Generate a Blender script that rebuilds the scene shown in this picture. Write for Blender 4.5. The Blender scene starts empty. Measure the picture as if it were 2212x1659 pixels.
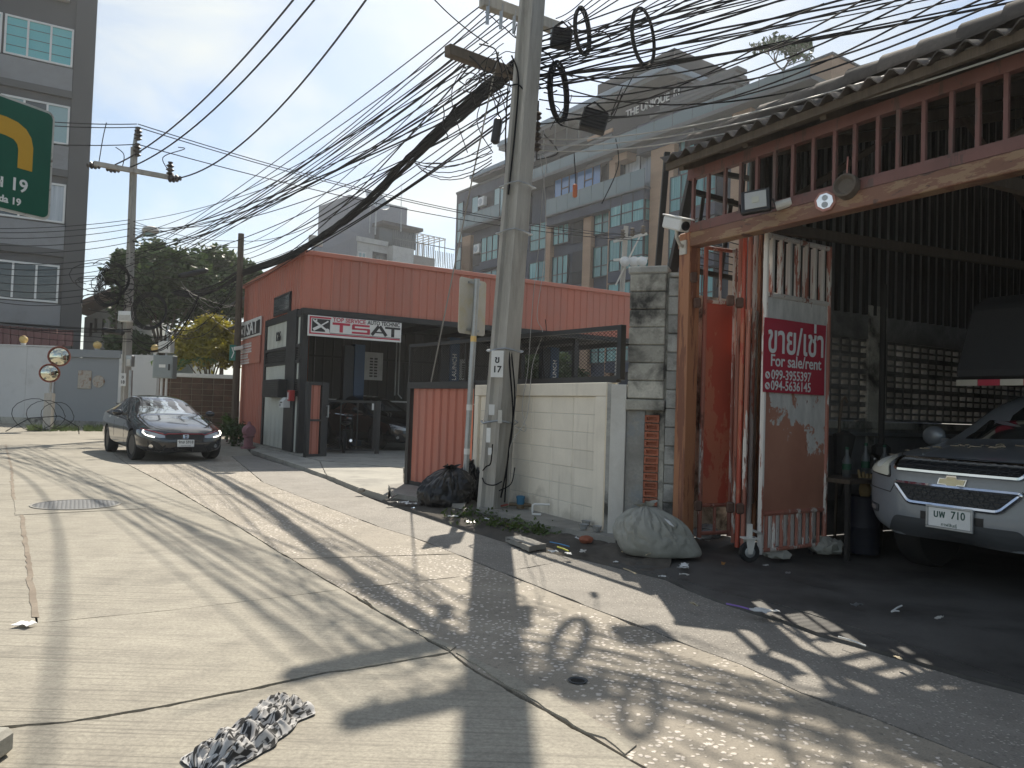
import bpy, bmesh, math, random
from mathutils import Vector, Matrix, noise
from mathutils.bvhtree import BVHTree
from mathutils.geometry import tessellate_polygon
R = random.Random(7)
SC = bpy.context.scene
COL = SC.collection
# ------------------------------------------------------------------ camera, sky, sun, exposure
F, H = 1662.0, 1.38                     # focal length in units of a 2212 px wide frame, eye height in metres
TH, RO = math.atan(52.0 / F), math.atan(.033)
cam = bpy.data.cameras.new('camera'); camo = bpy.data.objects.new('camera', cam); COL.objects.link(camo)
cam.sensor_fit = 'HORIZONTAL'; cam.sensor_width = 36.0; cam.lens = 36.0 * F / 2212.0
cam.clip_start = .05; cam.clip_end = 2000
camo.matrix_world = Matrix.Translation((0, 0, H)) @ Matrix.Rotation(math.pi / 2 + TH, 4, 'X') @ Matrix.Rotation(RO, 4, 'Z')
SC.camera = camo
SUN_EL, SUN_AZ = math.radians(45.5), math.radians(1.0)
W = bpy.data.worlds.new('World'); SC.world = W; W.use_nodes = True
nt = W.node_tree; nt.nodes.clear()
def wn(t, **k):
    n = nt.nodes.new(t)
    for a, b in k.items(): setattr(n, a, b)
    return n
wout = wn('ShaderNodeOutputWorld'); bg = wn('ShaderNodeBackground'); sky = wn('ShaderNodeTexSky', sky_type='NISHITA', sun_disc=False)
sky.sun_elevation = SUN_EL; sky.sun_rotation = SUN_AZ; sky.air_density = 1.0; sky.dust_density = .8; sky.ozone_density = 1.0
tc = wn('ShaderNodeTexCoord'); mp = wn('ShaderNodeMapping'); mp.inputs['Scale'].default_value = (1, 1, 2.6)
nz = wn('ShaderNodeTexNoise'); nz.inputs['Scale'].default_value = 2.4; nz.inputs['Detail'].default_value = 7; nz.inputs['Roughness'].default_value = .55; nz.inputs['Distortion'].default_value = .5
cr = wn('ShaderNodeValToRGB'); cr.color_ramp.elements[0].position = .46; cr.color_ramp.elements[0].color = (.12,) * 3 + (1,); cr.color_ramp.elements[1].position = .64; cr.color_ramp.elements[1].color = (1.0,) * 3 + (1,)
mx = wn('ShaderNodeMix', data_type='RGBA'); 
mul = wn('ShaderNodeMix', data_type='RGBA', blend_type='ADD'); mul.inputs[0].default_value = 1
hs = wn('ShaderNodeHueSaturation'); hs.inputs['Saturation'].default_value = .5; hs.inputs['Value'].default_value = 1.05
L = nt.links.new
L(tc.outputs['Generated'], mp.inputs[0]); L(mp.outputs[0], nz.inputs['Vector']); L(nz.outputs[0], cr.inputs[0])
L(sky.outputs[0], hs.inputs['Color']); hs.inputs['Saturation'].default_value = 0; hs.inputs['Value'].default_value = .30; L(hs.outputs[0], mul.inputs[6]); mul.inputs[7].default_value = (4.5, 4.7, 4.8, 1)
L(cr.outputs[0], mx.inputs[0]); L(sky.outputs[0], mx.inputs[6]); L(mul.outputs[2], mx.inputs[7])
tint = wn('ShaderNodeMix', data_type='RGBA', blend_type='MULTIPLY'); tint.inputs[0].default_value = 1; tint.inputs[7].default_value = (.97, 1.0, .99, 1); L(mx.outputs[2], tint.inputs[6]); L(tint.outputs[2], bg.inputs[0]); bg.inputs[1].default_value = .060; L(bg.outputs[0], wout.inputs[0])
sun = bpy.data.lights.new('sun', 'SUN'); sun.energy = 3.0; sun.angle = math.radians(.53); sun.color = (1, .92, .79)
suno = bpy.data.objects.new('sun', sun); COL.objects.link(suno)
suno.rotation_euler = (-(math.pi / 2 - SUN_EL), 0, -SUN_AZ)
SC.view_settings.view_transform = 'Standard'; SC.view_settings.look = 'None'; SC.view_settings.gamma = 1
SC.view_settings.use_curve_mapping = False; SC.view_settings.exposure = 1.12
SC.render.engine = 'CYCLES'; SC.cycles.max_bounces = 8; SC.cycles.use_denoising = True
SC.cycles.volume_bounces = 0; SC.cycles.sample_clamp_indirect = 6
HAZE = .0008

# ------------------------------------------------------------------ measuring helpers (survey of the place by sight lines)
def ray(u, v):
    x = (u - 1106) / F; y = -(v - 829.5) / F
    c, s = math.cos(RO), math.sin(RO); x, y = c * x - s * y, s * x + c * y
    ct, st = math.cos(TH), math.sin(TH)
    return Vector((x, ct - y * st, st + y * ct))
def G(u, v, z=0.0):
    d = ray(u, v); t = (z - H) / d.z
    return Vector((0, 0, H)) + d * t
def at(u, v, Y):
    d = ray(u, v); return Vector((0, 0, H)) + d * (Y / d.y)
class Frame:
    """vertical plane: s runs along dir, d is depth behind it, z is height"""
    def __init__(f, o, ang):
        f.o = Vector((o[0], o[1], 0)); f.ang = ang
        f.e = Vector((math.cos(ang), math.sin(ang), 0)); f.n = Vector((-f.e.y, f.e.x, 0))
        if f.n.y < 0 and abs(f.e.x) > .05: pass
    def p(f, s, d, z): return f.o + f.e * s + f.n * d + Vector((0, 0, z))
    def px(f, u, v, d=0.0):
        r = ray(u, v); c = Vector((0, 0, H)); o = f.o + f.n * d
        t = (o - c).dot(f.n) / r.dot(f.n); q = c + r * t
        return (q - o).dot(f.e), q.z
# ------------------------------------------------------------------ mesh helpers
class MB:
    def __init__(m): m.v = []; m.f = []; m.smooth = False
    def add(m, vs, fs):
        b = len(m.v); m.v += [Vector(x) for x in vs]; m.f += [tuple(i + b for i in f) for f in fs]; return m
    def hexa(m, p):      # 8 corners: bottom 4 ccw, top 4 ccw
        return m.add(p, [(3, 2, 1, 0), (4, 5, 6, 7), (0, 1, 5, 4), (1, 2, 6, 5), (2, 3, 7, 6), (3, 0, 4, 7)])
    def box(m, x0, x1, y0, y1, z0, z1):
        return m.hexa([(x0, y0, z0), (x1, y0, z0), (x1, y1, z0), (x0, y1, z0), (x0, y0, z1), (x1, y0, z1), (x1, y1, z1), (x0, y1, z1)])
    def fb(m, f, s0, s1, d0, d1, z0, z1):
        return m.hexa([f.p(s0, d0, z0), f.p(s1, d0, z0), f.p(s1, d1, z0), f.p(s0, d1, z0), f.p(s0, d0, z1), f.p(s1, d0, z1), f.p(s1, d1, z1), f.p(s0, d1, z1)])
    def bar(m, a, b, w, h, up=(0, 0, 1)):
        a, b = Vector(a), Vector(b); t = (b - a).normalized(); u = Vector(up)
        s = t.cross(u)
        if s.length < 1e-4: s = t.cross(Vector((1, 0, 0)))
        s.normalize(); u = s.cross(t); s *= w / 2; u *= h / 2
        return m.hexa([a - s - u, a + s - u, b + s - u, b - s - u, a - s + u, a + s + u, b + s + u, b - s + u])
    def tube(m, pts, r, n=6, cap=True):
        pts = [Vector(p) for p in pts]; b = len(m.v); N = len(pts)
        rr = r if isinstance(r, (list, tuple)) else [r] * N
        u = None
        for i, p in enumerate(pts):
            t = (pts[min(i + 1, N - 1)] - pts[max(i - 1, 0)])
            t = t.normalized() if t.length > 1e-9 else Vector((0, 0, 1))
            if u is None:
                u = t.cross(Vector((0, 0, 1)))
                if u.length < .05: u = t.cross(Vector((1, 0, 0)))
            u = (u - t * u.dot(t)).normalized(); w = t.cross(u)
            for k in range(n):
                a = 2 * math.pi * k / n; m.v.append(p + (u * math.cos(a) + w * math.sin(a)) * rr[i])
        for i in range(N - 1):
            for k in range(n):
                k2 = (k + 1) % n; m.f.append((b + i * n + k, b + i * n + k2, b + (i + 1) * n + k2, b + (i + 1) * n + k))
        if cap:
            m.f.append(tuple(b + k for k in reversed(range(n)))); m.f.append(tuple(b + (N - 1) * n + k for k in range(n)))
        return m
    def lathe(m, prof, o=(0, 0, 0), n=20, axis=None):
        """prof: (r, h) pairs along axis (default +z)"""
        o = Vector(o); q = Matrix.Identity(3) if axis is None else Vector((0, 0, 1)).rotation_difference(Vector(axis)).to_matrix()
        b = len(m.v)
        for r, h in prof:
            for k in range(n):
                a = 2 * math.pi * k / n; m.v.append(o + q @ Vector((max(r, 1e-4) * math.cos(a), max(r, 1e-4) * math.sin(a), h)))
        for i in range(len(prof) - 1):
            for k in range(n):
                k2 = (k + 1) % n; m.f.append((b + i * n + k, b + i * n + k2, b + (i + 1) * n + k2, b + (i + 1) * n + k))
        m.f.append(tuple(b + k for k in reversed(range(n)))); m.f.append(tuple(b + (len(prof) - 1) * n + k for k in range(n)))
        return m
    def prism(m, poly, off):
        """poly: list of 3D points (planar), extruded by vector off"""
        n = len(poly); p = [Vector(x) for x in poly]; off = Vector(off)
        tr = tessellate_polygon([p]); b = len(m.v)
        m.v += p + [x + off for x in p]
        for t in tr: m.f.append((b + t[0], b + t[1], b + t[2])); m.f.append((b + n + t[2], b + n + t[1], b + n + t[0]))
        for i in range(n):
            j = (i + 1) % n; m.f.append((b + i, b + j, b + n + j, b + n + i))
        return m
    def grid(m, fn, nu, nv):
        b = len(m.v)
        for j in range(nv + 1):
            for i in range(nu + 1): m.v.append(Vector(fn(i / nu, j / nv)))
        for j in range(nv):
            for i in range(nu):
                a = b + j * (nu + 1) + i; m.f.append((a, a + 1, a + nu + 2, a + nu + 1))
        return m
    def ball(m, c, r, n=12, k=8, sq=(1, 1, 1)):
        c = Vector(c); pr = [(math.sin(math.pi * i / k), -math.cos(math.pi * i / k)) for i in range(k + 1)]
        b = len(m.v); m.lathe(pr, (0, 0, 0), n)
        for i in range(b, len(m.v)):
            v = m.v[i]; m.v[i] = c + Vector((v.x * r * sq[0], v.y * r * sq[1], v.z * r * sq[2]))
        return m
    def mesh(m, name, mat, off=Vector((0, 0, 0)), bevel=0, smooth=None):
        me = bpy.data.meshes.new(name)
        me.from_pydata([v - off for v in m.v], [], m.f)
        bm = bmesh.new(); bm.from_mesh(me)
        bmesh.ops.recalc_face_normals(bm, faces=bm.faces)
        if bevel: bmesh.ops.bevel(bm, geom=bm.edges[:], offset=bevel, segments=1, affect='EDGES', clamp_overlap=True)
        bm.to_mesh(me); bm.free()
        if mat: me.materials.append(mat)
        if smooth or m.smooth:
            me.polygons.foreach_set('use_smooth', [True] * len(me.polygons))
            me.set_sharp_from_angle(angle=math.radians(40))
        return me
    def build(m, name, mat, parent=None, bevel=0, smooth=None, local=False):
        """world coordinates unless local; parents are unrotated unless local"""
        off = Vector((0, 0, 0))
        if not local:
            if parent is not None: off = wloc(parent)
            else:
                xs = [v.x for v in m.v]; ys = [v.y for v in m.v]; zs = [v.z for v in m.v]
                off = Vector(((min(xs) + max(xs)) / 2, (min(ys) + max(ys)) / 2, min(zs)))
        o = bpy.data.objects.new(name, m.mesh(name, mat, off, bevel, smooth)); COL.objects.link(o)
        if parent is not None: o.parent = parent
        elif not local: o.location = off
        return o
def wloc(o):
    v = Vector((0, 0, 0))
    while o is not None: v += o.location; o = o.parent
    return v
LABELS = {}
def tag(o, label=None, cat=None, group=None, kind=None):
    if label:
        o['label'] = label
        if not group and label in LABELS: print('DUP LABEL', label)
        LABELS[label] = 1
    if cat: o['category'] = cat
    if group: o['group'] = group
    if kind: o['kind'] = kind
    return o
def thing(name, label, cat, loc=(0, 0, 0), rz=0, group=None):
    o = bpy.data.objects.new(name, None); COL.objects.link(o); o.location = loc; o.rotation_euler = (0, 0, rz)
    o.empty_display_size = .1
    return tag(o, label, cat, group)
def inst(me, name, parent, loc, rot=(0, 0, 0), scale=(1, 1, 1)):
    o = bpy.data.objects.new(name, me); COL.objects.link(o)
    if parent is not None: o.parent = parent; loc = Vector(loc) - wloc(parent)
    o.location = loc; o.rotation_euler = rot; o.scale = scale
    return o
def copy_tree(o, parent=None):
    c = o.copy(); COL.objects.link(c)
    if parent is not None: c.parent = parent
    for ch in list(o.children): copy_tree(ch, c)
    return c
def text(body, name, mat, parent, M, size, offset=0.0, ext=.001, align='CENTER', sx=1.0, shear=0.0, space=1.0, wmax=None):
    """lettering as a mesh; M maps text plane (x right, y up, z to the reader) into the parent's space"""
    c = bpy.data.curves.new(name, 'FONT'); c.body = body; c.size = size; c.offset = offset; c.extrude = ext
    c.align_x = align; c.align_y = 'CENTER'; c.shear = shear; c.space_character = space; c.resolution_u = 3
    t = bpy.data.objects.new(name, c); COL.objects.link(t)
    dg = bpy.context.evaluated_depsgraph_get()
    me = bpy.data.meshes.new_from_object(t.evaluated_get(dg)); bpy.data.objects.remove(t)
    xs = [v.co.x for v in me.vertices]
    if wmax: sx = wmax / max(1e-6, max(xs) - min(xs))
    for v in me.vertices: v.co = M @ Vector((v.co.x * sx, v.co.y, v.co.z + ext))
    me.materials.clear(); me.materials.append(mat)
    o = bpy.data.objects.new(name, me); COL.objects.link(o); o.parent = parent
    return o
def plane_matrix(o, xdir, up=(0, 0, 1)):
    x = Vector(xdir).normalized(); u = Vector(up).normalized(); z = x.cross(u).normalized(); y = z.cross(x)
    return Matrix(((x.x, y.x, z.x, o[0]), (x.y, y.y, z.y, o[1]), (x.z, y.z, z.z, o[2]), (0, 0, 0, 1)))
# ------------------------------------------------------------------ materials
class NT:
    def __init__(s, name):
        s.m = bpy.data.materials.new(name); s.m.use_nodes = True; s.t = s.m.node_tree
        s.b = s.t.nodes['Principled BSDF']; s.tc = s.t.nodes.new('ShaderNodeTexCoord')
    def n(s, t, ins=None, **k):
        x = s.t.nodes.new(t)
        for a, b in k.items(): setattr(x, a, b)
        for a, b in (ins or {}).items():
            if hasattr(b, 'is_linked') or isinstance(b, bpy.types.NodeSocket): s.t.links.new(b, x.inputs[a])
            else: x.inputs[a].default_value = b
        return x
    def coord(s, scale=(1, 1, 1), world=False):
        if world: src = s.n('ShaderNodeNewGeometry').outputs['Position']
        else: src = s.tc.outputs['Object']
        return s.n('ShaderNodeMapping', {0: src, 'Scale': scale}).outputs[0]
    def noise(s, sc, det=4, rough=.55, co=None, dist=0):
        return s.n('ShaderNodeTexNoise', {'Vector': co or s.coord(), 'Scale': sc, 'Detail': det, 'Roughness': rough, 'Distortion': dist}).outputs[0]
    def ramp(s, f, a, b, ca=(0, 0, 0), cb=(1, 1, 1)):
        r = s.n('ShaderNodeValToRGB', {0: f}); e = r.color_ramp.elements
        e[0].position = a; e[1].position = b; e[0].color = (*ca, 1); e[1].color = (*cb, 1); return r.outputs[0]
    def mix(s, f, a, b, mode='MIX'):
        x = s.t.nodes.new('ShaderNodeMix'); x.data_type = 'RGBA'; x.blend_type = mode
        for i, q in ((0, f), (6, a), (7, b)):
            if isinstance(q, bpy.types.NodeSocket): s.t.links.new(q, x.inputs[i])
            elif i == 0: x.inputs[0].default_value = q
            else: x.inputs[i].default_value = (*q, 1)
        return x.outputs[2]
    def bump(s, h, st, d=.01):
        b = s.n('ShaderNodeBump', {'Height': h, 'Strength': st, 'Distance': d}); s.t.links.new(b.outputs[0], s.b.inputs['Normal']); return b
    def set(s, **k):
        for a, b in k.items():
            i = s.b.inputs[a.replace('_', ' ')]
            if isinstance(b, bpy.types.NodeSocket): s.t.links.new(b, i)
            elif isinstance(b, tuple): i.default_value = (*b, 1)
            else: i.default_value = b
        return s
def rgb(r, g, b):
    f = lambda c: ((c / 255 + .055) / 1.055) ** 2.4 if c > 10 else c / 255 / 12.92
    return (f(r), f(g), f(b))
def dark(c, k): return tuple(x * k for x in c)
def mat(name, col, rough=.7, metal=0.0, var=.18, sc=3.0, fine=40.0, bump=.15, dirt=None, dsc=1.5, damt=(.45, .75), rnd=.1, coat=0.0, stretch=(1, 1, 1), world=False, spec=None):
    m = NT(name); co = m.coord(stretch, world)
    n1 = m.noise(sc, 5, .6, co); n2 = m.noise(fine, 3, .6, co)
    c = m.mix(m.ramp(n1, .3, .7), dark(col, 1 - var), tuple(min(1, x * (1 + var)) for x in col))
    c = m.mix(m.ramp(n2, .35, .65), c, m.mix(.5, c, dark(col, 1 - var)))
    if dirt:
        d = m.noise(dsc, 6, .65, co, .3)
        c = m.mix(m.ramp(d, *damt), c, dirt)
    if rnd:
        oi = m.n('ShaderNodeObjectInfo').outputs['Random']
        v = m.n('ShaderNodeMapRange', {0: oi, 3: 1 - rnd, 4: 1 + rnd}).outputs[0]
        c = m.n('ShaderNodeHueSaturation', {'Value': v, 'Color': c}).outputs[0]
    m.set(Base_Color=c, Metallic=metal, Coat_Weight=coat)
    r = m.n('ShaderNodeMapRange', {0: n1, 3: max(.02, rough - .12), 4: min(1, rough + .12)}).outputs[0]
    m.set(Roughness=r)
    if spec is not None: m.set(Specular_IOR_Level=spec)
    if bump: m.bump(n2, bump, .004)
    return m.m
def peel(name, layers, sc=6.0, stretch=(1, 1, .25), rough=.55, bump=.5):
    """layers: [(colour, threshold)...] top coat first; each following coat shows where its noise passes"""
    m = NT(name); co = m.coord(stretch, True)
    c = None; h = None
    base = m.noise(sc * .35, 5, .6, co)
    for i, (col, th) in enumerate(layers):
        cc = m.mix(m.ramp(base, .35, .65), dark(col, .82), tuple(min(1, x * 1.15) for x in col))
        if c is None: c = cc; continue
        n = m.n('ShaderNodeTexNoise', {'Vector': m.n('ShaderNodeMapping', {0: co, 'Location': (i * 3.7, i * 1.3, i * 2.1)}).outputs[0], 'Scale': sc * (1 + .4 * i), 'Detail': 7, 'Roughness': .68, 'Distortion': .25}).outputs[0]
        k = m.ramp(n, th, th + .02); c = m.mix(k, c, cc); h = k if h is None else m.mix(.5, h, k)
    m.set(Base_Color=c, Roughness=rough)
    if h is not None: m.bump(h, bump, .002)
    return m.m
def plain(name, col, rough=.5, metal=0.0, coat=0.0, emit=0.0, trans=0.0):
    m = NT(name); n = m.noise(14, 4)
    m.set(Base_Color=m.mix(n, dark(col, .9), tuple(min(1, x * 1.08) for x in col)), Roughness=rough, Metallic=metal, Coat_Weight=coat)
    if emit: m.set(Emission_Color=col, Emission_Strength=emit)
    if trans: m.set(Transmission_Weight=trans)
    return m.m
MT = {}
MT['red_clad'] = mat('red_cladding', (.48, .168, .115), .55, var=.08, sc=.8, bump=.05, dirt=(.40, .18, .14), stretch=(1, 1, .3), world=True, rnd=.05)
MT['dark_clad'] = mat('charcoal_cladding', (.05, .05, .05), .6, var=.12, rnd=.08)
MT['white_clad'] = mat('pale_cladding', (.55, .56, .50), .55, var=.07, dirt=(.38, .38, .33), damt=(.5, .8), stretch=(3, 3, .5), rnd=.04)
MT['black_steel'] = mat('black_steel', (.022, .022, .023), .5, var=.2, rnd=.05)
MT['conc'] = mat('grey_concrete', (.30, .285, .255), .85, var=.18, sc=2.5, fine=60, bump=.35, dirt=(.17, .16, .14), rnd=.04)
MT['pole'] = mat('pole_concrete', (.42, .40, .36), .85, var=.14, sc=3, fine=50, bump=.3, dirt=(.2, .19, .17), stretch=(4, 4, .5), rnd=.05)
MT['dirt'] = mat('dirty_ground', (.105, .09, .073), .95, var=.3, sc=2, fine=30, bump=.6, dirt=(.05, .045, .038), rnd=0, world=True)
def mat_wall(name, col, dirt, hi=.45):
    m = NT(name); pos = m.n('ShaderNodeNewGeometry').outputs['Position']; w = m.n('ShaderNodeMapping', {0: pos}).outputs[0]; z = m.n('ShaderNodeSeparateXYZ', {0: pos}).outputs[2]
    n1 = m.noise(2.2, 6, .65, w); n2 = m.noise(60, 3, .6, w); st = m.noise(3.0, 5, .6, m.n('ShaderNodeMapping', {0: pos, 'Scale': (5, 5, .35)}).outputs[0])
    c = m.mix(m.ramp(n1, .3, .7), dark(col, .9), tuple(min(1, x * 1.05) for x in col)); oi = m.n('ShaderNodeObjectInfo').outputs['Random']
    c = m.n('ShaderNodeHueSaturation', {'Value': m.n('ShaderNodeMapRange', {0: oi, 3: .95, 4: 1.04}).outputs[0], 'Color': c}).outputs[0]
    c = m.mix(m.n('ShaderNodeMath', {0: m.ramp(st, .56, .74), 1: .30}, operation='MULTIPLY').outputs[0], c, dirt)
    sp = m.n('ShaderNodeMath', {0: n1, 1: m.n('ShaderNodeMapRange', {0: z, 1: .1, 2: hi + .25, 3: .26, 4: -.25}).outputs[0]}, operation='ADD').outputs[0]
    c = m.mix(m.n('ShaderNodeMath', {0: m.ramp(sp, .56, .72), 1: .55}, operation='MULTIPLY').outputs[0], c, dirt)
    m.set(Base_Color=c, Roughness=.8); m.bump(n2, .15, .004); return m.m
MT['whitewall'] = mat_wall('cream_paint', (.78, .72, .61), (.34, .30, .24))
MT['oldconc'] = mat('stained_concrete', (.46, .44, .38), .9, var=.3, sc=3, fine=45, bump=.6, dirt=(.055, .052, .047), dsc=2.0, damt=(.48, .64), rnd=.28, world=True)
MT['block'] = mat('raw_block', (.34, .335, .31), .95, var=.25, sc=5, fine=70, bump=.8, dirt=(.06, .058, .053), dsc=1.8, damt=(.50, .66), rnd=.28, world=True)
MT['terra'] = mat('terracotta', (.36, .12, .066), .8, var=.2, sc=9, bump=.4, dirt=(.28, .18, .13), dsc=9, damt=(.6, .75), rnd=.15)
MT['cable'] = mat('black_cable', (.02, .02, .021), .8, var=.3, bump=0, rnd=.5, spec=.15)
MT['cable_grey'] = mat('grey_cable', (.30, .29, .27), .5, var=.1, bump=0, rnd=.2)
MT['galv'] = mat('galvanised_steel', (.42, .44, .45), .42, .7, var=.15, sc=4, bump=.1, dirt=(.3, .3, .29), rnd=.05)
MT['glass'] = plain('dark_window_glass', (.035, .05, .055), .06, coat=.6)
MT['glassblue'] = plain('teal_window_glass', (.10, .30, .30), .12, coat=.5)
MT['glasspale'] = plain('pale_window_glass', (.30, .44, .45), .15, coat=.5)
MT['glasssky'] = plain('blue_window_glass', (.08, .20, .45), .06, coat=.8)
MT['balglass'] = plain('frosted_balcony_glass', (.15, .20, .205), .25, coat=.3)
MT['white'] = mat('white_paint', (.72, .72, .70), .5, var=.06, bump=.05, rnd=.03)
MT['offwhite'] = mat('offwhite_paint', (.60, .585, .54), .6, var=.08, bump=.05, rnd=.05, dirt=(.42, .39, .34))
MT['blackplastic'] = mat('black_plastic', (.018, .018, .019), .45, var=.2, bump=.05, rnd=.1)
MT['rubber'] = mat('tyre_rubber', (.016, .016, .016), .8, var=.3, fine=60, bump=.4, rnd=0)
MT['chrome'] = plain('chrome', (.75, .76, .78), .08, 1.0)
MT['redtext'] = plain('crimson_print', (.48, .035, .07), .5)
MT['blacktext'] = plain('black_print', (.02, .02, .022), .5)
MT['whitetext'] = plain('white_print', (.75, .75, .74), .5)
MT['meshwire'] = mat('matt_mesh_wire', (.03, .03, .03), .95, var=.1, bump=0, spec=.05)
MT['paper'] = mat('white_paper', (.75, .75, .73), .8, var=.08, bump=.05, rnd=.15)
MT['wood'] = mat('weathered_wood', (.11, .085, .062), .85, var=.3, sc=3, fine=30, bump=.5, stretch=(6, 6, .6), rnd=.15)
MT['leaf'] = mat('green_leaf', (.05, .095, .028), .5, var=.45, sc=1.3, bump=0, rnd=.1)
# ------------------------------------------------------------------ ground, road slabs, kerbs
def mat_broom():
    m = NT('broomed_concrete'); pos = m.n('ShaderNodeNewGeometry').outputs['Position']
    rot = m.n('ShaderNodeMapping', {0: pos, 'Rotation': (0, 0, math.radians(-8)), 'Scale': (.5, 26, 1)}).outputs[0]
    w = m.n('ShaderNodeMapping', {0: pos}).outputs[0]
    lines = m.noise(1.6, 4, .6, rot); big = m.noise(.55, 5, .6, w); mid = m.noise(3.5, 6, .65, w); fine = m.noise(48, 3, .75, w)
    c = m.mix(m.ramp(big, .3, .7), (.385, .352, .282), (.475, .438, .36))
    c = m.mix(m.ramp(mid, .40, .72), c, m.mix(.5, c, (.21, .19, .16)))
    patch = m.noise(.22, 3, .5, m.n('ShaderNodeMapping', {0: pos, 'Location': (5.3, 1.7, 0)}).outputs[0])
    lm = m.mix(m.ramp(patch, .42, .58), (.35, .35, .35), (1, 1, 1))
    k = m.n('ShaderNodeMath', {0: m.ramp(lines, .50, .64), 1: lm}, operation='MULTIPLY').outputs[0]
    c = m.mix(k, c, m.mix(.72, c, (.11, .10, .085)))
    c = m.mix(m.ramp(fine, .3, .7), m.mix(.5, c, (.12, .11, .095)), c)
    oil = m.noise(.9, 6, .7, m.n('ShaderNodeMapping', {0: pos, 'Location': (1.3, 7.7, 0)}).outputs[0])
    c = m.mix(m.ramp(oil, .54, .76), c, m.mix(.6, c, (.10, .095, .085)))
    m.set(Base_Color=c, Roughness=.82, Specular_IOR_Level=.35)
    h = m.mix(.5, lines, fine); m.bump(h, .35, .006); return m.m
def mat_agg(name, base, stone, sc, amount, rough=.75):
    m = NT(name); pos = m.n('ShaderNodeNewGeometry').outputs['Position']; w = m.n('ShaderNodeMapping', {0: pos}).outputs[0]
    warp = m.n('ShaderNodeVectorMath', {0: w, 1: m.n('ShaderNodeVectorMath', {0: m.n('ShaderNodeTexNoise', {'Vector': w, 'Scale': 40.0}).outputs[1], 3: .03}, operation='SCALE').outputs[0]}, operation='ADD').outputs[0]
    vo = m.n('ShaderNodeTexVoronoi', {'Vector': warp, 'Scale': sc, 'Randomness': 1.0}); d = vo.outputs['Distance']; cc = vo.outputs['Color']
    sep = m.n('ShaderNodeSeparateColor', {0: cc}); big = m.noise(.8, 5, .6, w); mid = m.noise(4, 6, .65, w); fine = m.noise(110, 2, .7, w)
    inside = m.ramp(d, .27, .36, (1, 1, 1), (0, 0, 0))
    zone = m.ramp(m.noise(.9, 4, .6, m.n('ShaderNodeMapping', {0: pos, 'Location': (3.1, .4, 0)}).outputs[0]), .38, .60)
    pick = m.n('ShaderNodeMath', {0: sep.outputs[0], 1: m.n('ShaderNodeMath', {0: zone, 1: amount}, operation='MULTIPLY').outputs[0]}, operation='LESS_THAN').outputs[0]
    k = m.n('ShaderNodeMath', {0: inside, 1: pick}, operation='MULTIPLY').outputs[0]
    c = m.mix(m.ramp(big, .3, .7), dark(base, .82), tuple(x * 1.15 for x in base))
    c = m.mix(m.ramp(mid, .42, .75), c, m.mix(.5, c, dark(base, .5)))
    c = m.mix(m.ramp(fine, .3, .7), m.mix(.4, c, (.1, .09, .08)), c)
    dk = m.n('ShaderNodeMath', {0: inside, 1: m.n('ShaderNodeMath', {0: sep.outputs[1], 1: .35}, operation='LESS_THAN').outputs[0]}, operation='MULTIPLY').outputs[0]
    c = m.mix(dk, c, m.mix(.45, c, (.14, .125, .11)))
    st = m.mix(sep.outputs[2], dark(stone, .72), stone)
    c = m.mix(k, c, st)
    m.set(Base_Color=c, Roughness=rough, Specular_IOR_Level=.4)
    hh = m.n('ShaderNodeMath', {0: m.ramp(d, .1, .5, (1, 1, 1), (0, 0, 0)), 1: m.n('ShaderNodeMath', {0: fine, 1: .35}, operation='MULTIPLY').outputs[0]}, operation='ADD').outputs[0]
    m.bump(hh, .55, .008); return m.m
MT['broom'] = mat_broom()
MT['agg'] = mat_agg('exposed_aggregate', (.37, .325, .26), (.78, .70, .62), 27, .95)
MT['agg2'] = mat_agg('worn_aggregate', (.30, .275, .24), (.50, .46, .40), 48, .6)
MT['apron'] = mat('apron_concrete', (.38, .36, .31), .85, var=.16, sc=1.2, fine=60, bump=.3, dirt=(.2, .19, .17), rnd=.03, world=True)
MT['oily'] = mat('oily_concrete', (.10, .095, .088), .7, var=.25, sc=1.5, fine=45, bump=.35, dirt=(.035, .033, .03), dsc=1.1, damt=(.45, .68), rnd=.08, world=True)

g = MB(); g.grid(lambda a, b: (-300 + 600 * a, -60 + 560 * b, -.055), 24, 24)
tag(g.build('ground', MT['dirt']), kind='structure')

def ext(a, b, d): return b + (b - a).normalized() * d
def PX(l, z=0.0): return [G(u, v, z) for u, v in l]
def wp(x, y): return Vector((x, y, 0))
def slab(name, poly, m, parent, z1=0.0, th=.05, gap=.005, jit=.006, step=.16, seed=1):
    rr = random.Random(seed); p = [Vector((q.x, q.y, 0)) for q in poly]
    ar = sum(p[i].x * p[(i + 1) % len(p)].y - p[(i + 1) % len(p)].x * p[i].y for i in range(len(p)))
    if ar < 0: p.reverse()
    q = []
    for i in range(len(p)):
        a, b = p[i - 1], p[i]; c = p[(i + 1) % len(p)]
        n1 = Vector((-(b - a).y, (b - a).x, 0)).normalized(); n2 = Vector((-(c - b).y, (c - b).x, 0)).normalized()
        n = (n1 + n2); n = n / max(.35, n.length_squared / 2) if n.length > 1e-5 else n1
        q.append(b + n * gap)
    o = []
    for i in range(len(q)):
        a, b = q[i], q[(i + 1) % len(q)]; L_ = (b - a).length; k = max(1, min(60, int(L_ / step)))
        if L_ > 25: k = 6
        t = (b - a).normalized(); nn = Vector((-t.y, t.x, 0))
        for j in range(k): 
            x = a.lerp(b, j / k); o.append(x + nn * (abs(rr.gauss(0, jit)) if j else 0) + Vector((0, 0, z1)))
    mb = MB(); mb.prism([x - Vector((0, 0, th)) for x in o], (0, 0, th))
    ob = mb.build(name, m, parent)
    return ob
road = tag(thing('road', None, None), kind='structure')
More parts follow.
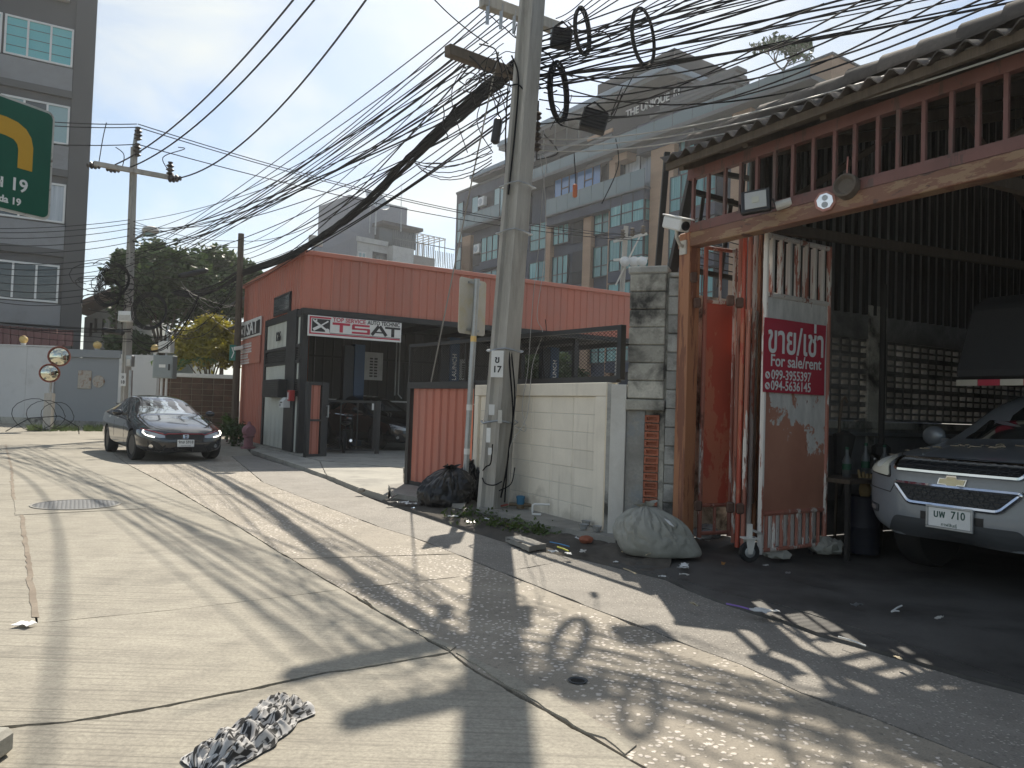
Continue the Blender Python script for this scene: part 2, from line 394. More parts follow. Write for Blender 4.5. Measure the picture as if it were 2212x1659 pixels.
LA = PX([(12, 960), (25, 1010), (28, 1070), (45, 1100), (60, 1200), (72, 1300), (80, 1346)])
LB = PX([(243, 978.6), (277, 1003.6), (350, 1042), (413, 1077.7), (521, 1141), (603, 1193), (629, 1207), (669.6, 1232), (740, 1273), (823, 1325), (973, 1409), (1019, 1444), (1181, 1536), (1360, 1640)])
LB.append(ext(LB[-2], LB[-1], 7))
LC = PX([(500, 985), (569, 1042), (629, 1065), (695.6, 1090.7), (823, 1139), (890, 1159), (985, 1196), (1082, 1235), (1264, 1308), (1413, 1364), (1511, 1403), (1600, 1435), (1729, 1496), (1883, 1549), (2065, 1621), (2150, 1654)])
LC.append(ext(LC[-2], LC[-1], 8))
LD = PX([(548, 984), (640, 1012), (705, 1035), (768, 1062), (817, 1083), (999, 1143), (1130, 1182), (1250, 1207), (1317, 1223), (1438, 1253), (1559, 1304), (1681, 1342), (1843, 1395), (2005, 1443), (2212, 1500)])
LD.append(ext(LD[-2], LD[-1], 10))
T1 = LA[-1:] + PX([(400, 1315)]) + LB[8:9]
T2 = [wp(-12, 3.55)] + PX([(0, 1570), (149, 1559), (335, 1528), (539, 1489), (707, 1451.6), (768, 1445)]) + LB[10:11]
sl = lambda poly, m, i, **k: slab('slab', poly, m, road, z1=R.uniform(-.003, .003), seed=i, **k)
sl(LB[:9] + [T1[1]] + LA[::-1], MT['broom'], 1)
sl(LA + [wp(-13, 4.75), wp(-45, 19)], MT['broom'], 2)
sl([wp(-13, 4.75)] + T1 + LB[9:11] + T2[::-1][1:], MT['broom'], 3, jit=.004, step=.07)
sl(T2 + LB[11:] + [wp(4, -8), wp(-12, -8)], MT['broom'], 4, jit=.008, step=.05)
m04 = G(402, 1070); m06 = LC[2]
sl(LB[:3] + [m04] + [m06] + LC[:2][::-1], MT['agg'], 5)
sl([m04] + LB[3:7] + LC[2:7][::-1], MT['agg'], 6)
sl(LB[6:9] + LC[6:8][::-1], MT['agg'], 7)
sl(LB[8:] + LC[7:][::-1], MT['agg'], 8, jit=.014)
sl(LC[:8] + LD[:8][::-1], MT['agg2'], 9)
sl(LC[7:] + LD[7:][::-1], MT['agg2'], 10, jit=.010)
far = [LA[0], LB[0], LC[0], LD[0]] + PX([(530, 966), (515, 945), (385, 925), (255, 922), (0, 913)]) + [wp(-55, 36), wp(-55, 19)]
sl(far, MT['broom'], 11)
rj = random.Random(3); jo = lambda k: Vector((k * (.022 + rj.uniform(-.007, .007)), 0, .0015)); jf = MB()
LAr = []
for a, b in zip(LA, LA[1:]):
    n_ = max(2, int((b - a).length / .12)); LAr += [a.lerp(b, i / n_) + Vector((rj.gauss(0, .006), 0, 0)) for i in range(n_)]
LAe = [(p + jo(-1), p + jo(1)) for p in LAr]
for (a, b), (c_, d_) in zip(LAe, LAe[1:]): jf.add([a, b, d_, c_], [(0, 1, 2, 3)])
jf.v = [v + Vector((0, 0, .0005)) for v in jf.v]; n_ = len(jf.v); jf.v += [v - Vector((0, 0, .02)) for v in jf.v]; jf.f += [tuple(n_ + i for i in reversed(f)) for f in jf.f]; jf.build('joint_filler', mat('sandy_joint_filler', (.27, .225, .175), .95, var=.2, sc=8, dirt=(.16, .12, .09), rnd=0), road)
# the irregular crack between the smooth lane and the worn lane: a thin patching strip of mortar
for i, pl in enumerate(([(770, 1289), (823, 1325), (905, 1372), (973, 1407), (986, 1398), (930, 1372), (880, 1352), (830, 1318)], [(985, 1412), (1100, 1487), (1240, 1570), (1350, 1632), (1375, 1612), (1240, 1530), (1195, 1500), (1080, 1450), (1020, 1420)])):
    slab('mortar_patch', PX(pl), MT['broom'], road, z1=.007, th=.012, gap=0, jit=.012, step=.07, seed=30 + i)
# apron in front of the workshop, its yard and floor
apron = tag(thing('driveway', None, None), kind='structure')
APL = PX([(541, 971), (640, 1003), (705, 1026), (770, 1052), (838, 1072)], .05)
YA = APL + PX([(842, 1046), (872, 1044)], .05)
slab('slab', YA[:3] + PX([(690, 995), (560, 965)], .05), MT['apron'], apron, z1=.045, th=.1, seed=21)
slab('slab', YA[2:] + PX([(872, 1012), (690, 995)], .05), MT['apron'], apron, z1=.05, th=.1, seed=22)
fl = [G(560, 963, .05), G(690, 993, .05), G(874, 1010, .05), G(876, 1043, .05)]
slab('slab', fl + [wp(-.55, 11.4), wp(.9, 9.3), wp(3.0, 9.4), wp(12, 21), wp(4, 34), wp(-9.4, 26)], MT['apron'], apron, z1=.04, th=.09, seed=23)
isl = PX([(839, 1049), (846, 1068), (933, 1083), (1003, 1096)], .09) + [wp(-.55, 11.25), wp(-1.6, 12.9)]
tag(slab('kerb', isl, MT['conc'], None, z1=.11, th=.16, gap=0, jit=.004, seed=24), kind='structure')
# verge: trampled dirt strip between the gutter and the walls, uneven
vg = MB(); va = PX([(822, 1084), (999, 1144), (1130, 1183), (1250, 1208), (1317, 1224), (1375, 1238), (1438, 1254)]); vb = [wp(-1.35, 12.0), wp(-.75, 11.3), wp(-.35, 10.3), wp(.1, 9.4), wp(.75, 8.5), wp(1.05, 8.1), wp(1.75, 7.9)]
def vfn(a, b):
    x = a * (len(va) - 1); i = min(int(x), len(va) - 2); t = x - i
    p = va[i].lerp(va[i + 1], t).lerp(vb[i].lerp(vb[i + 1], t), b)
    h = .012 + .06 * min(1, b * 1.6) + .035 * noise.noise(p * 3.0) * min(1, b * 4) + .018 * noise.noise(p * 11) + .02 * min(1, b * 8) * abs(noise.noise(p * 6))
    return (p.x, p.y, max(h, -.012) if b > .02 else -.02)
vg.grid(vfn, 90, 26); tag(vg.build('verge', MT['dirt'], smooth=True), kind='structure')
# garage apron, three strips rising from the gutter, and the shed floor
ga = tag(thing('garage_apron', None, None), kind='structure')
K1 = PX([(1335, 1213), (1440, 1242), (1470, 1249), (1560, 1275), (1681, 1302), (1924, 1375), (2212, 1472)], .04); K1.append(ext(K1[-2], K1[-1], 9))
K2 = PX([(1480, 1195), (1560, 1206), (1648, 1231), (1843, 1277), (2045, 1330), (2212, 1374)], .06); K2.append(ext(K2[-2], K2[-1], 8))
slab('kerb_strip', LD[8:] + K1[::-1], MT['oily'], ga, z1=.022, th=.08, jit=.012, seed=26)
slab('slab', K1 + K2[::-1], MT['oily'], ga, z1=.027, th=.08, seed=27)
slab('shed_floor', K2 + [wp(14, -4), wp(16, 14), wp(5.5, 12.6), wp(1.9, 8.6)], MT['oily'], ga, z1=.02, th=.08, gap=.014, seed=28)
# plinth under the cream wall
slab('plinth', PX([(1035, 1094), (1180, 1132), (1330, 1160)], .14) + [wp(1.2, 8.25), wp(-.35, 10.6)], MT['conc'], None, z1=.13, th=.18, gap=0, jit=.015, step=.08, seed=29)['kind'] = 'structure'
# ------------------------------------------------------------------ workshop clad in red sheet (open fronted)
A1 = math.radians(30.5); A2 = A1 - math.pi / 2
TC = Vector((-5.42, 19.72, 0)); FT = Frame(TC, A1); FL = Frame(TC, A2)
SHEETS = {}
def sheet_mesh(w, h, nr, m, name='cladding_sheet', rh=.03, rw=.07):
    key = (round(w, 3), round(h, 3), nr, m, rh)
    if key in SHEETS: return SHEETS[key]
    mb = MB(); pr = []; p = w / nr
    for i in range(nr):
        x = i * p; pr += [(x + .002 if i == 0 else x, 0), (x + p - rw, 0), (x + p - rw * .72, -rh), (x + p - rw * .28, -rh)]
    pr.append((w - .002, 0)); N = len(pr)
    vs = [(x, y, 0) for x, y in pr] + [(x, y, h) for x, y in pr] + [(x, y + .006, 0) for x, y in pr] + [(x, y + .006, h) for x, y in pr]
    fs = [(i, i + 1, N + i + 1, N + i) for i in range(N - 1)] + [(2 * N + i + 1, 2 * N + i, 3 * N + i, 3 * N + i + 1) for i in range(N - 1)]
    fs += [(N + i, N + i + 1, 3 * N + i + 1, 3 * N + i) for i in range(N - 1)] + [(2 * N + i, 2 * N + i + 1, i + 1, i) for i in range(N - 1)]
    mb.add(vs, fs); SHEETS[key] = mb.mesh(name, m); return SHEETS[key]
def clad(f, s0, s1, z0, z1, m, parent, d=0.0, w=.75, nr=3, name='cladding_sheet', rh=.03):
    n = max(1, round((s1 - s0) / w)); w = (s1 - s0) / n; me = sheet_mesh(w, z1 - z0, nr, m, name, rh)
    for i in range(n): inst(me, name, parent, f.p(s0 + i * w, d + R.uniform(-.003, .003), z0), (0, 0, f.ang))
def fpart(name, m, parent, f, *boxes, bevel=0):
    mb = MB()
    for b in boxes: mb.fb(f, *b)
    return mb.build(name, m, parent, bevel)
ZT, ZB = 5.27, 3.76
shop = thing('auto_workshop', 'open fronted workshop clad in red ribbed metal sheets on a charcoal frame', 'workshop', TC)
clad(FT, 0, 13.5, ZB + .02, ZT - .1, MT['red_clad'], shop)
SL = -7.5
clad(FL, SL, 0, ZB + .02, ZT - .1, MT['red_clad'], shop)
fpart('roof_cap', MT['red_clad'], shop, FT, (-.06, 13.5, -.09, .25, ZT - .12, ZT), bevel=.01)
fpart('roof_cap', MT['red_clad'], shop, FL, (SL, -.26, -.085, .25, ZT - .121, ZT - .002), bevel=.01)
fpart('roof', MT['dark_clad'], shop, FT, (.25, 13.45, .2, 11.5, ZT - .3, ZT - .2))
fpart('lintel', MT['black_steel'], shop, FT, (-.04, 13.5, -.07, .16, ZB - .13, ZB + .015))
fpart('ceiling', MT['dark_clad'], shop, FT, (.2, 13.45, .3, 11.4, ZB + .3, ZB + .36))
for i in range(7): fpart('rafter', MT['black_steel'], shop, FT, (1 + i * 2, 1.12 + i * 2, .3, 11, ZB + .1, ZB + .28))
# left face below the fascia
s_w0 = FL.px(569, 900)[0]; s_c0 = FL.px(616, 900)[0]; s_c1 = FL.px(637, 900)[0]
clad(FL, SL, s_w0 - .05, .05, ZB + .02, MT['red_clad'], shop)
fpart('frame_post', MT['black_steel'], shop, FL, (s_w0 - .06, s_w0 + .1, -.05, .1, .05, ZB), bevel=.004)
fpart('frame_post', MT['black_steel'], shop, FL, (s_c0, s_c1 - .02, -.06, .1, .05, ZB + .03), bevel=.004)
fpart('corner_post', MT['black_steel'], shop, FT, (-.02, .16, .002, .18, .05, ZB - .13), bevel=.004)
zA = 3.46; zb1, zb2 = 2.86, 2.45
fpart('beam', MT['black_steel'], shop, FL, (s_w0 + .1, -.03, -.045, .07, zA + .12, ZB - .01))
fpart('beam', MT['black_steel'], shop, FL, (s_w0 + .1, -.03, -.045, .07, zb1 - .08, zb1))
fpart('beam', MT['black_steel'], shop, FL, (s_w0 + .1, -.03, -.045, .07, zb2 - .08, zb2))
clad(FL, s_w0 + .1, s_c0 - .01, zb1 + .005, zA + .11, MT['white_clad'], shop, w=.5, nr=3, rh=.012, name='pale_sheet')
clad(FL, s_w0 + .1, s_c0 - .01, .06, zb2 - .09, MT['white_clad'], shop, w=.5, nr=3, rh=.012, name='pale_sheet')
clad(FL, s_c1 - .01, -.05, zb1 + .005, zA + .11, MT['white_clad'], shop, w=.5, nr=3, rh=.012, name='pale_sheet')
clad(FL, s_c1 - .01, -.05, 1.95, zb2 - .09, MT['white_clad'], shop, w=.5, nr=3, rh=.012, name='pale_sheet')
clad(FL, s_c1 - .01, -.05, .06, 1.5, MT['white_clad'], shop, w=.5, nr=3, rh=.012, name='pale_sheet')
for (a, b, za, zb) in ((s_w0 + .1, s_c0, zb2, zb1 - .08), (s_c1 - .02, -.03, zb2, zb1 - .08), (s_c1 - .02, -.03, 1.5, 1.95)):
    fpart('dark_infill', MT['dark_clad'], shop, FL, (a, b, .02, .06, za, zb))
    v = MB()
    for k in range(int((zb - za) / .06)): v.fb(FL, a, b, -.02, .02, za + .02 + k * .06, za + .045 + k * .06)
    v.build('louvre', MT['black_steel'], shop)
q0, q1 = FL.px(595, 660)[0], FL.px(630, 655)[0]
fpart('window', MT['black_steel'], shop, FL, (q0, q1, -.05, .0, 3.80, 4.35))
fpart('window_pane', MT['glass'], shop, FL, (q0 + .08, q1 - .08, -.056, -.045, 3.88, 4.27))
nb = text('126', 'house_number', MT['blacktext'], shop, plane_matrix(FL.p((s_w0 + s_c0) / 2 + .35, -.045, 3.17) - TC, FL.e), .36, .004, .01)
bx0, bx1 = FL.px(588, 840)[0], FL.px(624, 840)[0]
lb = thing('louvred_box', 'black louvred box fixed low on the pale side cladding', 'box', FL.p(bx0, -.3, 1.5))
fpart('case', MT['black_steel'], lb, FL, (bx0, bx1, -.28, -.05, 1.46, 1.95), bevel=.01)
lm = MB()
for k in range(7): lm.fb(FL, bx0 + .03, bx1 - .03, -.295, -.28, 1.5 + k * .06, 1.53 + k * .06)
lm.build('louvre', MT['blackplastic'], lb)
# back wall and right end inside
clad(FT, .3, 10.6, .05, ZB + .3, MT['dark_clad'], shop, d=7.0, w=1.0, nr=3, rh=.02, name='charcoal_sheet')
fpart('rail', MT['black_steel'], shop, FT, (.3, 10.6, 6.93, 6.99, 2.95, 3.02)); fpart('rail', MT['galv'], shop, FT, (.3, 10.6, 6.92, 6.98, 1.45, 1.50))
fpart('ledge', MT['dark_clad'], shop, FT, (.3, 10.6, 6.86, 6.97, 1.28, 1.40))
f2 = Frame(FT.p(.22, 0, 0), A1 + math.pi / 2)
clad(f2, .2, 7, .05, ZB, MT['red_clad'], shop, d=-.02, w=1, nr=4, name='inner_sheet')
for s_, d_ in ((.3, 7.1), (5.5, 7.1), (10.6, 7.1), (13.3, 11), (13.3, .1), (8.6, .1)): fpart('column', MT['black_steel'], shop, FT, (s_, s_ + .14, d_, d_ + .14, .04, ZB + .3))
# sign hung under the fascia
q = [FT.px(*p, -.12) for p in ((665, 679), (867, 699), (865, 741), (664, 724))]
sx0, sx1 = (q[0][0] + q[3][0]) / 2, (q[1][0] + q[2][0]) / 2; sz1, sz0 = (q[0][1] + q[1][1]) / 2, (q[2][1] + q[3][1]) / 2
so = FT.p(sx0, -.12, sz0); sg = thing('shop_sign', 'white TSAT banner sign with crossed wrench emblem hung under the red fascia', 'sign', so)
w_, h_ = sx1 - sx0, sz1 - sz0
fpart('board', MT['white'], sg, FT, (sx0, sx1, -.15, -.115, sz0, sz1), bevel=.004)
def on(f, o, s, z, d): return f.p(s, d, z) - o
def flat(f, o, mb, s0, s1, z0, z1, d): mb.fb(f, s0, s1, d - .004, d, z0, z1)
mb = MB(); hx = .02 * w_
for b in ((.015, .03, .1, .95), (.03, .235, .87, .95), (.03, .985, .1, .165)): mb.fb(FT, sx0 + b[0] * w_, sx0 + b[1] * w_, -.155, -.151, sz0 + b[2] * h_, sz0 + b[3] * h_)
mb.build('border', MT['redtext'], sg)
mb = MB(); mb.fb(FT, sx0 + .04 * w_, sx0 + .225 * w_, -.155, -.151, sz0 + .235 * h_, sz0 + .84 * h_); mb.fb(FT, sx0 + .225 * w_, sx0 + .985 * w_, -.155, -.151, sz0 + .185 * h_, sz0 + .21 * h_); mb.build('emblem_panel', MT['blacktext'], sg)
mb = MB()
def P2(a, b, d=-.158): return FT.p(sx0 + a * w_, d, sz0 + b * h_)
mb.bar(P2(.065, .73), P2(.185, .33), .05, .006, FT.n); mb.bar(P2(.055, .31), P2(.125, .50), .075, .007, FT.n); mb.bar(P2(.12, .49), P2(.205, .76), .035, .006, FT.n)
mb.bar(P2(.05, .80), P2(.068, .70), .035, .006, FT.n); mb.bar(P2(.09, .80), P2(.072, .70), .035, .006, FT.n)
mb.lathe([(.06, 0), (.06, .006)], P2(.197, .29), 14, -FT.n); mb.build('emblem_tools', MT['whitetext'], sg)
def sgt(t, col, a0, a1, b, size, off): text(t, 'lettering', MT[col], sg, plane_matrix(FT.p(sx0 + (a0 + a1) / 2 * w_, -.156, sz0 + b * h_) - so, FT.e), size, off, .002, wmax=(a1 - a0) * w_)
# block letters of the big word, drawn as strokes
def strokes(segs, col, wd):
    m_ = MB()
    for (a, b, c_, d_) in segs: m_.fb(FT, sx0 + a * w_, sx0 + c_ * w_, -.157, -.152, sz0 + b * h_, sz0 + d_ * h_)
    m_.build('lettering', MT[col], sg)
strokes([(.25, .62, .435, .735), (.325, .27, .36, .62)], 'redtext', 0)
strokes([(.465, .635, .645, .735), (.455, .46, .485, .70), (.465, .46, .645, .55), (.62, .28, .65, .53), (.455, .265, .645, .36)], 'redtext', 0)
m_ = MB(); m_.bar(P2(.67, .27), P2(.745, .735), .085, .006, FT.n); m_.bar(P2(.83, .27), P2(.755, .735), .085, .006, FT.n); m_.fb(FT, sx0 + .71 * w_, sx0 + .79 * w_, -.157, -.152, sz0 + .38 * h_, sz0 + .45 * h_); m_.build('lettering', MT['blacktext'], sg)
strokes([(.815, .635, .985, .735), (.885, .24, .92, .635)], 'blacktext', 0)
sgt('TOP SERVICE', 'redtext', .25, .60, .865, .15, .003); sgt('AUTO TECHNIC', 'blacktext', .62, .98, .865, .15, .003)
# wall sign on the left face
u0, u1 = FL.px(524, 740)[0], FL.px(567.5, 740)[0]; ws = thing('wall_sign', 'black and red sign board with white lettering on the red side wall ', 'sign', FL.p(u0, -.1, 2))
zt, zl, zm = FL.px(545, 692)[1], FL.px(545, 786)[1], FL.px(545, 730)[1]
fpart('board', MT['white'], ws, FL, (u0, u1, -.09, -.05, zm, zt), bevel=.004); fpart('board_face', MT['blacktext'], ws, FL, (u0 + .05, u1 - .05, -.1, -.091, zm + .06, zt - .1))
fpart('lower_board', MT['red_clad'], ws, FL, (u0, u1, -.08, -.05, zl, zm - .02))
wm = FL.p((u0 + u1) / 2 + .1, -.102, (zm + zt) / 2) - wloc(ws)
text('TSAT', 'lettering', MT['whitetext'], ws, plane_matrix(wm, FL.e), .62, .012, .004, wmax=(u1 - u0) * .7)
m_ = MB(); a_ = FL.p(u0 + .15, -.104, zm + .15); b_ = FL.p(u0 + .6, -.104, zt - .2); m_.bar(a_, b_, .06, .006, FL.n); m_.bar(FL.p(u0 + .15, -.104, zt - .2), FL.p(u0 + .6, -.104, zm + .15), .06, .006, FL.n); m_.build('emblem_tools', MT['whitetext'], ws)
for k, n_ in enumerate((17, 19, 13, 15)):      # four lines of print, too worn and far to read
    m_ = MB(); rr = random.Random(k); x_ = u0 + .12; zc = zm - .22 - k * (zm - zl - .3) / 3.1
    for j in range(n_):
        w2 = rr.uniform(.05, .1); hh = rr.uniform(.09, .16)
        m_.fb(FL, x_, x_ + w2, -.087, -.081, zc - .08, zc - .04); m_.fb(FL, x_ + .01, x_ + .03, -.087, -.081, zc - .08, zc - .08 + hh); m_.fb(FL, x_, x_ + w2 * .8, -.087, -.081, zc + .02, zc + .05)
        x_ += w2 + .02
    m_.build('lettering', MT['whitetext'], ws)
# letter box, alarm box
mp_ = FL.px(629, 871); mbx = thing('letter_box', 'small white letter box on the dark frame post at the workshop corner', 'letter box', FL.p(mp_[0], -.2, mp_[1] - .12))
m_ = MB(); s0 = mp_[0]; z0 = mp_[1] - .12
m_.prism([FL.p(s0 - .2, -.08, z0), FL.p(s0 - .2, -.26, z0), FL.p(s0 - .2, -.26, z0 + .17), FL.p(s0 - .2, -.17, z0 + .27), FL.p(s0 - .2, -.08, z0 + .25)], FL.e * .4); m_.build('box', MT['white'], mbx)
fpart('slot', MT['blackplastic'], mbx, FL, (s0 - .12, s0 + .1, -.268, -.261, z0 + .12, z0 + .15)); fpart('label', MT['blacktext'], mbx, FL, (s0 - .14, s0 - .08, -.268, -.261, z0 + .03, z0 + .1))
ap = FL.px(640, 855); ab = thing('alarm_box', 'red box with a white label above the white letter box', 'box', FL.p(ap[0], -.2, ap[1] - .12))
fpart('case', plain('red_enamel', (.42, .03, .03), .4), ab, FL, (ap[0] - .13, ap[0] + .13, -.2, -.07, ap[1] - .14, ap[1] + .14), bevel=.015); fpart('label', MT['paper'], ab, FL, (ap[0] - .1, ap[0] + .0, -.206, -.201, ap[1] - .1, ap[1] + .08))
# lift columns
MT['blue'] = mat('blue_lift_paint', (.035, .085, .17), .5, var=.12, rnd=.05); MT['darkblue'] = mat('dark_lift_carriage', (.03, .04, .055), .5)
for i, (u, Y, zt_, lab, wd) in enumerate(((767, 24.2, 3.22, 'blue lift column standing behind the black mesh swing gate', .34), (972, 26.0, 3.7, 'blue lift column with white lettering behind the galvanised sign post', .36), (1189, 27.5, 3.6, 'blue lift column seen through mesh right of the tall pole', .36))):
    c = at(u, 860, Y); c.z = .05; lf = thing('lift_column', lab, 'car lift', c, group=None); lf['group'] = 'vehicle lift columns in the workshop'
    ff = Frame(c, A1); fpart('post', MT['blue'], lf, ff, (-.1, wd - .1, -.1, .2, 0, zt_), bevel=.01); fpart('carriage', MT['darkblue'], lf, ff, (-.42, -.1, -.06, .18, 0, zt_ - .05), bevel=.01)
    fpart('base_plate', MT['black_steel'], lf, ff, (-.5, .4, -.25, .35, 0, .02))
    if i: text('LAUNCH', 'lettering', MT['whitetext'], lf, plane_matrix(ff.p(.08, -.103, 2.7) - c, (0, 0, 1), -ff.e), .22, .004)
# notice boards on the back wall
for i, (a, b, lab) in enumerate((((787, 760), (825, 822), 'pale grey poster of small parts on the dark wall beside the blue lift'), ((993, 776), (1012, 822), 'narrow pale poster on the dark wall behind the mesh screen'))):
    p0, p1 = FT.px(*a, 6.9), FT.px(*b, 6.9); o = thing('poster', lab, 'poster', FT.p(p0[0], 6.9, p1[1]))
    fpart('sheet', MT['galv'], o, FT, (p0[0], p1[0], 6.87, 6.9, p1[1], p0[1])); mm = MB()
    for r_ in range(7):
        for c_ in (.38, .62): 
            s_ = p0[0] + (p1[0] - p0[0]) * c_; z_ = p1[1] + (p0[1] - p1[1]) * (.14 + .105 * r_); mm.fb(FT, s_ - .06, s_ + .06, 6.86, 6.868, z_ - .03, z_ + .03)
    mm.build('picture', MT['dark_clad'], o)
pq = FT.px(861, 800, 6.88)[0]; o = thing('conduit', 'twin grey conduit pipes running down the dark back wall', 'pipe', FT.p(pq, 6.85, 1.6)); mm = MB()
mm.tube([FT.p(pq, 6.85, 3.9), FT.p(pq, 6.85, 1.75), FT.p(pq + .15, 6.85, 1.6)], .03); mm.build('pipe', MT['galv'], o); mm = MB(); mm.tube([FT.p(pq - .13, 6.85, 3.9), FT.p(pq - .13, 6.85, 1.7)], .03); mm.build('pipe', MT['galv'], o)
# gates in the opening
def mesh_fill(f, s0, s1, d, z0f, z1f, cell=.05, r=.003, hh=.6):
    """expanded metal: zigzag strands as thin ribbons with real thickness"""
    m_ = MB(); n = int((s1 - s0) / cell); ch = cell * hh
    for i in range(n):
        sa = s0 + i * cell
        za, zb = z0f(sa), z1f(sa); k = int((zb - za) / ch)
        for j in range(k):
            z = za + j * ch; l = (i + j) % 2
            a = f.p(sa + (0 if l else cell), d, z); b = f.p(sa + (cell if l else 0), d, z + ch)
            t = Vector((0, 0, r)); nn = f.n * r
            vs = [a - t, b - t, b + t, a + t]
            m_.add(vs + [v + nn for v in vs], [(0, 1, 2, 3), (7, 6, 5, 4), (3, 2, 6, 7), (1, 0, 4, 5)])
    return m_
gl, gr = G(690, 975, .06), G(808, 978, .06); ga_ = math.atan2((gr - gl).y, (gr - gl).x); FGt = Frame(gl, ga_); gw = (gr - gl).length
sg_ = thing('swing_gate', 'low black mesh swing gate standing half across the workshop entrance', 'gate', gl)
fpart('frame', MT['black_steel'], sg_, FGt, (0, gw, -.03, .02, .1, .16), (0, gw, -.03, .02, 1.38, 1.45), (0, .06, -.03, .02, .16, 1.38), (gw - .06, gw, -.03, .02, .16, 1.38), (gw * .35, gw * .35 + .03, -.02, .01, .16, 1.38), (gw * .66, gw * .66 + .03, -.02, .01, .16, 1.38))
mesh_fill(FGt, .06, gw - .06, 0, lambda s: .16, lambda s: 1.38, .05, .004).build('mesh_panel', MT['meshwire'], sg_)['kind'] = 'stuff'
fpart('gate_post', MT['black_steel'], sg_, FGt, (gw + .01, gw + .13, -.06, .06, 0, 1.45), bevel=.004); fpart('catch', MT['paper'], sg_, FGt, (gw - .1, gw - .05, -.045, -.03, 1.2, 1.38))
sl0 = G(657, 985, .06); Fs = Frame(sl0, A1 + .35); sl_ = thing('sliding_gate', 'tall folded black sliding gate beside the workshop corner post', 'gate', sl0)
fpart('frame', MT['black_steel'], sl_, Fs, (0, .1, -.05, .05, 0, 1.86), (.42, .62, -.05, .05, 0, 1.86), (.1, .42, -.04, .04, 1.78, 1.86), (.1, .42, -.04, .04, .02, .1), (.1, .42, -.04, .04, .9, .95), bevel=.004)
clad(Fs, .1, .42, .1, 1.78, MT['red_clad'], sl_, d=.03, w=.32, nr=2, name='infill_sheet'); fpart('handle', MT['galv'], sl_, Fs, (.56, .59, -.12, -.09, 1.0, 1.3), (.56, .59, -.09, -.05, 1.0, 1.03), (.56, .59, -.09, -.05, 1.27, 1.3))
for k, (du, lab) in enumerate(((0, 'white floodlight on the roof corner of the red workshop'),)):
    c = FT.p(.15, -.1, ZT + .02); o = thing('roof_floodlight', lab, 'floodlight', c); m_ = MB(); m_.fb(FT, .02, .38, -.2, -.1, ZT + .12, ZT + .38); m_.build('housing', MT['offwhite'], o, .015); m_ = MB(); m_.fb(FT, .18, .22, -.12, -.04, ZT - .0, ZT + .14); m_.build('bracket', MT['galv'], o)
# ------------------------------------------------------------------ red fence panel, mesh screen, cream block wall, old pillar
WB = G(1306, 1144, .12); WA = G(1022, 1071, .12); WA.z = WB.z = 0; AW = math.atan2((WB - WA).y, (WB - WA).x); FW = Frame(WA, AW); WL = (WB - WA).length
r0, r1 = G(882, 1046, .11), G(1012, 1070, .11); FR = Frame(r0, math.atan2((r1 - r0).y, (r1 - r0).x)); RL = (r1 - r0).length
FM = Frame(FW.p(0, .04, 0), AW); s_a, s_b = FM.px(884, 790)[0], FM.px(1342, 770)[0]; FM = Frame(FM.p(s_a, 0, 0), AW); ML = s_b - s_a
rf = thing('mesh_fence', 'charcoal fence with a red ribbed panel below and diamond mesh above', 'fence', r0)
fpart('post', MT['black_steel'], rf, FR, (-.09, .0, -.03, .06, .1, 1.74), bevel=.004)
clad(FR, .02, RL, .17, 1.64, MT['red_clad'], rf, d=.03, w=.8, nr=4, name='fence_sheet', rh=.028)
fpart('bottom_rail', MT['black_steel'], rf, FR, (0, RL, .0, .05, .11, .17)); fpart('top_rail', MT['black_steel'], rf, FR, (0, RL, -.03, .05, 1.64, 1.74))
zlo, zh0, zh1 = 1.72, FM.px(890, 744)[1], FM.px(1335, 702)[1]
zt_ = lambda s: zh0 + (zh1 - zh0) * s / ML
fpart('mesh_post', MT['black_steel'], rf, FM, (-.02, .03, .0, .05, 1.74, zh0)); fpart('mesh_post', MT['black_steel'], rf, FM, (ML - .07, ML, -.01, .06, zlo, zh1), bevel=.004)
i_ = FM.px(1118, 800)[0]; fpart('mesh_post', MT['black_steel'], rf, FM, (i_ - .05, i_, .0, .05, zlo, zt_(i_) - .05)); i_ = FM.px(1005, 800)[0]; fpart('mesh_post', MT['black_steel'], rf, FM, (i_ - .03, i_, .0, .05, zlo + .03, zt_(i_) - .05))
m_ = MB(); m_.bar(FM.p(.03, .025, zh0 - .02), FM.p(ML - .07, .025, zh1 - .025), .05, .05); m_.build('mesh_top_rail', MT['black_steel'], rf)
fpart('mesh_bottom_rail', MT['black_steel'], rf, FM, (.03, ML - .07, .0, .06, zlo - .03, zlo + .04))
mesh_fill(FM, .03, ML - .07, .025, lambda s: zlo + .04, lambda s: zt_(s) - .04, .036, .0022, .55).build('mesh_panel', MT['meshwire'], rf)['kind'] = 'stuff'
cw = thing('block_wall', 'cream painted block wall with a raised cap below the mesh screen', 'wall', WA)
fpart('cap', MT['whitewall'], cw, FW, (0, WL, -.03, .12, 1.54, 1.69), bevel=.006); fpart('end_pier', MT['whitewall'], cw, FW, (WL - .2, WL, -.03, .12, .1, 1.538), bevel=.006); fpart('end_pier', MT['whitewall'], cw, FW, (0, .12, -.03, .12, .1, 1.538), bevel=.006)
fpart('mortar', MT['offwhite'], cw, FW, (.12, WL - .2, .013, .11, .1, 1.538))
bw = (WL - .32) / 6; rows = 7; bh = (1.538 - .12) / rows
bmesh_ = MB(); bmesh_.box(.003, bw - .003, 0, .05, .003, bh - .003); bme = bmesh_.mesh('block', MT['whitewall'], bevel=.004)
for r_ in range(rows):
    for c_ in range(6): inst(bme, 'block', cw, FW.p(.12 + c_ * bw, R.uniform(.004, .008), .12 + r_ * bh), (0, 0, AW))
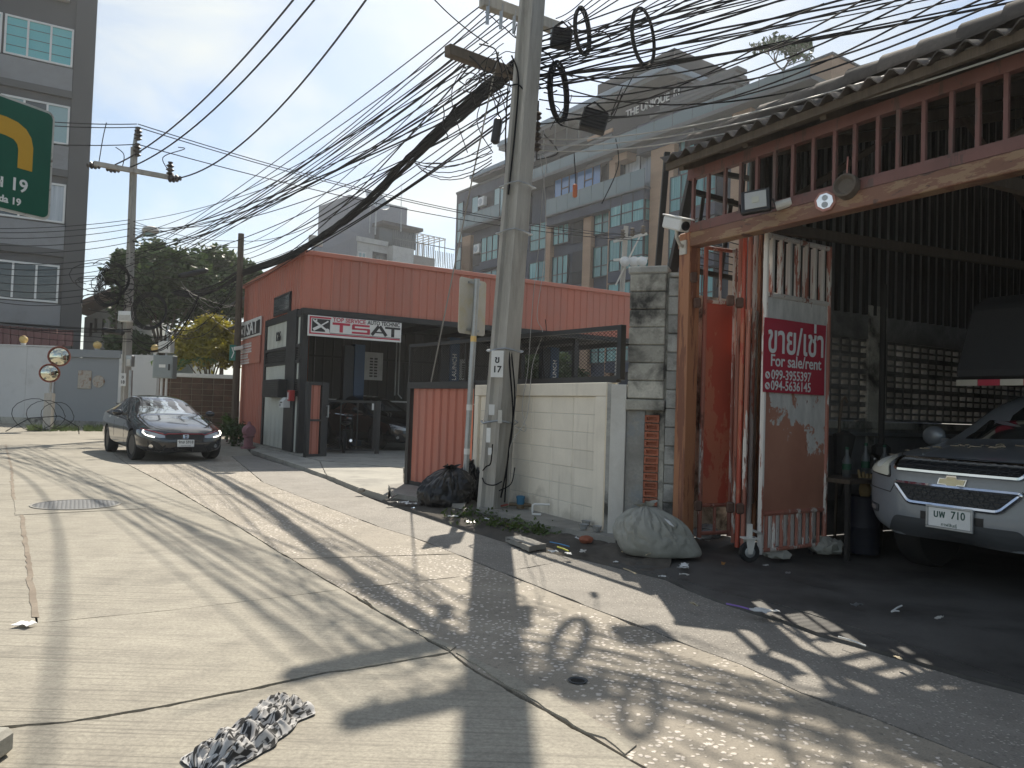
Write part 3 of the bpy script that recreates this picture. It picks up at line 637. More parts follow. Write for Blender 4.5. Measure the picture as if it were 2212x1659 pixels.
# old plastered pillar with vent bricks
OP = G(1314, 1158, .1); OG = G(1474, 1172, .1); AP = math.atan2((OG - OP).y, (OG - OP).x); FP = Frame(OP, AP); PL = (OG - OP).length
px = lambda u: FP.px(u, 1000)[0]
a0, a1, a2, a3, a4 = px(1316), px(1350), px(1390), px(1421), px(1432)
ow = thing('old_wall', 'stained concrete wall pier with bare blocks and a strip of terracotta vent bricks', 'wall', OP)
fpart('plaster_pier', MT['offwhite'], ow, FP, (a0, a1 - .004, .0, .2, .05, 1.66), bevel=.006); fpart('pier_edge', MT['block'], ow, FP, (a0 - .045, a0 - .002, .02, .2, .05, 1.67))
fpart('core', MT['oldconc'], ow, FP, (a1 + .01, PL - .02, .06, .3, .05, 2.82)); fpart('cap', MT['block'], ow, FP, (a1 - .02, a4 + .005, -.015, .3, 2.80, 2.88), bevel=.015); fpart('cap', MT['block'], ow, FP, (a4 + .02, PL, -.005, .3, 2.76, 2.80), bevel=.012)
def block_run(s0, s1, z0, z1, n, m, name='block', d=0.0, dep=.06, jit=.006):
    h = (z1 - z0) / n; b_ = MB(); b_.box(.003, s1 - s0 - .003, 0, dep, .003, h - .003); me = b_.mesh(name, m, bevel=.009)
    for k in range(n): inst(me, name, ow, FP.p(s0, d + R.uniform(-jit, jit), z0 + k * h), (0, 0, AP))
block_run(a1, a4 - .012, 1.52, 2.80, 7, MT['oldconc']); block_run(a4 + .005, PL - .005, .1, 2.755, 14, MT['block'], d=.02)
fpart('ledge', MT['oldconc'], ow, FP, (a1 - .005, a4, -.03, .06, 1.40, 1.51), bevel=.01); fpart('blue_grey_panel', mat('blue_grey_plaster', (.27, .26, .235), .9, var=.25, sc=4, bump=.4, dirt=(.20, .235, .26), damt=(.45, .6), world=True), ow, FP, (a1, a2 - .004, .025, .1, .08, 1.395))
tz0, tz1, tn = .1, 1.36, 15; th_ = (tz1 - tz0) / tn; tb = MB(); wd = a3 - a2
for b in ((0, wd, 0, .07, .004, th_ * .3), (0, wd, 0, .07, th_ * .7, th_ - .006), (0, wd * .14, 0, .07, th_ * .3, th_ * .7), (wd * .86, wd, 0, .07, th_ * .3, th_ * .7), (wd * .14, wd * .86, .03, .07, th_ * .3, th_ * .7)): tb.box(*b)
tme = tb.mesh('vent_brick', MT['terra'])
for k in range(tn): inst(tme, 'vent_brick', ow, FP.p(a2, .015 + R.uniform(-.006, .006), tz0 + k * th_), (0, R.uniform(-.02, .02), AP))
fpart('side_plaster', MT['oldconc'], ow, FP, (a3 + .002, a4 + .002, .03, .1, .08, 1.395))
# ------------------------------------------------------------------ old roadside shed with its steel gable screen
MT['peelgate'] = peel('peeling_gate_paint', [((.40, .155, .11), 0), ((.66, .62, .56), .55), ((.18, .075, .05), .60)], 7, (1, 1, .14), bump=.7)
MT['peelwhite'] = peel('peeling_white_paint', [((.66, .62, .57), 0), ((.33, .115, .075), .55), ((.12, .06, .045), .66)], 8, (1.2, 1.2, .13), bump=.7)
MT['peelred'] = peel('red_sheet_paint', [((.50, .10, .06), 0), ((.55, .19, .11), .52), ((.55, .40, .33), .70)], 2.2, (1.3, 1.3, .45), .5, .15)
MT['peelorange'] = peel('orange_post_paint', [((.35, .155, .075), 0), ((.20, .075, .04), .52), ((.55, .48, .40), .66)], 5, (1.5, 1.5, .12))
def mat_panel():
    m = NT('primer_panel_paint'); pos = m.n('ShaderNodeNewGeometry').outputs['Position']; z = m.n('ShaderNodeSeparateXYZ', {0: pos})
    w = m.n('ShaderNodeMapping', {0: pos, 'Scale': (1, 1, .75)}).outputs[0]; n = m.n('ShaderNodeTexNoise', {'Vector': w, 'Scale': 3.4, 'Detail': 8.0, 'Roughness': .66, 'Distortion': .2}).outputs[0]; n2 = m.noise(11, 6, .7, m.n('ShaderNodeMapping', {0: pos, 'Scale': (1, 1, .3)}).outputs[0])
    hz_ = m.n('ShaderNodeMapRange', {0: z.outputs[2], 1: .7, 2: 2.3, 3: -.20, 4: .30}).outputs[0]; hx = m.n('ShaderNodeMapRange', {0: z.outputs[0], 1: 2.2, 2: 3.1, 3: -.05, 4: .08}).outputs[0]
    k = m.n('ShaderNodeMath', {0: m.n('ShaderNodeMath', {0: n, 1: hz_}, operation='ADD').outputs[0], 1: hx}, operation='ADD').outputs[0]
    base = m.mix(m.ramp(m.noise(1.7, 5, .6, w), .35, .65), (.34, .145, .095), (.44, .21, .14)); pale = m.mix(m.ramp(n2, .35, .65), (.48, .47, .44), (.66, .64, .60))
    c = m.mix(m.ramp(k, .545, .565), base, pale); c = m.mix(m.ramp(n2, .66, .69), c, (.20, .085, .06)); m.set(Base_Color=c, Roughness=.6); m.bump(k, .2, .003); return m.m
MT['peelpanel'] = mat_panel()
MT['rustbeam'] = peel('rusty_beam', [((.20, .095, .058), 0), ((.28, .175, .10), .5), ((.09, .05, .037), .6)], 6, (.35, .35, 1.4))
MT['redbar'] = peel('dull_red_bars', [((.175, .078, .064), 0), ((.12, .07, .058), .55)], 5, (1, 1, .2))
MT['rooftile'] = mat('mossy_roof_sheet', (.13, .11, .095), .9, var=.3, sc=3, fine=30, bump=.5, dirt=(.05, .045, .04), rnd=.2, world=True)
MT['shedclad'] = mat('dark_shed_sheet', (.19, .185, .175), .8, var=.2, rnd=.1); MT['batten'] = mat('dark_batten', (.03, .028, .026), .8)
MT['breeze'] = mat('breeze_block', (.20, .195, .185), .9, var=.25, sc=4, bump=.4, dirt=(.06, .058, .053), rnd=.2, world=True)
SO = OG.copy(); SO.z = 0; FS = Frame(SO, A2)
shed = thing('roadside_shed', 'dark open shed with a corrugated roof over a rusty barred steel beam', 'shed', SO)
zbm = 3.10
fpart('corner_post', MT['peelorange'], shed, FS, (-.07, .08, -.08, .07, .05, zbm + .09), bevel=.006)
fpart('main_beam', MT['rustbeam'], shed, FS, (-.10, 9.5, -.075, .06, zbm - .06, zbm + .08), bevel=.008)
fpart('beam_flange', MT['redbar'], shed, FS, (-.02, 9.5, -.06, .05, zbm + .085, zbm + .15), (-.02, 9.5, -.02, .03, zbm + .15, zbm + .19))
ze = (FS.px(1440, 332, -.3)[1] + FS.px(2205, 70, -.3)[1]) / 2
fpart('eave_beam', MT['redbar'], shed, FS, (-.04, 9.5, -.02, .05, ze - .16, ze - .06)); fpart('fascia_board', MT['wood'], shed, FS, (-.10, 9.5, -.26, -.22, ze - .09, ze - .02))
bars = [FS.px(u, 450)[0] for u in (1497, 1529, 1565, 1599, 1634, 1672, 1711, 1755, 1801, 1844, 1894, 1938, 1993, 2053, 2110, 2171)]
while bars[-1] < 9: bars.append(bars[-1] + .21)
bm0 = MB(); bm0.box(-.015, .015, -.015, .015, 0, ze - .16 - zbm - .19); bme = bm0.mesh('bar', MT['redbar'])
for s in bars: inst(bme, 'bar', shed, FS.p(s, .005, zbm + .19), (0, 0, A2))
# roof: corrugated sheets in overlapping courses, rising from the eave
pit = .177; SW = pit * 5; SL_ = 1.3; sl_a = math.radians(17)
def roof_fn(a, b):
    x = a * (SW + pit * .6); y = b * SL_; return (x, y * math.cos(sl_a), y * math.sin(sl_a) + .035 * math.cos(x / pit * 2 * math.pi))
m_ = MB(); m_.grid(roof_fn, 34, 3); k = len(m_.v); m_.v += [v - Vector((0, 0, .012)) for v in m_.v]; m_.f += [tuple(k + i for i in reversed(f)) for f in m_.f]
m_.f += [(i, i + k, i + k + 1, i + 1) for i in range(34)] + [(j * 35, (j + 1) * 35, (j + 1) * 35 + k, j * 35 + k) for j in range(3)] + [(j * 35 + 34, j * 35 + 34 + k, (j + 1) * 35 + 34 + k, (j + 1) * 35 + 34) for j in range(3)]
rme = m_.mesh('roof_sheet', MT['rooftile'], smooth=True)
for r_ in range(9):
    for c_ in range(12):
        p = FS.p(-.12 + c_ * SW, -.32 + r_ * 1.12 * math.cos(sl_a), ze + r_ * (1.12 * math.sin(sl_a) + .012) + R.uniform(-.008, .008))
        inst(rme, 'roof_sheet', shed, p, (R.uniform(-.012, .012), 0, A2 + R.uniform(-.012, .012)))
cm = MB(); cm.grid(lambda a, b: (.34 * a, -.11 * math.cos(math.pi * b), .11 * math.sin(math.pi * b) * (1.12 - .24 * a)), 3, 8); k = len(cm.v); cm.v += [v * .98 - Vector((0, 0, .012)) for v in cm.v]; cm.f += [tuple(k + i for i in reversed(f)) for f in cm.f]
cme = cm.mesh('ridge_tile', MT['rooftile'], smooth=True)
for k in range(34): inst(cme, 'ridge_tile', shed, FS.p(.02 + .3 * k, -.02, ze + .14 + R.uniform(-.01, .01)), (0, 0, A2 + R.uniform(-.03, .03)), (1, 1, 1.25))
for i in range(12):
    m_ = MB(); s = .05 + i * .82; m_.bar(FS.p(s, -.2, ze - .06), FS.p(s, 9.3, ze - .06 + 9.5 * math.tan(sl_a)), .06, .11); m_.build('rafter', MT['wood'], shed)
for i in range(10):
    m_ = MB(); d = .3 + i * 1.0; m_.bar(FS.p(-.05, d, ze - .02 + (d + .32) * math.tan(sl_a)), FS.p(9.4, d, ze - .02 + (d + .32) * math.tan(sl_a)), .06, .05); m_.build('purlin', MT['wood'], shed)
for s, d in ((.6, 3.5), (2.6, 3.5), (5.2, 3.5)):
    m_ = MB(); m_.bar(FS.p(s, .1, zbm + .1), FS.p(s, 7, zbm + .4), .07, .1); m_.bar(FS.p(s, .3, zbm + .15), FS.p(s, d, 5.2), .05, .06); m_.bar(FS.p(s, 6.5, zbm + .3), FS.p(s, d, 5.2), .05, .06); m_.build('truss', MT['wood'], shed)
# side wall (runs back from the corner post)
FX = Frame(FS.p(0, .25, 0), A1)
fpart('corner_wall', MT['oldconc'], shed, FX, (-.35, .9, .45, .58, .05, 2.68)); fpart('low_wall', MT['breeze'], shed, FX, (.55, 9.2, .0, .12, .05, 1.36)); fpart('wall_ledge', MT['oldconc'], shed, FX, (.55, 9.2, -.05, .0, 1.27, 1.36), bevel=.01)
for s0, s1 in ((1.3, 2.3), (2.75, 4.6), (4.9, 6.8)): fpart('wall_panel', MT['shedclad'], shed, FX, (s0, s1, -.03, -.001, .45, 1.18), bevel=.008)
m_ = MB(); B_, Hh = .17, .195
for b in ((0, .02, 0, .1, 0, Hh), (B_ - .02, B_, 0, .1, 0, Hh), (.02, B_ - .02, 0, .1, 0, .03), (.02, B_ - .02, 0, .1, Hh - .03, Hh), (.02, B_ - .02, 0, .1, Hh / 2 - .012, Hh / 2 + .012)): m_.box(*b)
bre = m_.mesh('breeze_block', MT['breeze'])
cs = [FX.px(u, 850)[0] for u in (1868, 1902)]
for r_ in range(5):
    s = .58
    while s < 9:
        if not (cs[0] < s < cs[1] - .1): inst(bre, 'breeze_block', shed, FX.p(s, .01, 1.365 + r_ * Hh), (0, 0, A1))
        s += B_ + .004
fpart('wall_column', MT['oldconc'], shed, FX, (cs[0] + .03, cs[1] + .08, -.02, .16, .05, 2.75), bevel=.01)
fpart('tie_beam', MT['breeze'], shed, FX, (.55, 9.2, -.01, .13, 1.365 + 5 * Hh + .002, 2.62))
m_ = MB(); ztop = lambda s: ze + .01 + (s + .57) * .317; m_.prism([FX.p(.62, .02, 2.625), FX.p(9.2, .02, 2.625), FX.p(9.2, .02, ztop(9.2)), FX.p(.62, .02, ztop(.62))], FX.n * .03); m_.build('upper_sheet', MT['shedclad'], shed)  # near end is added length over the open corner to block sun
bt = MB(); bt.box(0, .05, -.03, .015, 0, 1.0); btm = bt.mesh('batten', MT['batten'])
for k in range(49): inst(btm, 'batten', shed, FX.p(.66 + k * .17, 0, 2.63), (0, 0, A1), (1, 1, ztop(.66 + k * .17) - 2.72))
fpart('pipe_rail', MT['galv'], shed, FX, (.6, 9, -.09, -.05, 1.19, 1.23)); fpart('back_wall', MT['shedclad'], shed, FS, (-.4, 9.5, 9.3, 9.4, .05, 6.78)); fpart('far_wall', MT['shedclad'], shed, FX, (-.2, 9.4, -9.6, -9.5, .05, 3.6))
# open framework in the upper corner
for (a, b, w) in (((1516, 290, 8.05), (1447, 610, 8.0), .09), ((1441, 330, 8.2), (1420, 590, 8.2), .06), ((1490, 412, 8.0), (1690, 468, 8.6), .05), ((1540, 372, 8.2), (1700, 400, 8.8), .05), ((1520, 420, 8.1), (1497, 590, 8.1), .035), ((1580, 430, 8.3), (1552, 620, 8.3), .045), ((1500, 585, 8.2), (1640, 612, 8.5), .05), ((1660, 300, 8.7), (1650, 560, 8.7), .07), ((1610, 320, 8.5), (1600, 470, 8.5), .04)):
    m_ = MB(); m_.bar(at(*a), at(*b), w, w); m_.build('frame_member', MT['batten'], shed)
for k in range(5):
    m_ = MB(); m_.tube([at(1482, 498 + k * 17, 8.1), at(1640, 540 + k * 15, 8.5)], .006, 4); m_.build('wire', MT['batten'], shed)
# ------------------------------------------------------------------ gate: folded leaves and the turned leaf
GA = G(1510, 1163, .12); GB = G(1574, 1160, .12); FA = Frame(GA, math.atan2((GB - GA).y, (GB - GA).x)); WG = (GB - GA).length
zz = lambda f, u, v: f.px(u, v)[1]
fg = thing('folding_gate', 'folded stack of tall peeling red gate leaves beside the orange post', 'gate', GA)
zt0, zm0, zm1 = zz(FA, 1540, 537), zz(FA, 1540, 652), zz(FA, 1540, 1091)
for s in (0, WG): m_ = MB(); m_.tube([FA.p(s, 0, .13), FA.p(s, 0, zt0 + .03)], .024, 8); m_.build('stile', MT['peelgate'], fg, smooth=True)
for z in (zt0, zm0, zm1, .17): m_ = MB(); m_.tube([FA.p(.02, 0, z), FA.p(WG - .02, 0, z)], .021, 8); m_.build('rail', MT['peelgate'], fg, smooth=True)
fpart('sheet', MT['peelred'], fg, FA, (.02, WG - .02, -.004, .004, zm1 + .02, zm0 - .02))
for z0, z1 in ((.18, zm1 - .02), (zm0 + .02, zt0 - .02)): m_ = MB(); m_.tube([FA.p(WG / 2, 0, z0), FA.p(WG / 2, 0, z1)], .016, 8); m_.build('bar', MT['peelgate'], fg, smooth=True)
for j, (u, v, top, m) in enumerate(((1583, 1172, 503, 'peelgate'), (1592, 1182, 498, 'peelred'), (1604, 1185, 506, 'peelgate'), (1616, 1180, 500, 'peelwhite'), (1627, 1170, 508, 'peelorange'))):
    b = G(u, v, .1); t = at(u + 17, top, b.y); t.x = b.x + .01; d = Vector((.30, .62, 0)); b2 = b + d
    m_ = MB(); m_.tube([b, Vector((t.x, t.y, t.z))], .023, 8); m_.build('stile', MT[m], fg, smooth=True)
    m_ = MB(); m_.tube([b2, b2 + Vector((0, 0, t.z - .1))], .022, 8); m_.build('stile', MT['peelgate'], fg, smooth=True)
    m_ = MB(); n_ = Vector((-d.y, d.x, 0)).normalized() * .004; zc = Vector((0, 0, 1))
    m_.hexa([b - n_ + zc * .4, b + n_ + zc * .4, b2 + n_ + zc * .4, b2 - n_ + zc * .4, b - n_ + zc * 2.35, b + n_ + zc * 2.35, b2 + n_ + zc * 2.35, b2 - n_ + zc * 2.35]); m_.build('sheet', MT['peelwhite'] if j % 2 else MT['peelred'], fg)
for u, v in ((1505, 655), (1576, 650), (1596, 655), (1507, 1092), (1576, 1095), (1597, 1098), (1497, 600)):
    p = at(u, v, 7.62 if u < 1570 else 7.3); m_ = MB(); m_.box(p.x - .035, p.x + .035, p.y - .05, p.y + .0, p.z - .05, p.z + .05); m_.build('hinge', mat('rusty_hinge', (.10, .055, .04), .9, bump=.8), fg, .012)
L0 = G(1641, 1197, .12); L1 = G(1779, 1181, .12); FGL = Frame(L0, math.atan2((L1 - L0).y, (L1 - L0).x)); LW = (L1 - L0).length
gl_ = thing('gate_leaf', 'turned peeling gate leaf on a castor wheel carrying the red sale banner', 'gate', L0)
avg = lambda a, b: (zz(FGL, *a) + zz(FGL, *b)) / 2
g_t, g_m, g_b = avg((1645, 505), (1787, 537)), avg((1645, 636), (1786, 655)), avg((1636, 1109), (1776, 1102))
for s, m in ((0, 'peelwhite'), (LW, 'peelgate')): m_ = MB(); m_.tube([FGL.p(s, 0, .12), FGL.p(s, 0, g_t + .02)], .026, 8); m_.build('stile', MT[m], gl_, smooth=True)
for z, m in ((g_t, 'peelwhite'), (g_m, 'peelwhite'), (g_b, 'peelgate'), (.15, 'peelgate')): m_ = MB(); m_.tube([FGL.p(.025, 0, z), FGL.p(LW - .025, 0, z)], .026 if z > .2 else .02, 8); m_.build('rail', MT[m], gl_, smooth=True)
fpart('sheet', MT['peelpanel'], gl_, FGL, (.02, LW - .02, -.005, .005, g_b + .02, g_m - .02))
for k in range(7): fpart('bar', MT['peelwhite'], gl_, FGL, (.07 + k * (LW - .14) / 6.4, .105 + k * (LW - .14) / 6.4, -.016, .016, g_m + .02, g_t - .02), bevel=.003); fpart('bar', MT['peelwhite'], gl_, FGL, (.12 + k * (LW - .14) / 6.4, .145 + k * (LW - .14) / 6.4, .05, .07, g_m + .02, g_t - .02))
for k in range(8):
    m_ = MB(); s = .08 + k * (LW - .12) / 7.5; m_.tube([FGL.p(s, 0, .16), FGL.p(s, 0, g_b - .02)], .017, 7); m_.build('bar', MT['peelgate'], gl_, smooth=True)
    m_ = MB(); m_.tube([FGL.p(s + .06, .09, .14), FGL.p(s + .06, .09, g_b)], .017, 7); m_.build('bar', MT['peelwhite'], gl_, smooth=True)
wc = at(1618, 1203, 6.98); wc.z = .155; wx = (FGL.e * .9 - FGL.n * .45).normalized(); ax = Vector((-wx.y, wx.x, 0))
cw_ = bpy.data.objects.new('castor', None); COL.objects.link(cw_); cw_.parent = gl_; cw_.location = wc - wloc(gl_)
m_ = MB(); m_.lathe([(.055, -.022), (.085, -.022), (.093, -.012), (.093, .012), (.085, .022), (.055, .022)], wc, 20, ax); m_.build('tyre', MT['rubber'], cw_, smooth=True)
m_ = MB(); m_.lathe([(.01, -.03), (.03, -.026), (.058, -.02), (.058, .02), (.03, .026), (.01, .03)], wc, 16, ax); m_.build('hub', MT['galv'], cw_, smooth=True)
m_ = MB()
for sg2 in (-1, 1): m_.prism([wc + ax * .034 * sg2 + wx * -.045 + Vector((0, 0, .12)), wc + ax * .034 * sg2 + wx * .045 + Vector((0, 0, .12)), wc + ax * .034 * sg2 + wx * .02 + Vector((0, 0, -.015)), wc + ax * .034 * sg2 - wx * .02 + Vector((0, 0, -.015))], ax * .004)
m_.bar(wc + wx * -.07 + Vector((0, 0, .125)), wc + wx * .07 + Vector((0, 0, .125)), .1, .012); m_.bar(wc + Vector((0, 0, .13)), wc + Vector((0, 0, .25)), .04, .04); m_.bar(wc + Vector((0, 0, .2)), FGL.p(.03, 0, .3), .04, .02); m_.build('fork', MT['offwhite'], cw_)
# sale banner
bq = [FGL.px(*p) for p in ((1645, 686), (1777, 704), (1775, 853), (1642, 848))]
b0, b1, bz0, bz1 = (bq[0][0] + bq[3][0]) / 2, (bq[1][0] + bq[2][0]) / 2, (bq[2][1] + bq[3][1]) / 2, (bq[0][1] + bq[1][1]) / 2
bo = FGL.p(b0, -.03, bz0); bn = thing('sale_banner', 'red For sale/rent banner with white lettering tied to the gate leaf', 'banner', bo)
bw_, bh_ = b1 - b0, bz1 - bz0
m_ = MB(); m_.grid(lambda a, b: FGL.p(b0 + a * bw_, -.034 + .006 * math.sin(a * 7 + b * 3), bz0 + b * bh_), 16, 16); k = len(m_.v); m_.v += [v + FGL.n * .002 for v in m_.v]; m_.f += [tuple(k + i for i in reversed(f)) for f in m_.f]
m_.build('cloth', mat('red_vinyl', (.42, .03, .055), .5, var=.06, bump=.05), bn, smooth=True)
def bt_(t, a, b, size, wmax, off=.004, al='CENTER'): text(t, 'lettering', MT['whitetext'], bn, plane_matrix(FGL.p(b0 + a * bw_, -.044, bz0 + b * bh_) - bo, FGL.e), size, off, .001, al, wmax=wmax * bw_)
bt_('ขาย/เช่า', .5, .70, .36, .90, .006); bt_('For sale/rent', .5, .425, .155, .82, .0022); bt_('099-3955397', .425, .235, .125, .64, .0015); bt_('094-5636145', .425, .09, .125, .64, .0015)
m_ = MB()
for z in (.23, .085): 
    c = FGL.p(b0 + .055 * bw_, -.042, bz0 + z * bh_); m_.lathe([(.034, 0), (.034, .002)], c, 14, FGL.n)
m_.build('phone_icon', MT['whitetext'], bn); m_ = MB()
for z in (.23, .085):
    c = FGL.p(b0 + .055 * bw_, -.043, bz0 + z * bh_); m_.bar(c + FGL.e * -.014 + Vector((0, 0, .014)), c + FGL.e * .014 + Vector((0, 0, -.014)), .012, .003, FGL.n)
m_.build('phone_handset', MT['redtext'], bn)
# fittings on the beam
cp = at(1462, 484, 7.55); cc = thing('security_camera', 'white bullet security camera on a wall bracket by the shed corner', 'camera', cp)
dr = Vector((.34, -.80, -.30)).normalized(); m_ = MB(); m_.bar(cp - dr * .17, cp + dr * .15, .125, .12); m_.build('housing', MT['white'], cc, .014)
m_ = MB(); m_.bar(cp - dr * .16 + Vector((0, 0, .072)), cp + dr * .21 + Vector((0, 0, .072)), .14, .014); m_.build('sunshield', MT['white'], cc, .004)
m_ = MB(); m_.lathe([(.045, 0), (.045, .012), (.03, .014), (.028, .004)], cp + dr * .15, 16, dr); m_.build('lens', MT['blackplastic'], cc)
m_ = MB(); e_ = FS.p(0, -.09, zbm - .05); m_.tube([cp - Vector((0, 0, .06)), cp - Vector((0, 0, .13)), (cp + e_) / 2 - Vector((0, 0, .09)), e_], .017, 7); m_.bar(e_ + Vector((0, 0, -.08)), e_ + Vector((0, 0, .06)), .09, .02, FS.n); m_.build('bracket', MT['offwhite'], cc)
fp = at(1632, 432, 6.6); fl_ = thing('led_floodlight', 'square black LED floodlight tilted on the barred beam', 'floodlight', fp); ff = plane_matrix(fp, (.86, -.42, .10), (.25, .25, .93)).to_3x3()
def fbx(x0, x1, y0, y1, z0, z1): 
    m_ = MB(); m_.box(x0, x1, y0, y1, z0, z1); m_.v = [fp + ff @ v for v in m_.v]; return m_
fbx(-.125, .125, -.115, .115, -.05, .0).build('housing', MT['blackplastic'], fl_, .01); fbx(-.09, .09, -.085, .085, .0, .006).build('lens', plain('led_lens', (.45, .45, .42), .3), fl_); fbx(-.03, .03, -.03, .03, .006, .010).build('led_chip', plain('led_chip', (.5, .49, .40), .5), fl_)
m_ = MB(); m_.tube([fp + ff @ Vector((-.14, 0, -.03)), fp + ff @ Vector((-.145, -.03, -.12)), fp + ff @ Vector((.145, -.03, -.12)), fp + ff @ Vector((.14, 0, -.03))], .009, 6); m_.build('bracket', MT['blackplastic'], fl_)
m_ = MB(); m_.tube([fp + ff @ Vector((.15, -.02, -.12)), fp + ff @ Vector((.28, .0, -.12))], .04, 10); m_.build('sensor', MT['offwhite'], fl_)
mp2 = FS.px(1784, 436, -.09); mo = FS.p(mp2[0], -.095, mp2[1]); br = thing('octagon_mirror', 'small octagonal mirror with a pink frame hung on the rusty beam', 'mirror', mo)
fd = (Vector((-.55, -.80, .0))).normalized(); m_ = MB(); m_.lathe([(.085, 0), (.085, .02), (.065, .022)], mo, 8, fd); m_.build('frame', mat('pink_frame', (.50, .24, .20), .6), br); m_ = MB(); m_.lathe([(.066, 0), (.066, .003)], mo + fd * .0225, 8, fd); m_.build('mirror_glass', plain('mirror_glass', (.8, .82, .84), .03, 1.0), br)
m_ = MB(); m_.lathe([(.024, 0), (.024, .002)], mo + fd * .026 + Vector((0, 0, .026)), 8, fd); m_.lathe([(.026, 0), (.026, .002)], mo + fd * .026 + Vector((0, 0, -.03)), 10, fd); m_.build('painted_emblem', MT['galv'], br)
hp = FS.px(1836, 405, -.06); ho = FS.p(hp[0], -.1, hp[1]); hn = thing('dusty_bell', 'dusty rounded metal bell hung by a cord on the barred beam', 'bell', ho)
hd = Vector((-.75, -.62, .12)).normalized(); m_ = MB(); m_.lathe([(.02, -.16), (.07, -.15), (.098, -.1), (.10, .0), (.095, .045), (.08, .05), (.06, .02)], ho, 18, hd); m_.build('body', mat('dusty_metal', (.12, .10, .08), .85, var=.3, bump=.5), hn, smooth=True)
m_ = MB(); m_.tube([ho + Vector((0, 0, .1)), ho + Vector((.005, 0, .24))], .006, 5); m_.build('cord', mat('pink_cord', (.42, .20, .17), .8), hn)
# ------------------------------------------------------------------ vehicles
def ringpts(zb, zmid, wm, zbl, wb, zr, wr, zt):
    return [(0, zb), (.8 * wm, zb), (.97 * wm, zb + .1), (wm, zmid), (wm * .992, zbl - .06), (wb, zbl), ((wb + wr) / 2 + .01, (zbl + zr) / 2), (wr, zr), (wr * .55, zt - .006), (0, zt)]
def car_body(st, ffn, arches, sub=2):
    """closed hull lofted through the stations (front first), with a shaped front and cut wheel arches"""
    m = MB(); rings = []
    for x, pr in st:
        half = ringpts(*pr); r = [(x, y, z) for y, z in half] + [(x, -y, z) for y, z in half[-2:0:-1]]
        rings.append(len(m.v)); m.v += [Vector(p) for p in r]
    N = 18
    for a, b in zip(rings, rings[1:]):
        for k in range(N): m.f.append((a + k, a + (k + 1) % N, b + (k + 1) % N, b + k))
    half = ringpts(*st[0][1]); f0 = rings[0]; L_ = lambda j: f0 + j; Rr = lambda j: f0 + (N - j) % N
    rows = []
    for j in range(1, 8):
        y, z = half[j]
        if j == 1: rows.append([L_(1), None, L_(0), None, Rr(1)]); 
        elif j == 7: rows.append([L_(7), L_(8), L_(9), Rr(8), Rr(7)]); continue
        else: rows.append([L_(j), None, None, None, Rr(j)])
        for c, fy in ((1, .55), (2, 0), (3, -.55)):
            if rows[-1][c] is None:
                m.v.append(Vector((ffn(y * fy, z), y * fy, z))); rows[-1][c] = len(m.v) - 1
    for a, b in zip(rows, rows[1:]):
        for c in range(4): m.f.append((a[c], a[c + 1], b[c + 1], b[c]))
    m.f.append(tuple(reversed([rings[-1] + k for k in range(N)])))
    me = m.mesh('body', None); o = bpy.data.objects.new('body', me); COL.objects.link(o)
    md = o.modifiers.new('s', 'SUBSURF'); md.levels = sub; md.render_levels = sub
    tmp = []
    for (x, z, r, w) in arches:
        for sy in (1, -1):
            c = MB(); c.lathe([(r, -.25), (r, .3)], (x, sy * w, z), 28, (0, 1, 0)); co = bpy.data.objects.new('cut', c.mesh('cut', None)); COL.objects.link(co); tmp.append(co)
            b = o.modifiers.new('b', 'BOOLEAN'); b.operation = 'DIFFERENCE'; b.object = co; b.solver = 'EXACT'
    dg = bpy.context.evaluated_depsgraph_get(); out = bpy.data.meshes.new_from_object(o.evaluated_get(dg))
    for t in tmp + [o]: bpy.data.objects.remove(t)
    out.polygons.foreach_set('use_smooth', [True] * len(out.polygons)); out.set_sharp_from_angle(angle=math.radians(50))
    return out
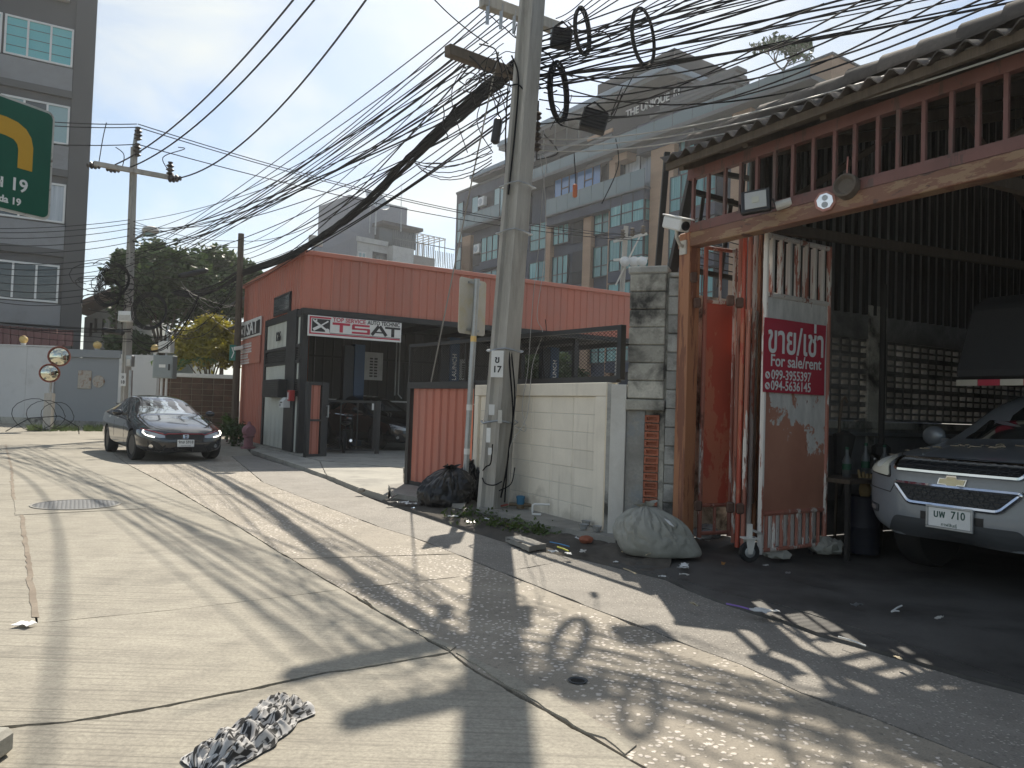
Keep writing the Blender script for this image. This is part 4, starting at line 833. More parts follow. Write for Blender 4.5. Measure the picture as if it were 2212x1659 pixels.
class Car:
    def __init__(c, root, body): 
        c.root = root; c.bvh = BVHTree.FromPolygons([v.co for v in body.vertices], [tuple(p.vertices) for p in body.polygons])
    def hit(c, a, b, ax):
        if ax == 'x': o, d = Vector((5, a, b)), Vector((-1, 0, 0))
        elif ax == 'y': o, d = Vector((a, 3, b)), Vector((0, -1, 0))
        elif ax == '-y': o, d = Vector((a, -3, b)), Vector((0, 1, 0))
        elif ax == 'z': o, d = Vector((a, b, 5)), Vector((0, 0, -1))
        h = c.bvh.ray_cast(o, d); return (h[0], -d) if h[0] else (None, -d)
    def patch(c, name, m, poly, ax='x', off=.004, cuts=2, parent=None, th=.012):
        bm = bmesh.new(); vs = [bm.verts.new((a, b, 0)) for a, b in poly]; tr = tessellate_polygon([[Vector((a, b, 0)) for a, b in poly]])
        for t in tr: bm.faces.new([vs[i] for i in t])
        bmesh.ops.subdivide_edges(bm, edges=bm.edges[:], cuts=cuts, use_grid_fill=True); bmesh.ops.triangulate(bm, faces=bm.faces[:])
        last = Vector((0, 0, 0)); dd = None; res = []
        for v in bm.verts:
            h, d = c.hit(v.co.x, v.co.y, ax); dd = d; res.append((v, h))
        okk = [h for v, h in res if h is not None]
        for v, h in res:
            if h is None:
                a, b = v.co.x, v.co.y; h = min(okk, key=lambda q: ((q.y - a) ** 2 + (q.z - b) ** 2) if ax == 'x' else ((q.x - a) ** 2 + (q.z - b) ** 2))
            v.co = h + dd * off
        bmesh.ops.recalc_face_normals(bm, faces=bm.faces); 
        ex = bmesh.ops.extrude_face_region(bm, geom=bm.faces[:]); 
        for v in [g for g in ex['geom'] if isinstance(g, bmesh.types.BMVert)]: v.co -= dd * th
        bmesh.ops.recalc_face_normals(bm, faces=bm.faces)
        me = bpy.data.meshes.new(name); bm.to_mesh(me); bm.free(); me.materials.append(m)
        me.polygons.foreach_set('use_smooth', [True] * len(me.polygons)); me.set_sharp_from_angle(angle=math.radians(35))
        o = bpy.data.objects.new(name, me); COL.objects.link(o); o.parent = parent or c.root; return o
    def line(c, name, m, pts, r, ax='x', off=.004, parent=None, sub=4, closed=False, flatx=1):
        p = list(pts) + ([pts[0]] if closed else []); q = []
        for (a, b), (a2, b2) in zip(p, p[1:]):
            for k in range(sub): q.append((a + (a2 - a) * k / sub, b + (b2 - b) * k / sub))
        q.append(p[-1]); w = []
        for a, b in q:
            h, d = c.hit(a, b, ax)
            if h is not None: w.append(h + d * off)
        mb = MB(); mb.tube(w, r, 6); o = mb.build(name, m, parent or c.root, smooth=True, local=True); return o
def mir(p): return [(-a, b) for a, b in p]
def wheel(root, x, y, z, r, wd, steer=0.0, spokes=10, rimm=None):
    w = bpy.data.objects.new('wheel', None); COL.objects.link(w); w.parent = root; w.location = (x, y, z); s = 1 if y > 0 else -1; w.rotation_euler = (0, 0, steer)
    a = (0, s, 0); h = wd / 2; m = MB(); m.lathe([(r * .62, -h), (r * .93, -h), (r, -h * .7), (r, h * .7), (r * .93, h), (r * .66, h), (r * .62, h * .6)], (0, 0, 0), 36, a); m.build('tyre', MT['rubber'], w, smooth=True, local=True)
    m = MB(); m.lathe([(r * .66, h * .85), (r * .66, h * .7), (r * .6, h * .5), (r * .6, -h * .8), (r * .1, -h * .8)], (0, 0, 0), 30, a); m.lathe([(r * .15, h * .55), (r * .15, h * .72), (r * .08, h * .78)], (0, 0, 0), 14, a)
    for k in range(spokes):
        t = 2 * math.pi * k / spokes; u = Vector((math.cos(t), 0, math.sin(t))); m.bar(u * r * .1 + Vector((0, s * h * .62, 0)), u * r * .63 + Vector((0, s * h * .72, 0)), r * .09, .03, (0, 1, 0))
    m.build('rim', rimm or MT['galv'], w, local=True); return w
def pane_text(t, parent, o, x, size, m, wmax=None, off=.003): text(t, 'lettering', m, parent, plane_matrix(o, x), size, off, .001, wmax=wmax)
def plate(car, z, lines, w=.34, h=.15, frame=None, x=None, tm=None):
    h0, _ = car.hit(0, z, 'x'); X = (x if x else h0.x) + .012
    p = bpy.data.objects.new('number_plate', None); COL.objects.link(p); p.parent = car.root; p.location = (X, 0, z)
    m = MB(); m.box(-.01, .004, -w / 2, w / 2, -h / 2, h / 2); m.build('plate', MT['white'], p, .003, local=True)
    if frame:
        m = MB(); f = .018
        for b in ((-w / 2 - f, w / 2 + f, h / 2, h / 2 + f), (-w / 2 - f, w / 2 + f, -h / 2 - f, -h / 2), (-w / 2 - f, -w / 2, -h / 2, h / 2), (w / 2, w / 2 + f, -h / 2, h / 2)): m.box(-.012, .012, b[0], b[1], b[2], b[3])
        m.build('plate_frame', frame, p, .003, local=True)
    for t, zz_, sz, wm in lines: text(t, 'lettering', tm or MT['blacktext'], p, plane_matrix((.0045, 0, zz_), (0, 1, 0)), sz, .0012 if sz > .05 else 0, .0008, wmax=wm)
    return p
MT['carblack'] = plain('black_car_paint', (.012, .012, .014), .12, 0, 1.0); MT['carglass'] = plain('tinted_car_glass', (.012, .015, .016), .03, 0, 1.0); MT['carglass'].node_tree.nodes['Principled BSDF'].inputs['IOR'].default_value = 2.6
MT['lampglass'] = plain('headlamp_glass', (.36, .37, .38), .15, .3, 1.0); MT['lampdark'] = plain('dark_lamp_glass', (.05, .05, .055), .1, 0, 1); MT['redline'] = plain('red_trim', (.30, .02, .03), .25, .2, .6)
MT['drl'] = plain('lit_running_light', (.95, .93, .80), .3, emit=2.2)
# black sedan driving towards us
fl0, fr0 = G(292, 992), G(455, 992); mid = (fl0 + fr0) / 2; head = math.radians(-52.5)
hv = Vector((math.cos(head), math.sin(head), 0))
sed = thing('black_sedan', 'shiny black sedan with red grille trim driving towards the camera', 'car', mid - hv * 1.40, head)
SS = [(2.16, (.20, .46, .80, .62, .76, .67, .60, .69)), (1.9, (.17, .48, .875, .70, .81, .755, .62, .775)), (1.4, (.17, .5, .90, .80, .82, .86, .64, .885)), (.92, (.17, .5, .90, .885, .84, .94, .67, .965)), (.72, (.17, .5, .90, .90, .84, 1.0, .66, 1.025)), (.3, (.17, .5, .90, .92, .83, 1.20, .605, 1.235)), (-.12, (.17, .5, .90, .935, .83, 1.345, .56, 1.385)),
      (-.75, (.17, .5, .90, .95, .83, 1.385, .56, 1.43)), (-1.35, (.17, .5, .90, .98, .83, 1.29, .54, 1.335)), (-1.85, (.19, .52, .89, 1.0, .81, 1.11, .60, 1.13)), (-2.15, (.25, .55, .86, .985, .77, 1.03, .66, 1.045)), (-2.32, (.34, .58, .78, .92, .70, .96, .6, .97))]
def sf(y, z): return 2.34 - .30 * (abs(y) / .8) ** 2.2 - (.10 if z > .64 else .03 if z > .55 else .05 if z < .25 else 0) 
sb = car_body(SS, sf, ((1.40, .325, .365, .88), (-1.30, .325, .365, .88)))
bo_ = bpy.data.objects.new('body', sb); COL.objects.link(bo_); bo_.parent = sed; sb.materials.append(MT['carblack'])
C = Car(sed, sb)
MT['film'] = plain('reflective_windscreen', (.50, .55, .58), .04, .8, .5)
C.patch('windscreen', MT['film'], [(-.70, .985), (-.35, .995), (0, 1.0), (.35, .995), (.70, .985), (.60, 1.19), (.52, 1.335), (.25, 1.365), (0, 1.37), (-.25, 1.365), (-.52, 1.335), (-.60, 1.19)], off=.003, cuts=3)
for ax in ('y', '-y'):
    C.patch('side_window', MT['carglass'], [(.55, .97), (.1, 1.19), (-.25, 1.315), (-.42, 1.33), (-.42, .985)], ax, .003); C.patch('side_window', MT['carglass'], [(-.48, .985), (-.48, 1.33), (-.9, 1.31), (-1.3, 1.22), (-1.62, 1.07), (-1.55, 1.02)], ax, .003)
    for xh in (-.28, -1.22): C.patch('door_handle', MT['chrome'], [(xh, .86), (xh + .17, .865), (xh + .17, .89), (xh, .885)], ax, .012)
    C.line('door_seam', MT['blackplastic'], [(.62, .35), (.66, .9)], .004, ax, 0); C.line('door_seam', MT['blackplastic'], [(-.45, .3), (-.45, .95)], .004, ax, 0)
for fn in (list, mir):
    C.patch('headlight', MT['lampglass'], fn([(.80, .675), (.815, .60), (.70, .545), (.52, .515), (.40, .515), (.40, .565), (.55, .605), (.70, .65)]), off=.006)
    C.line('running_light', MT['drl'], fn([(.775, .668), (.80, .625), (.76, .575), (.69, .548), (.60, .53)]), .012, off=.012)
    C.line('lamp_trim', MT['redline'], fn([(.80, .69), (.62, .645), (.46, .60), (.40, .575)]), .011, off=.008)
    C.patch('fog_light', MT['chrome'], [((.66 if fn is list else -.66) + .04 * math.cos(t * .7), .335 + .04 * math.sin(t * .7)) for t in range(9)], off=.008, cuts=1)
    C.patch('air_intake', MT['blackplastic'], fn([(.80, .45), (.78, .27), (.50, .25), (.44, .33), (.55, .42)]), off=.003)
    mo_ = MB(); sy = 1 if fn is list else -1; mo_.ball((.50, sy * 1.0, 1.0), .1, 12, 8, (.75, 1.15, .72)); mo_.bar((.52, sy * .80, .95), (.5, sy * .95, .97), .07, .04); mo_.build('wing_mirror', MT['carblack'], sed, smooth=True, local=True)
C.patch('grille', MT['blackplastic'], [(-.40, .575), (-.36, .60), (.36, .60), (.40, .575), (.40, .50), (.30, .475), (-.30, .475), (-.40, .50)], off=.004)
C.line('grille_trim', MT['redline'], [(-.40, .575), (-.35, .60), (.35, .60), (.40, .575)], .012, off=.010)
C.patch('lower_grille', MT['blackplastic'], [(-.42, .36), (.42, .36), (.50, .22), (-.50, .22)], off=.003)
C.line('grille_lip', MT['carblack'], [(-.62, .44), (-.36, .425), (.36, .425), (.62, .44)], .010, off=.006)
C.line('hood_seam', MT['blackplastic'], [(-.64, .62), (0, .64), (.64, .62)], .003, off=0)
C.line('emblem', MT['chrome'], [(-.05, .585), (.05, .585), (.042, .505), (-.042, .505)], .006, off=.014, closed=True); C.line('emblem', MT['chrome'], [(-.026, .578), (-.022, .513)], .006, off=.014); C.line('emblem', MT['chrome'], [(.026, .578), (.022, .513)], .006, off=.014); C.line('emblem', MT['chrome'], [(-.022, .545), (.022, .545)], .006, off=.014)
plate(C, .405, (('9กส 5918', .022, .085, .30), ('กรุงเทพมหานคร', -.052, .03, .2)))
m = MB(); m.prism([(-1.95, -.6, 1.16), (-2.25, -.6, 1.17), (-2.25, .6, 1.17), (-1.95, .6, 1.16)], (0, 0, .025)); m.box(-2.15, -2.05, .48, .54, 1.03, 1.17); m.box(-2.15, -2.05, -.54, -.48, 1.03, 1.17); m.build('rear_spoiler', MT['carblack'], sed, local=True)
for x in (1.40, -1.30):
    for y in (.775, -.775): wheel(sed, x, y, .325, .325, .22, .12 if x > 0 else 0, rimm=MT['blackplastic'])
# second dark car inside the workshop (same body, taller)
pc = copy_tree(sed); pc['label'] = 'dark parked car half hidden behind the red fence panel in the workshop'; pc['category'] = 'car'; pc.name = 'parked_car'
c0 = at(872, 905, 22.3); ph = A1 - math.pi / 2 + .25; pc.rotation_euler = (0, 0, ph); pc.scale = (1, 1.02, 1.13)
pc.location = Vector((c0.x, c0.y, .05)) - Vector((math.cos(ph), math.sin(ph), 0)) * 2.0 + Vector((math.sin(ph), -math.cos(ph), 0)) * -.35
for ch in list(pc.children):
    if ch.name.startswith(('number_plate', 'running', 'rear_sp', 'emblem', 'grille_trim', 'lamp_trim')):
        for g in list(ch.children_recursive): bpy.data.objects.remove(g)
        bpy.data.objects.remove(ch)
# silver pickup in the shed
MT['silver'] = plain('silver_paint', (.22, .24, .26), .34, .25, .5); MT['olddark'] = mat('grey_bumper_plastic', (.05, .055, .06), .6, var=.1); MT['foglamp'] = plain('yellowed_headlamp', (.72, .70, .58), .25, 0, .5)
pp = at(2040, 1125, 6.12); hd2 = math.atan2(-.50, -.865); hv2 = Vector((math.cos(hd2), math.sin(hd2), 0))
trk = thing('silver_pickup', 'silver pickup truck with a dark roof box parked nose out in the shed', 'pickup truck', Vector((pp.x + .03, pp.y, .02)) - hv2 * 2.68, hd2)
TS = [(2.50, (.40, .70, .865, .95, .835, 1.02, .72, 1.045)), (2.25, (.38, .72, .915, 1.0, .875, 1.075, .73, 1.10)), (1.85, (.38, .76, .94, 1.06, .89, 1.125, .74, 1.155)), (1.5, (.38, .76, .93, 1.12, .87, 1.165, .75, 1.195)), (1.32, (.38, .76, .93, 1.13, .87, 1.22, .74, 1.25)), (.93, (.38, .76, .93, 1.15, .86, 1.50, .68, 1.535)), (.52, (.38, .76, .93, 1.16, .86, 1.69, .63, 1.735)),
      (-.6, (.38, .76, .93, 1.17, .86, 1.72, .63, 1.77)), (-1.15, (.38, .76, .93, 1.17, .86, 1.66, .63, 1.71)), (-1.3, (.40, .76, .93, 1.14, .90, 1.16, .8, 1.17)), (-2.5, (.40, .76, .93, 1.14, .90, 1.16, .8, 1.17))]
def tf(y, z): return 2.68 - .18 * (abs(y) / .87) ** 2.6 - (.07 if z > .99 else .035 if z > .85 else .02 if z > .6 else 0 if z > .45 else .05)
tb_ = car_body(TS, tf, ((1.62, .39, .44, .90), (-1.48, .39, .44, .90)))
o = bpy.data.objects.new('body', tb_); COL.objects.link(o); o.parent = trk; tb_.materials.append(MT['silver'])
T = Car(trk, tb_)
T.patch('windscreen', MT['carglass'], [(-.79, 1.205), (0, 1.235), (.79, 1.205), (.72, 1.45), (.645, 1.66), (.3, 1.70), (0, 1.705), (-.3, 1.70), (-.645, 1.66), (-.72, 1.45)], off=.003, cuts=3)
for ax in ('y', '-y'): T.patch('side_window', MT['carglass'], [(1.34, 1.185), (.97, 1.43), (.62, 1.60), (-1.0, 1.63), (-1.08, 1.2)], ax, .004, cuts=4)
def rp(pts, r=.02, n=4):     # rounded polygon
    o_ = []
    for i in range(len(pts)):
        a, b, c_ = Vector((*pts[i - 1], 0)), Vector((*pts[i], 0)), Vector((*pts[(i + 1) % len(pts)], 0)); p = b + (a - b).normalized() * r; q_ = b + (c_ - b).normalized() * r
        for k in range(n + 1): t = k / n; v = p.lerp(b, t).lerp(b.lerp(q_, t), t); o_.append((v.x, v.y))
    return o_
ug = rp([(-.50, .955), (.50, .955), (.545, 1.045), (-.545, 1.045)], .03); lg = rp([(-.36, .69), (.36, .69), (.51, .84), (-.51, .84)], .04)
for nm, poly in (('upper_grille', ug), ('lower_grille', lg)):
    g_ = T.patch(nm, MT['blackplastic'], poly, off=.009, cuts=6)
    T.line('chrome_surround', MT['chrome'], poly, .019, off=.014, parent=g_, closed=True, sub=3)
    z0, z1 = (.965, 1.035) if nm[0] == 'u' else (.70, .83); hm = MB(); rows_ = 2 if nm[0] == 'u' else 4; ch = (z1 - z0) / rows_
    for r_ in range(rows_):
        zc = z0 + ch * (r_ + .5); hw = (.50 if nm[0] == 'u' else .345 + .13 * (zc - z0) / (z1 - z0)); n_ = int(hw / .038); 
        for k in range(-n_, n_ + 1):
            yc = (k + (.5 if r_ % 2 else 0)) * .076
            if abs(yc) > hw - .03: continue
            pts = []
            for dy, dz in ((-.032, 0), (-.018, ch * .42), (.018, ch * .42), (.032, 0), (.018, -ch * .42), (-.018, -ch * .42), (-.032, 0)):
                h_, d_ = T.hit(yc + dy, zc + dz, 'x'); pts.append(h_ + d_ * .0125)
            hm.tube(pts, .0032, 4, cap=False)
    hm.build('honeycomb', MT['olddark'], g_, local=True)
cx = .888; bt2 = [(-.115, cx - .026), (-.045, cx - .026), (-.038, cx - .048), (.038, cx - .048), (.045, cx - .026), (.105, cx - .026), (.122, cx + .026), (.045, cx + .026), (.038, cx + .048), (-.038, cx + .048), (-.045, cx + .026), (-.10, cx + .026)]
em = T.patch('emblem', MT['chrome'], bt2, off=.014, cuts=1); T.patch('emblem_fill', plain('gold_emblem', (.62, .55, .36), .3, .4), [(a * .9, cx + (b - cx) * .78) for a, b in bt2], off=.018, cuts=1, parent=em)
for fn in (list, mir):
    T.patch('headlight', MT['foglamp'], fn(rp([(.575, .885), (.83, .915), (.87, 1.03), (.79, 1.075), (.60, 1.045)], .03)), off=.016, cuts=6)
    T.line('lamp_seam', MT['blackplastic'], fn(rp([(.565, .875), (.84, .905), (.882, 1.03), (.79, 1.087), (.59, 1.055)], .03)), .006, off=.002, closed=True, sub=2)
    c_ = .70 if fn is list else -.70; rl = T.patch('lamp_reflector', plain('lamp_bowl', (.80, .80, .74), .3, .2), [(c_ + .05 * math.cos(t * .7), 1.0 + .05 * math.sin(t * .7)) for t in range(9)], off=.022, cuts=2)
    f_ = T.patch('fog_lamp', MT['olddark'], fn(rp([(.70, .555), (.83, .57), (.84, .64), (.69, .625)], .02)), off=.009, cuts=5); T.patch('lens', MT['lampglass'], fn(rp([(.725, .575), (.79, .583), (.79, .622), (.725, .612)], .015)), off=.014, parent=f_)
    T.line('bumper_seam', MT['blackplastic'], fn([(.93, .80), (.80, .775), (.56, .75), (.50, .86)]), .004, off=0)
    mo_ = MB(); sy = 1 if fn is list else -1; mo_.ball((1.15, sy * 1.05, 1.22), .12, 12, 8, (.6, 1.0, .85)); mo_.bar((1.17, sy * .86, 1.17), (1.15, sy * 1.0, 1.19), .06, .05); mo_.build('wing_mirror', MT['silver'] if sy < 0 else MT['olddark'], trk, smooth=True, local=True)
T.patch('lower_bumper', MT['olddark'], rp([(-.60, .40), (.60, .40), (.50, .565), (-.50, .565)], .04), off=.010, cuts=6); T.patch('plate_bracket', MT['blackplastic'], [(-.25, .52), (.25, .52), (.25, .63), (-.25, .63)], off=.006, cuts=1)
T.line('hood_seam', MT['blackplastic'], [(-.6, 1.056), (0, 1.066), (.6, 1.056)], .005, off=0)
for sy in (1, -1): T.line('hood_crease', MT['silver'], [(2.3, sy * .45), (1.55, sy * .56)], .012, 'z', -.004)
plate(T, .60, (('บพ  710', .025, .085, .25), ('กาฬสินธุ์', -.055, .034, .125)), frame=MT['galv'], tm=plain('dark_green_print', (.015, .07, .055), .5))
rl_ = random.Random(4)
m = MB()
for k in range(26):
    cl = (1.75, -.15) if k < 14 else (1.95, -.62); x, y = rl_.gauss(cl[0], .10), rl_.gauss(cl[1], .14)
    h_, _ = T.hit(x, y, 'z'); a = rl_.uniform(0, 6); u = Vector((math.cos(a), math.sin(a), .0)) * rl_.uniform(.015, .05); w_2 = Vector((-u.y, u.x, 0)) * .45
    h_ = h_ + Vector((0, 0, .006)); m.hexa([h_ - u, h_ + w_2, h_ + u, h_ - w_2, h_ - u + Vector((0, 0, .008)), h_ + w_2 + Vector((0, 0, .004)), h_ + u + Vector((0, 0, .012)), h_ - w_2 + Vector((0, 0, .004))])
o = m.build('dry_leaves', mat('dry_leaf', (.30, .25, .18), .9, rnd=0), trk, local=True); o['kind'] = 'stuff'
for x in (1.62, -1.48):
    for y in (.80, -.80): wheel(trk, x, y, .39, .39, .25, spokes=6)
rb = thing('roof_box', 'tall dark cargo cover with a red and white reflective strip on the pickup', 'cargo cover', wloc(trk), hd2)
m = MB(); prf = [(.92, 1.80), (.96, 1.86), (.68, 2.55), (.48, 2.68), (-2.6, 2.70), (-2.6, 1.80)]
m.prism([(x, -.97, z) for x, z in prf], (0, 1.94, 0)); m.build('cover', mat('dark_canvas', (.04, .042, .045), .75, var=.15, bump=.2), rb, .05, local=True)
for k in range(9):
    m = MB(); m.box(.92, .95, -.95 + k * .212, -.95 + k * .212 + .208, 1.735, 1.795); m.build('reflector', MT['redtext'] if k % 2 == 1 else plain('silver_reflector', (.55, .53, .45), .3, .2), rb, local=True)
m = MB(); m.box(-2.5, .915, -.95, .95, 1.77, 1.80); m.build('base_frame', MT['batten'], rb, local=True)
# motorcycle behind the mesh gate
mc = G(770, 985, .05) * 1.0; mo = thing('motorcycle', 'dark motorcycle parked behind the mesh swing gate', 'motorcycle', Vector((mc.x - .6, mc.y + 1.6, .05)), A1 + 1.15)
for x in (-.62, .62):
    m = MB(); w_ = bpy.data.objects.new('wheel', None); COL.objects.link(w_); w_.parent = mo; w_.location = (x, 0, .29); m.lathe([(.22, -.04), (.28, -.03), (.29, 0), (.28, .03), (.22, .04)], (0, 0, 0), 24, (0, 1, 0)); m.build('tyre', MT['rubber'], w_, local=True)
    m = MB(); m.lathe([(.20, -.015), (.20, .015), (.03, .03), (.03, -.03)], (0, 0, 0), 18, (0, 1, 0)); m.build('rim', MT['chrome'], w_, local=True)
m = MB(); m.ball((.12, 0, .78), .2, 12, 8, (1.2, .6, .6)); m.build('fuel_tank', MT['carblack'], mo, smooth=True, local=True); m = MB(); m.ball((-.38, 0, .78), .2, 12, 8, (1.7, .6, .3)); m.build('seat', MT['blackplastic'], mo, smooth=True, local=True)
m = MB(); m.box(-.12, .22, -.12, .12, .3, .6); m.tube([(.62, .09, .29), (.40, .09, .95)], .025); m.tube([(.62, -.09, .29), (.40, -.09, .95)], .025); m.tube([(-.62, .1, .29), (.0, .1, .4), (.35, 0, .85)], .02); m.tube([(-.62, -.1, .29), (.0, -.1, .4), (.35, 0, .85)], .02); m.build('frame', MT['black_steel'], mo, local=True)
m = MB(); m.tube([(.30, .38, 1.02), (.40, .1, .98), (.40, -.1, .98), (.30, -.38, 1.02)], .016); m.build('handlebar', MT['chrome'], mo, local=True); m = MB(); m.ball((.52, 0, .86), .1, 12, 8); m.build('headlight', MT['chrome'], mo, smooth=True, local=True); m = MB(); m.tube([(.1, -.14, .35), (-.3, -.16, .28), (-.75, -.18, .34)], .04, 8); m.build('exhaust', MT['chrome'], mo, local=True)
# ------------------------------------------------------------------ buildings in the distance
def mat_curtain(name, a, b, sc=9):
    m = NT(name); pos = m.n('ShaderNodeNewGeometry').outputs['Position']
    co = m.n('ShaderNodeMapping', {0: pos, 'Scale': (sc, sc, .35)}).outputs[0]; n = m.noise(1.0, 3, .6, co)
    oi = m.n('ShaderNodeObjectInfo').outputs['Random']; v = m.n('ShaderNodeMapRange', {0: oi, 3: .55, 4: 1.15}).outputs[0]
    c = m.n('ShaderNodeHueSaturation', {'Value': v, 'Color': m.mix(m.ramp(n, .3, .7), a, b)}).outputs[0]
    m.set(Base_Color=c, Roughness=.12, Coat_Weight=.5); return m.m
MT['teal'] = mat_curtain('curtained_teal_glass', (.07, .23, .23), (.20, .42, .41)); MT['curtain'] = mat_curtain('white_curtain_glass', (.30, .33, .36), (.55, .58, .60), 7)
MT['foil'] = plain('turquoise_foil_glass', (.16, .50, .52), .18, 0, .4)
MT['darkframe'] = plain('dark_window_frame', (.05, .055, .06), .5)
MT['c_blue'] = mat('slate_blue_render', (.085, .096, .128), .85, var=.2, sc=.35, dirt=(.055, .062, .085), dsc=.4, bump=.05, world=True, stretch=(1, 1, .5))
MT['c_tan'] = mat('tan_tile_cladding', (.43, .285, .19), .75, var=.12, sc=.5, fine=7, bump=.1, rnd=0, world=True, stretch=(.15, .15, 3))
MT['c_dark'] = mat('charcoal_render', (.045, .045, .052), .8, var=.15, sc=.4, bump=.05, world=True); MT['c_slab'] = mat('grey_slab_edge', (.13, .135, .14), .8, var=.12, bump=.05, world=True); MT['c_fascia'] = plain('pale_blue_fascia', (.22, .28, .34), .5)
def window(f, s0, s1, z0, z1, cols, parent, pane, fm, d=-.05, tr=(), fw=.07, name='window', seams=0, seam_m=None, dep=.1):
    m = MB(); m.fb(f, s0, s1, d, d + dep, z0, z0 + fw); m.fb(f, s0, s1, d, d + dep, z1 - fw, z1)
    cw = (s1 - s0) / cols
    for k in range(cols + 1): 
        c = s0 + k * cw; a = c - (fw if k == cols else 0 if k == 0 else fw / 2); m.fb(f, a, a + fw, d - .003, d + dep, z0 + fw, z1 - fw)
    for t in tr: m.fb(f, s0 + fw, s1 - fw, d + .004, d + dep, z0 + (z1 - z0) * t - fw / 2, z0 + (z1 - z0) * t + fw / 2)
    w = m.build(name, fm, parent)
    for k in range(cols):
        p = pane[k % len(pane)] if isinstance(pane, (list, tuple)) else pane
        m = MB(); m.fb(f, s0 + k * cw + fw / 2, s0 + (k + 1) * cw - fw / 2, d + dep * .55, d + dep * .9, z0 + fw, z1 - fw); m.build('pane', p, w)
    if seams:
        m = MB()
        for q in range(1, seams): m.fb(f, s0 + fw, s1 - fw, d + dep * .45, d + dep * .54, z0 + (z1 - z0) * q / seams - .015, z0 + (z1 - z0) * q / seams + .015)
        m.build('glazing_bar', seam_m or fm, w)
    return w
def solid(name, m, parent, f, *b, bevel=0): return fpart(name, m, parent, f, *b, bevel=bevel)
# -- tall grey apartment block on the far left
BO = at(183, 560, 38); BO.z = 0; FB = Frame(BO, A1)
apt = thing('apartment_block', 'tall dark grey apartment block with pale bands behind the white garden wall', 'building', BO)
MT['a_dark'] = mat('dark_grey_render', (.115, .115, .115), .85, var=.08, sc=.5, bump=.05, world=True, rnd=.03); MT['a_grey'] = mat('mid_grey_render', (.27, .275, .285), .85, var=.07, sc=.5, bump=.05, dirt=(.22, .22, .22), world=True, rnd=.03)
solid('wall', MT['a_dark'], apt, FB, (-16, 0, 0, 14, -.1, 27)); solid('corner_band', MT['a_dark'], apt, FB, (-.9, -.02, -.12, -.003, 0, 27), bevel=.01)
wz = ((17.42, 19.32), (13.55, 15.47), (9.68, 11.6), (5.76, 7.6)); sz_ = ((16.24, 17.35), (12.32, 13.48), (8.38, 9.6), (4.65, 5.7))
for (a, b) in sz_: solid('spandrel', MT['a_grey'], apt, FB, (-16, -.92, -.10, -.003, a, b), bevel=.01)
for (a, b) in sz_: solid('ledge', MT['a_dark'], apt, FB, (-16, -.91, -.16, -.003, a - .35, a - .01))
for i, (a, b) in enumerate(wz):
    pn = ([MT['foil']] * 3, [MT['glasspale'], MT['glass'], MT['glasspale']], [MT['glass'], MT['glass'], MT['curtain']], [MT['glass']] * 3)[i]
    for k in range(4):
        s1 = -.95 - k * 2.95 - (.1 if i == 3 else 0); window(FB, s1 - 2.85, s1, a, b, 3, apt, pn if not (i == 0 and k == 1) else [MT['curtain'], MT['glass'], MT['foil']], MT['white'], d=-.10, fw=.09, seams=4 if i == 0 else 0, seam_m=MT['a_dark'])
solid('parapet_box', MT['offwhite'], apt, FB, (-2.2, -1.2, -.3, -.01, 20.6, 21.2)); m = MB()
rr = random.Random(2)
for k in range(160): c = FB.p(rr.uniform(-4, -1.8), rr.uniform(-.4, -.05), 20.9 + abs(rr.gauss(0, .25))); u = Vector((rr.gauss(0, .1), rr.gauss(0, .1), rr.gauss(0, .1))); w_2 = Vector((rr.gauss(0, .06), rr.gauss(0, .06), .03)); m.add([c - u, c + w_2, c + u, c - w_2], [(0, 1, 2, 3)])
m.build('balcony_plant', MT['leaf'], apt)['kind'] = 'stuff'
aw = thing('awning', 'maroon ribbed awning above the white garden wall', 'awning', at(70, 740, 35)); av = [at(-60, 745, 35.4), at(157, 748, 35), at(158, 716, 35.6), at(-60, 700, 36)]
MT['maroon'] = mat('maroon_sheet', (.19, .085, .075), .5, var=.1, rnd=.04)
for k in range(13):
    a, b = k / 13, (k + 1) / 13 - .008; m = MB(); p = [av[0].lerp(av[1], a), av[0].lerp(av[1], b), av[3].lerp(av[2], b), av[3].lerp(av[2], a)]; n_ = Vector((-.1, -.05, .03))
    m.prism(p, (.0, .04, .03)); mid2 = (p[0] + p[3]) / 2; m.bar(p[1] + Vector((0, -.03, .02)), p[2] + Vector((0, -.03, .02)), .10, .08, (0, -1, 0)); m.build('awning_sheet', MT['maroon'], aw)
m = MB(); m.bar(av[1] + Vector((-.05, 0, -.05)), av[0] + Vector((0, 0, -.05)), .08, .08); m.bar(av[1] + Vector((-.1, 0, 0)), Vector((av[1].x - .1, av[1].y, .0)), .08, .08); m.build('frame', MT['black_steel'], aw)
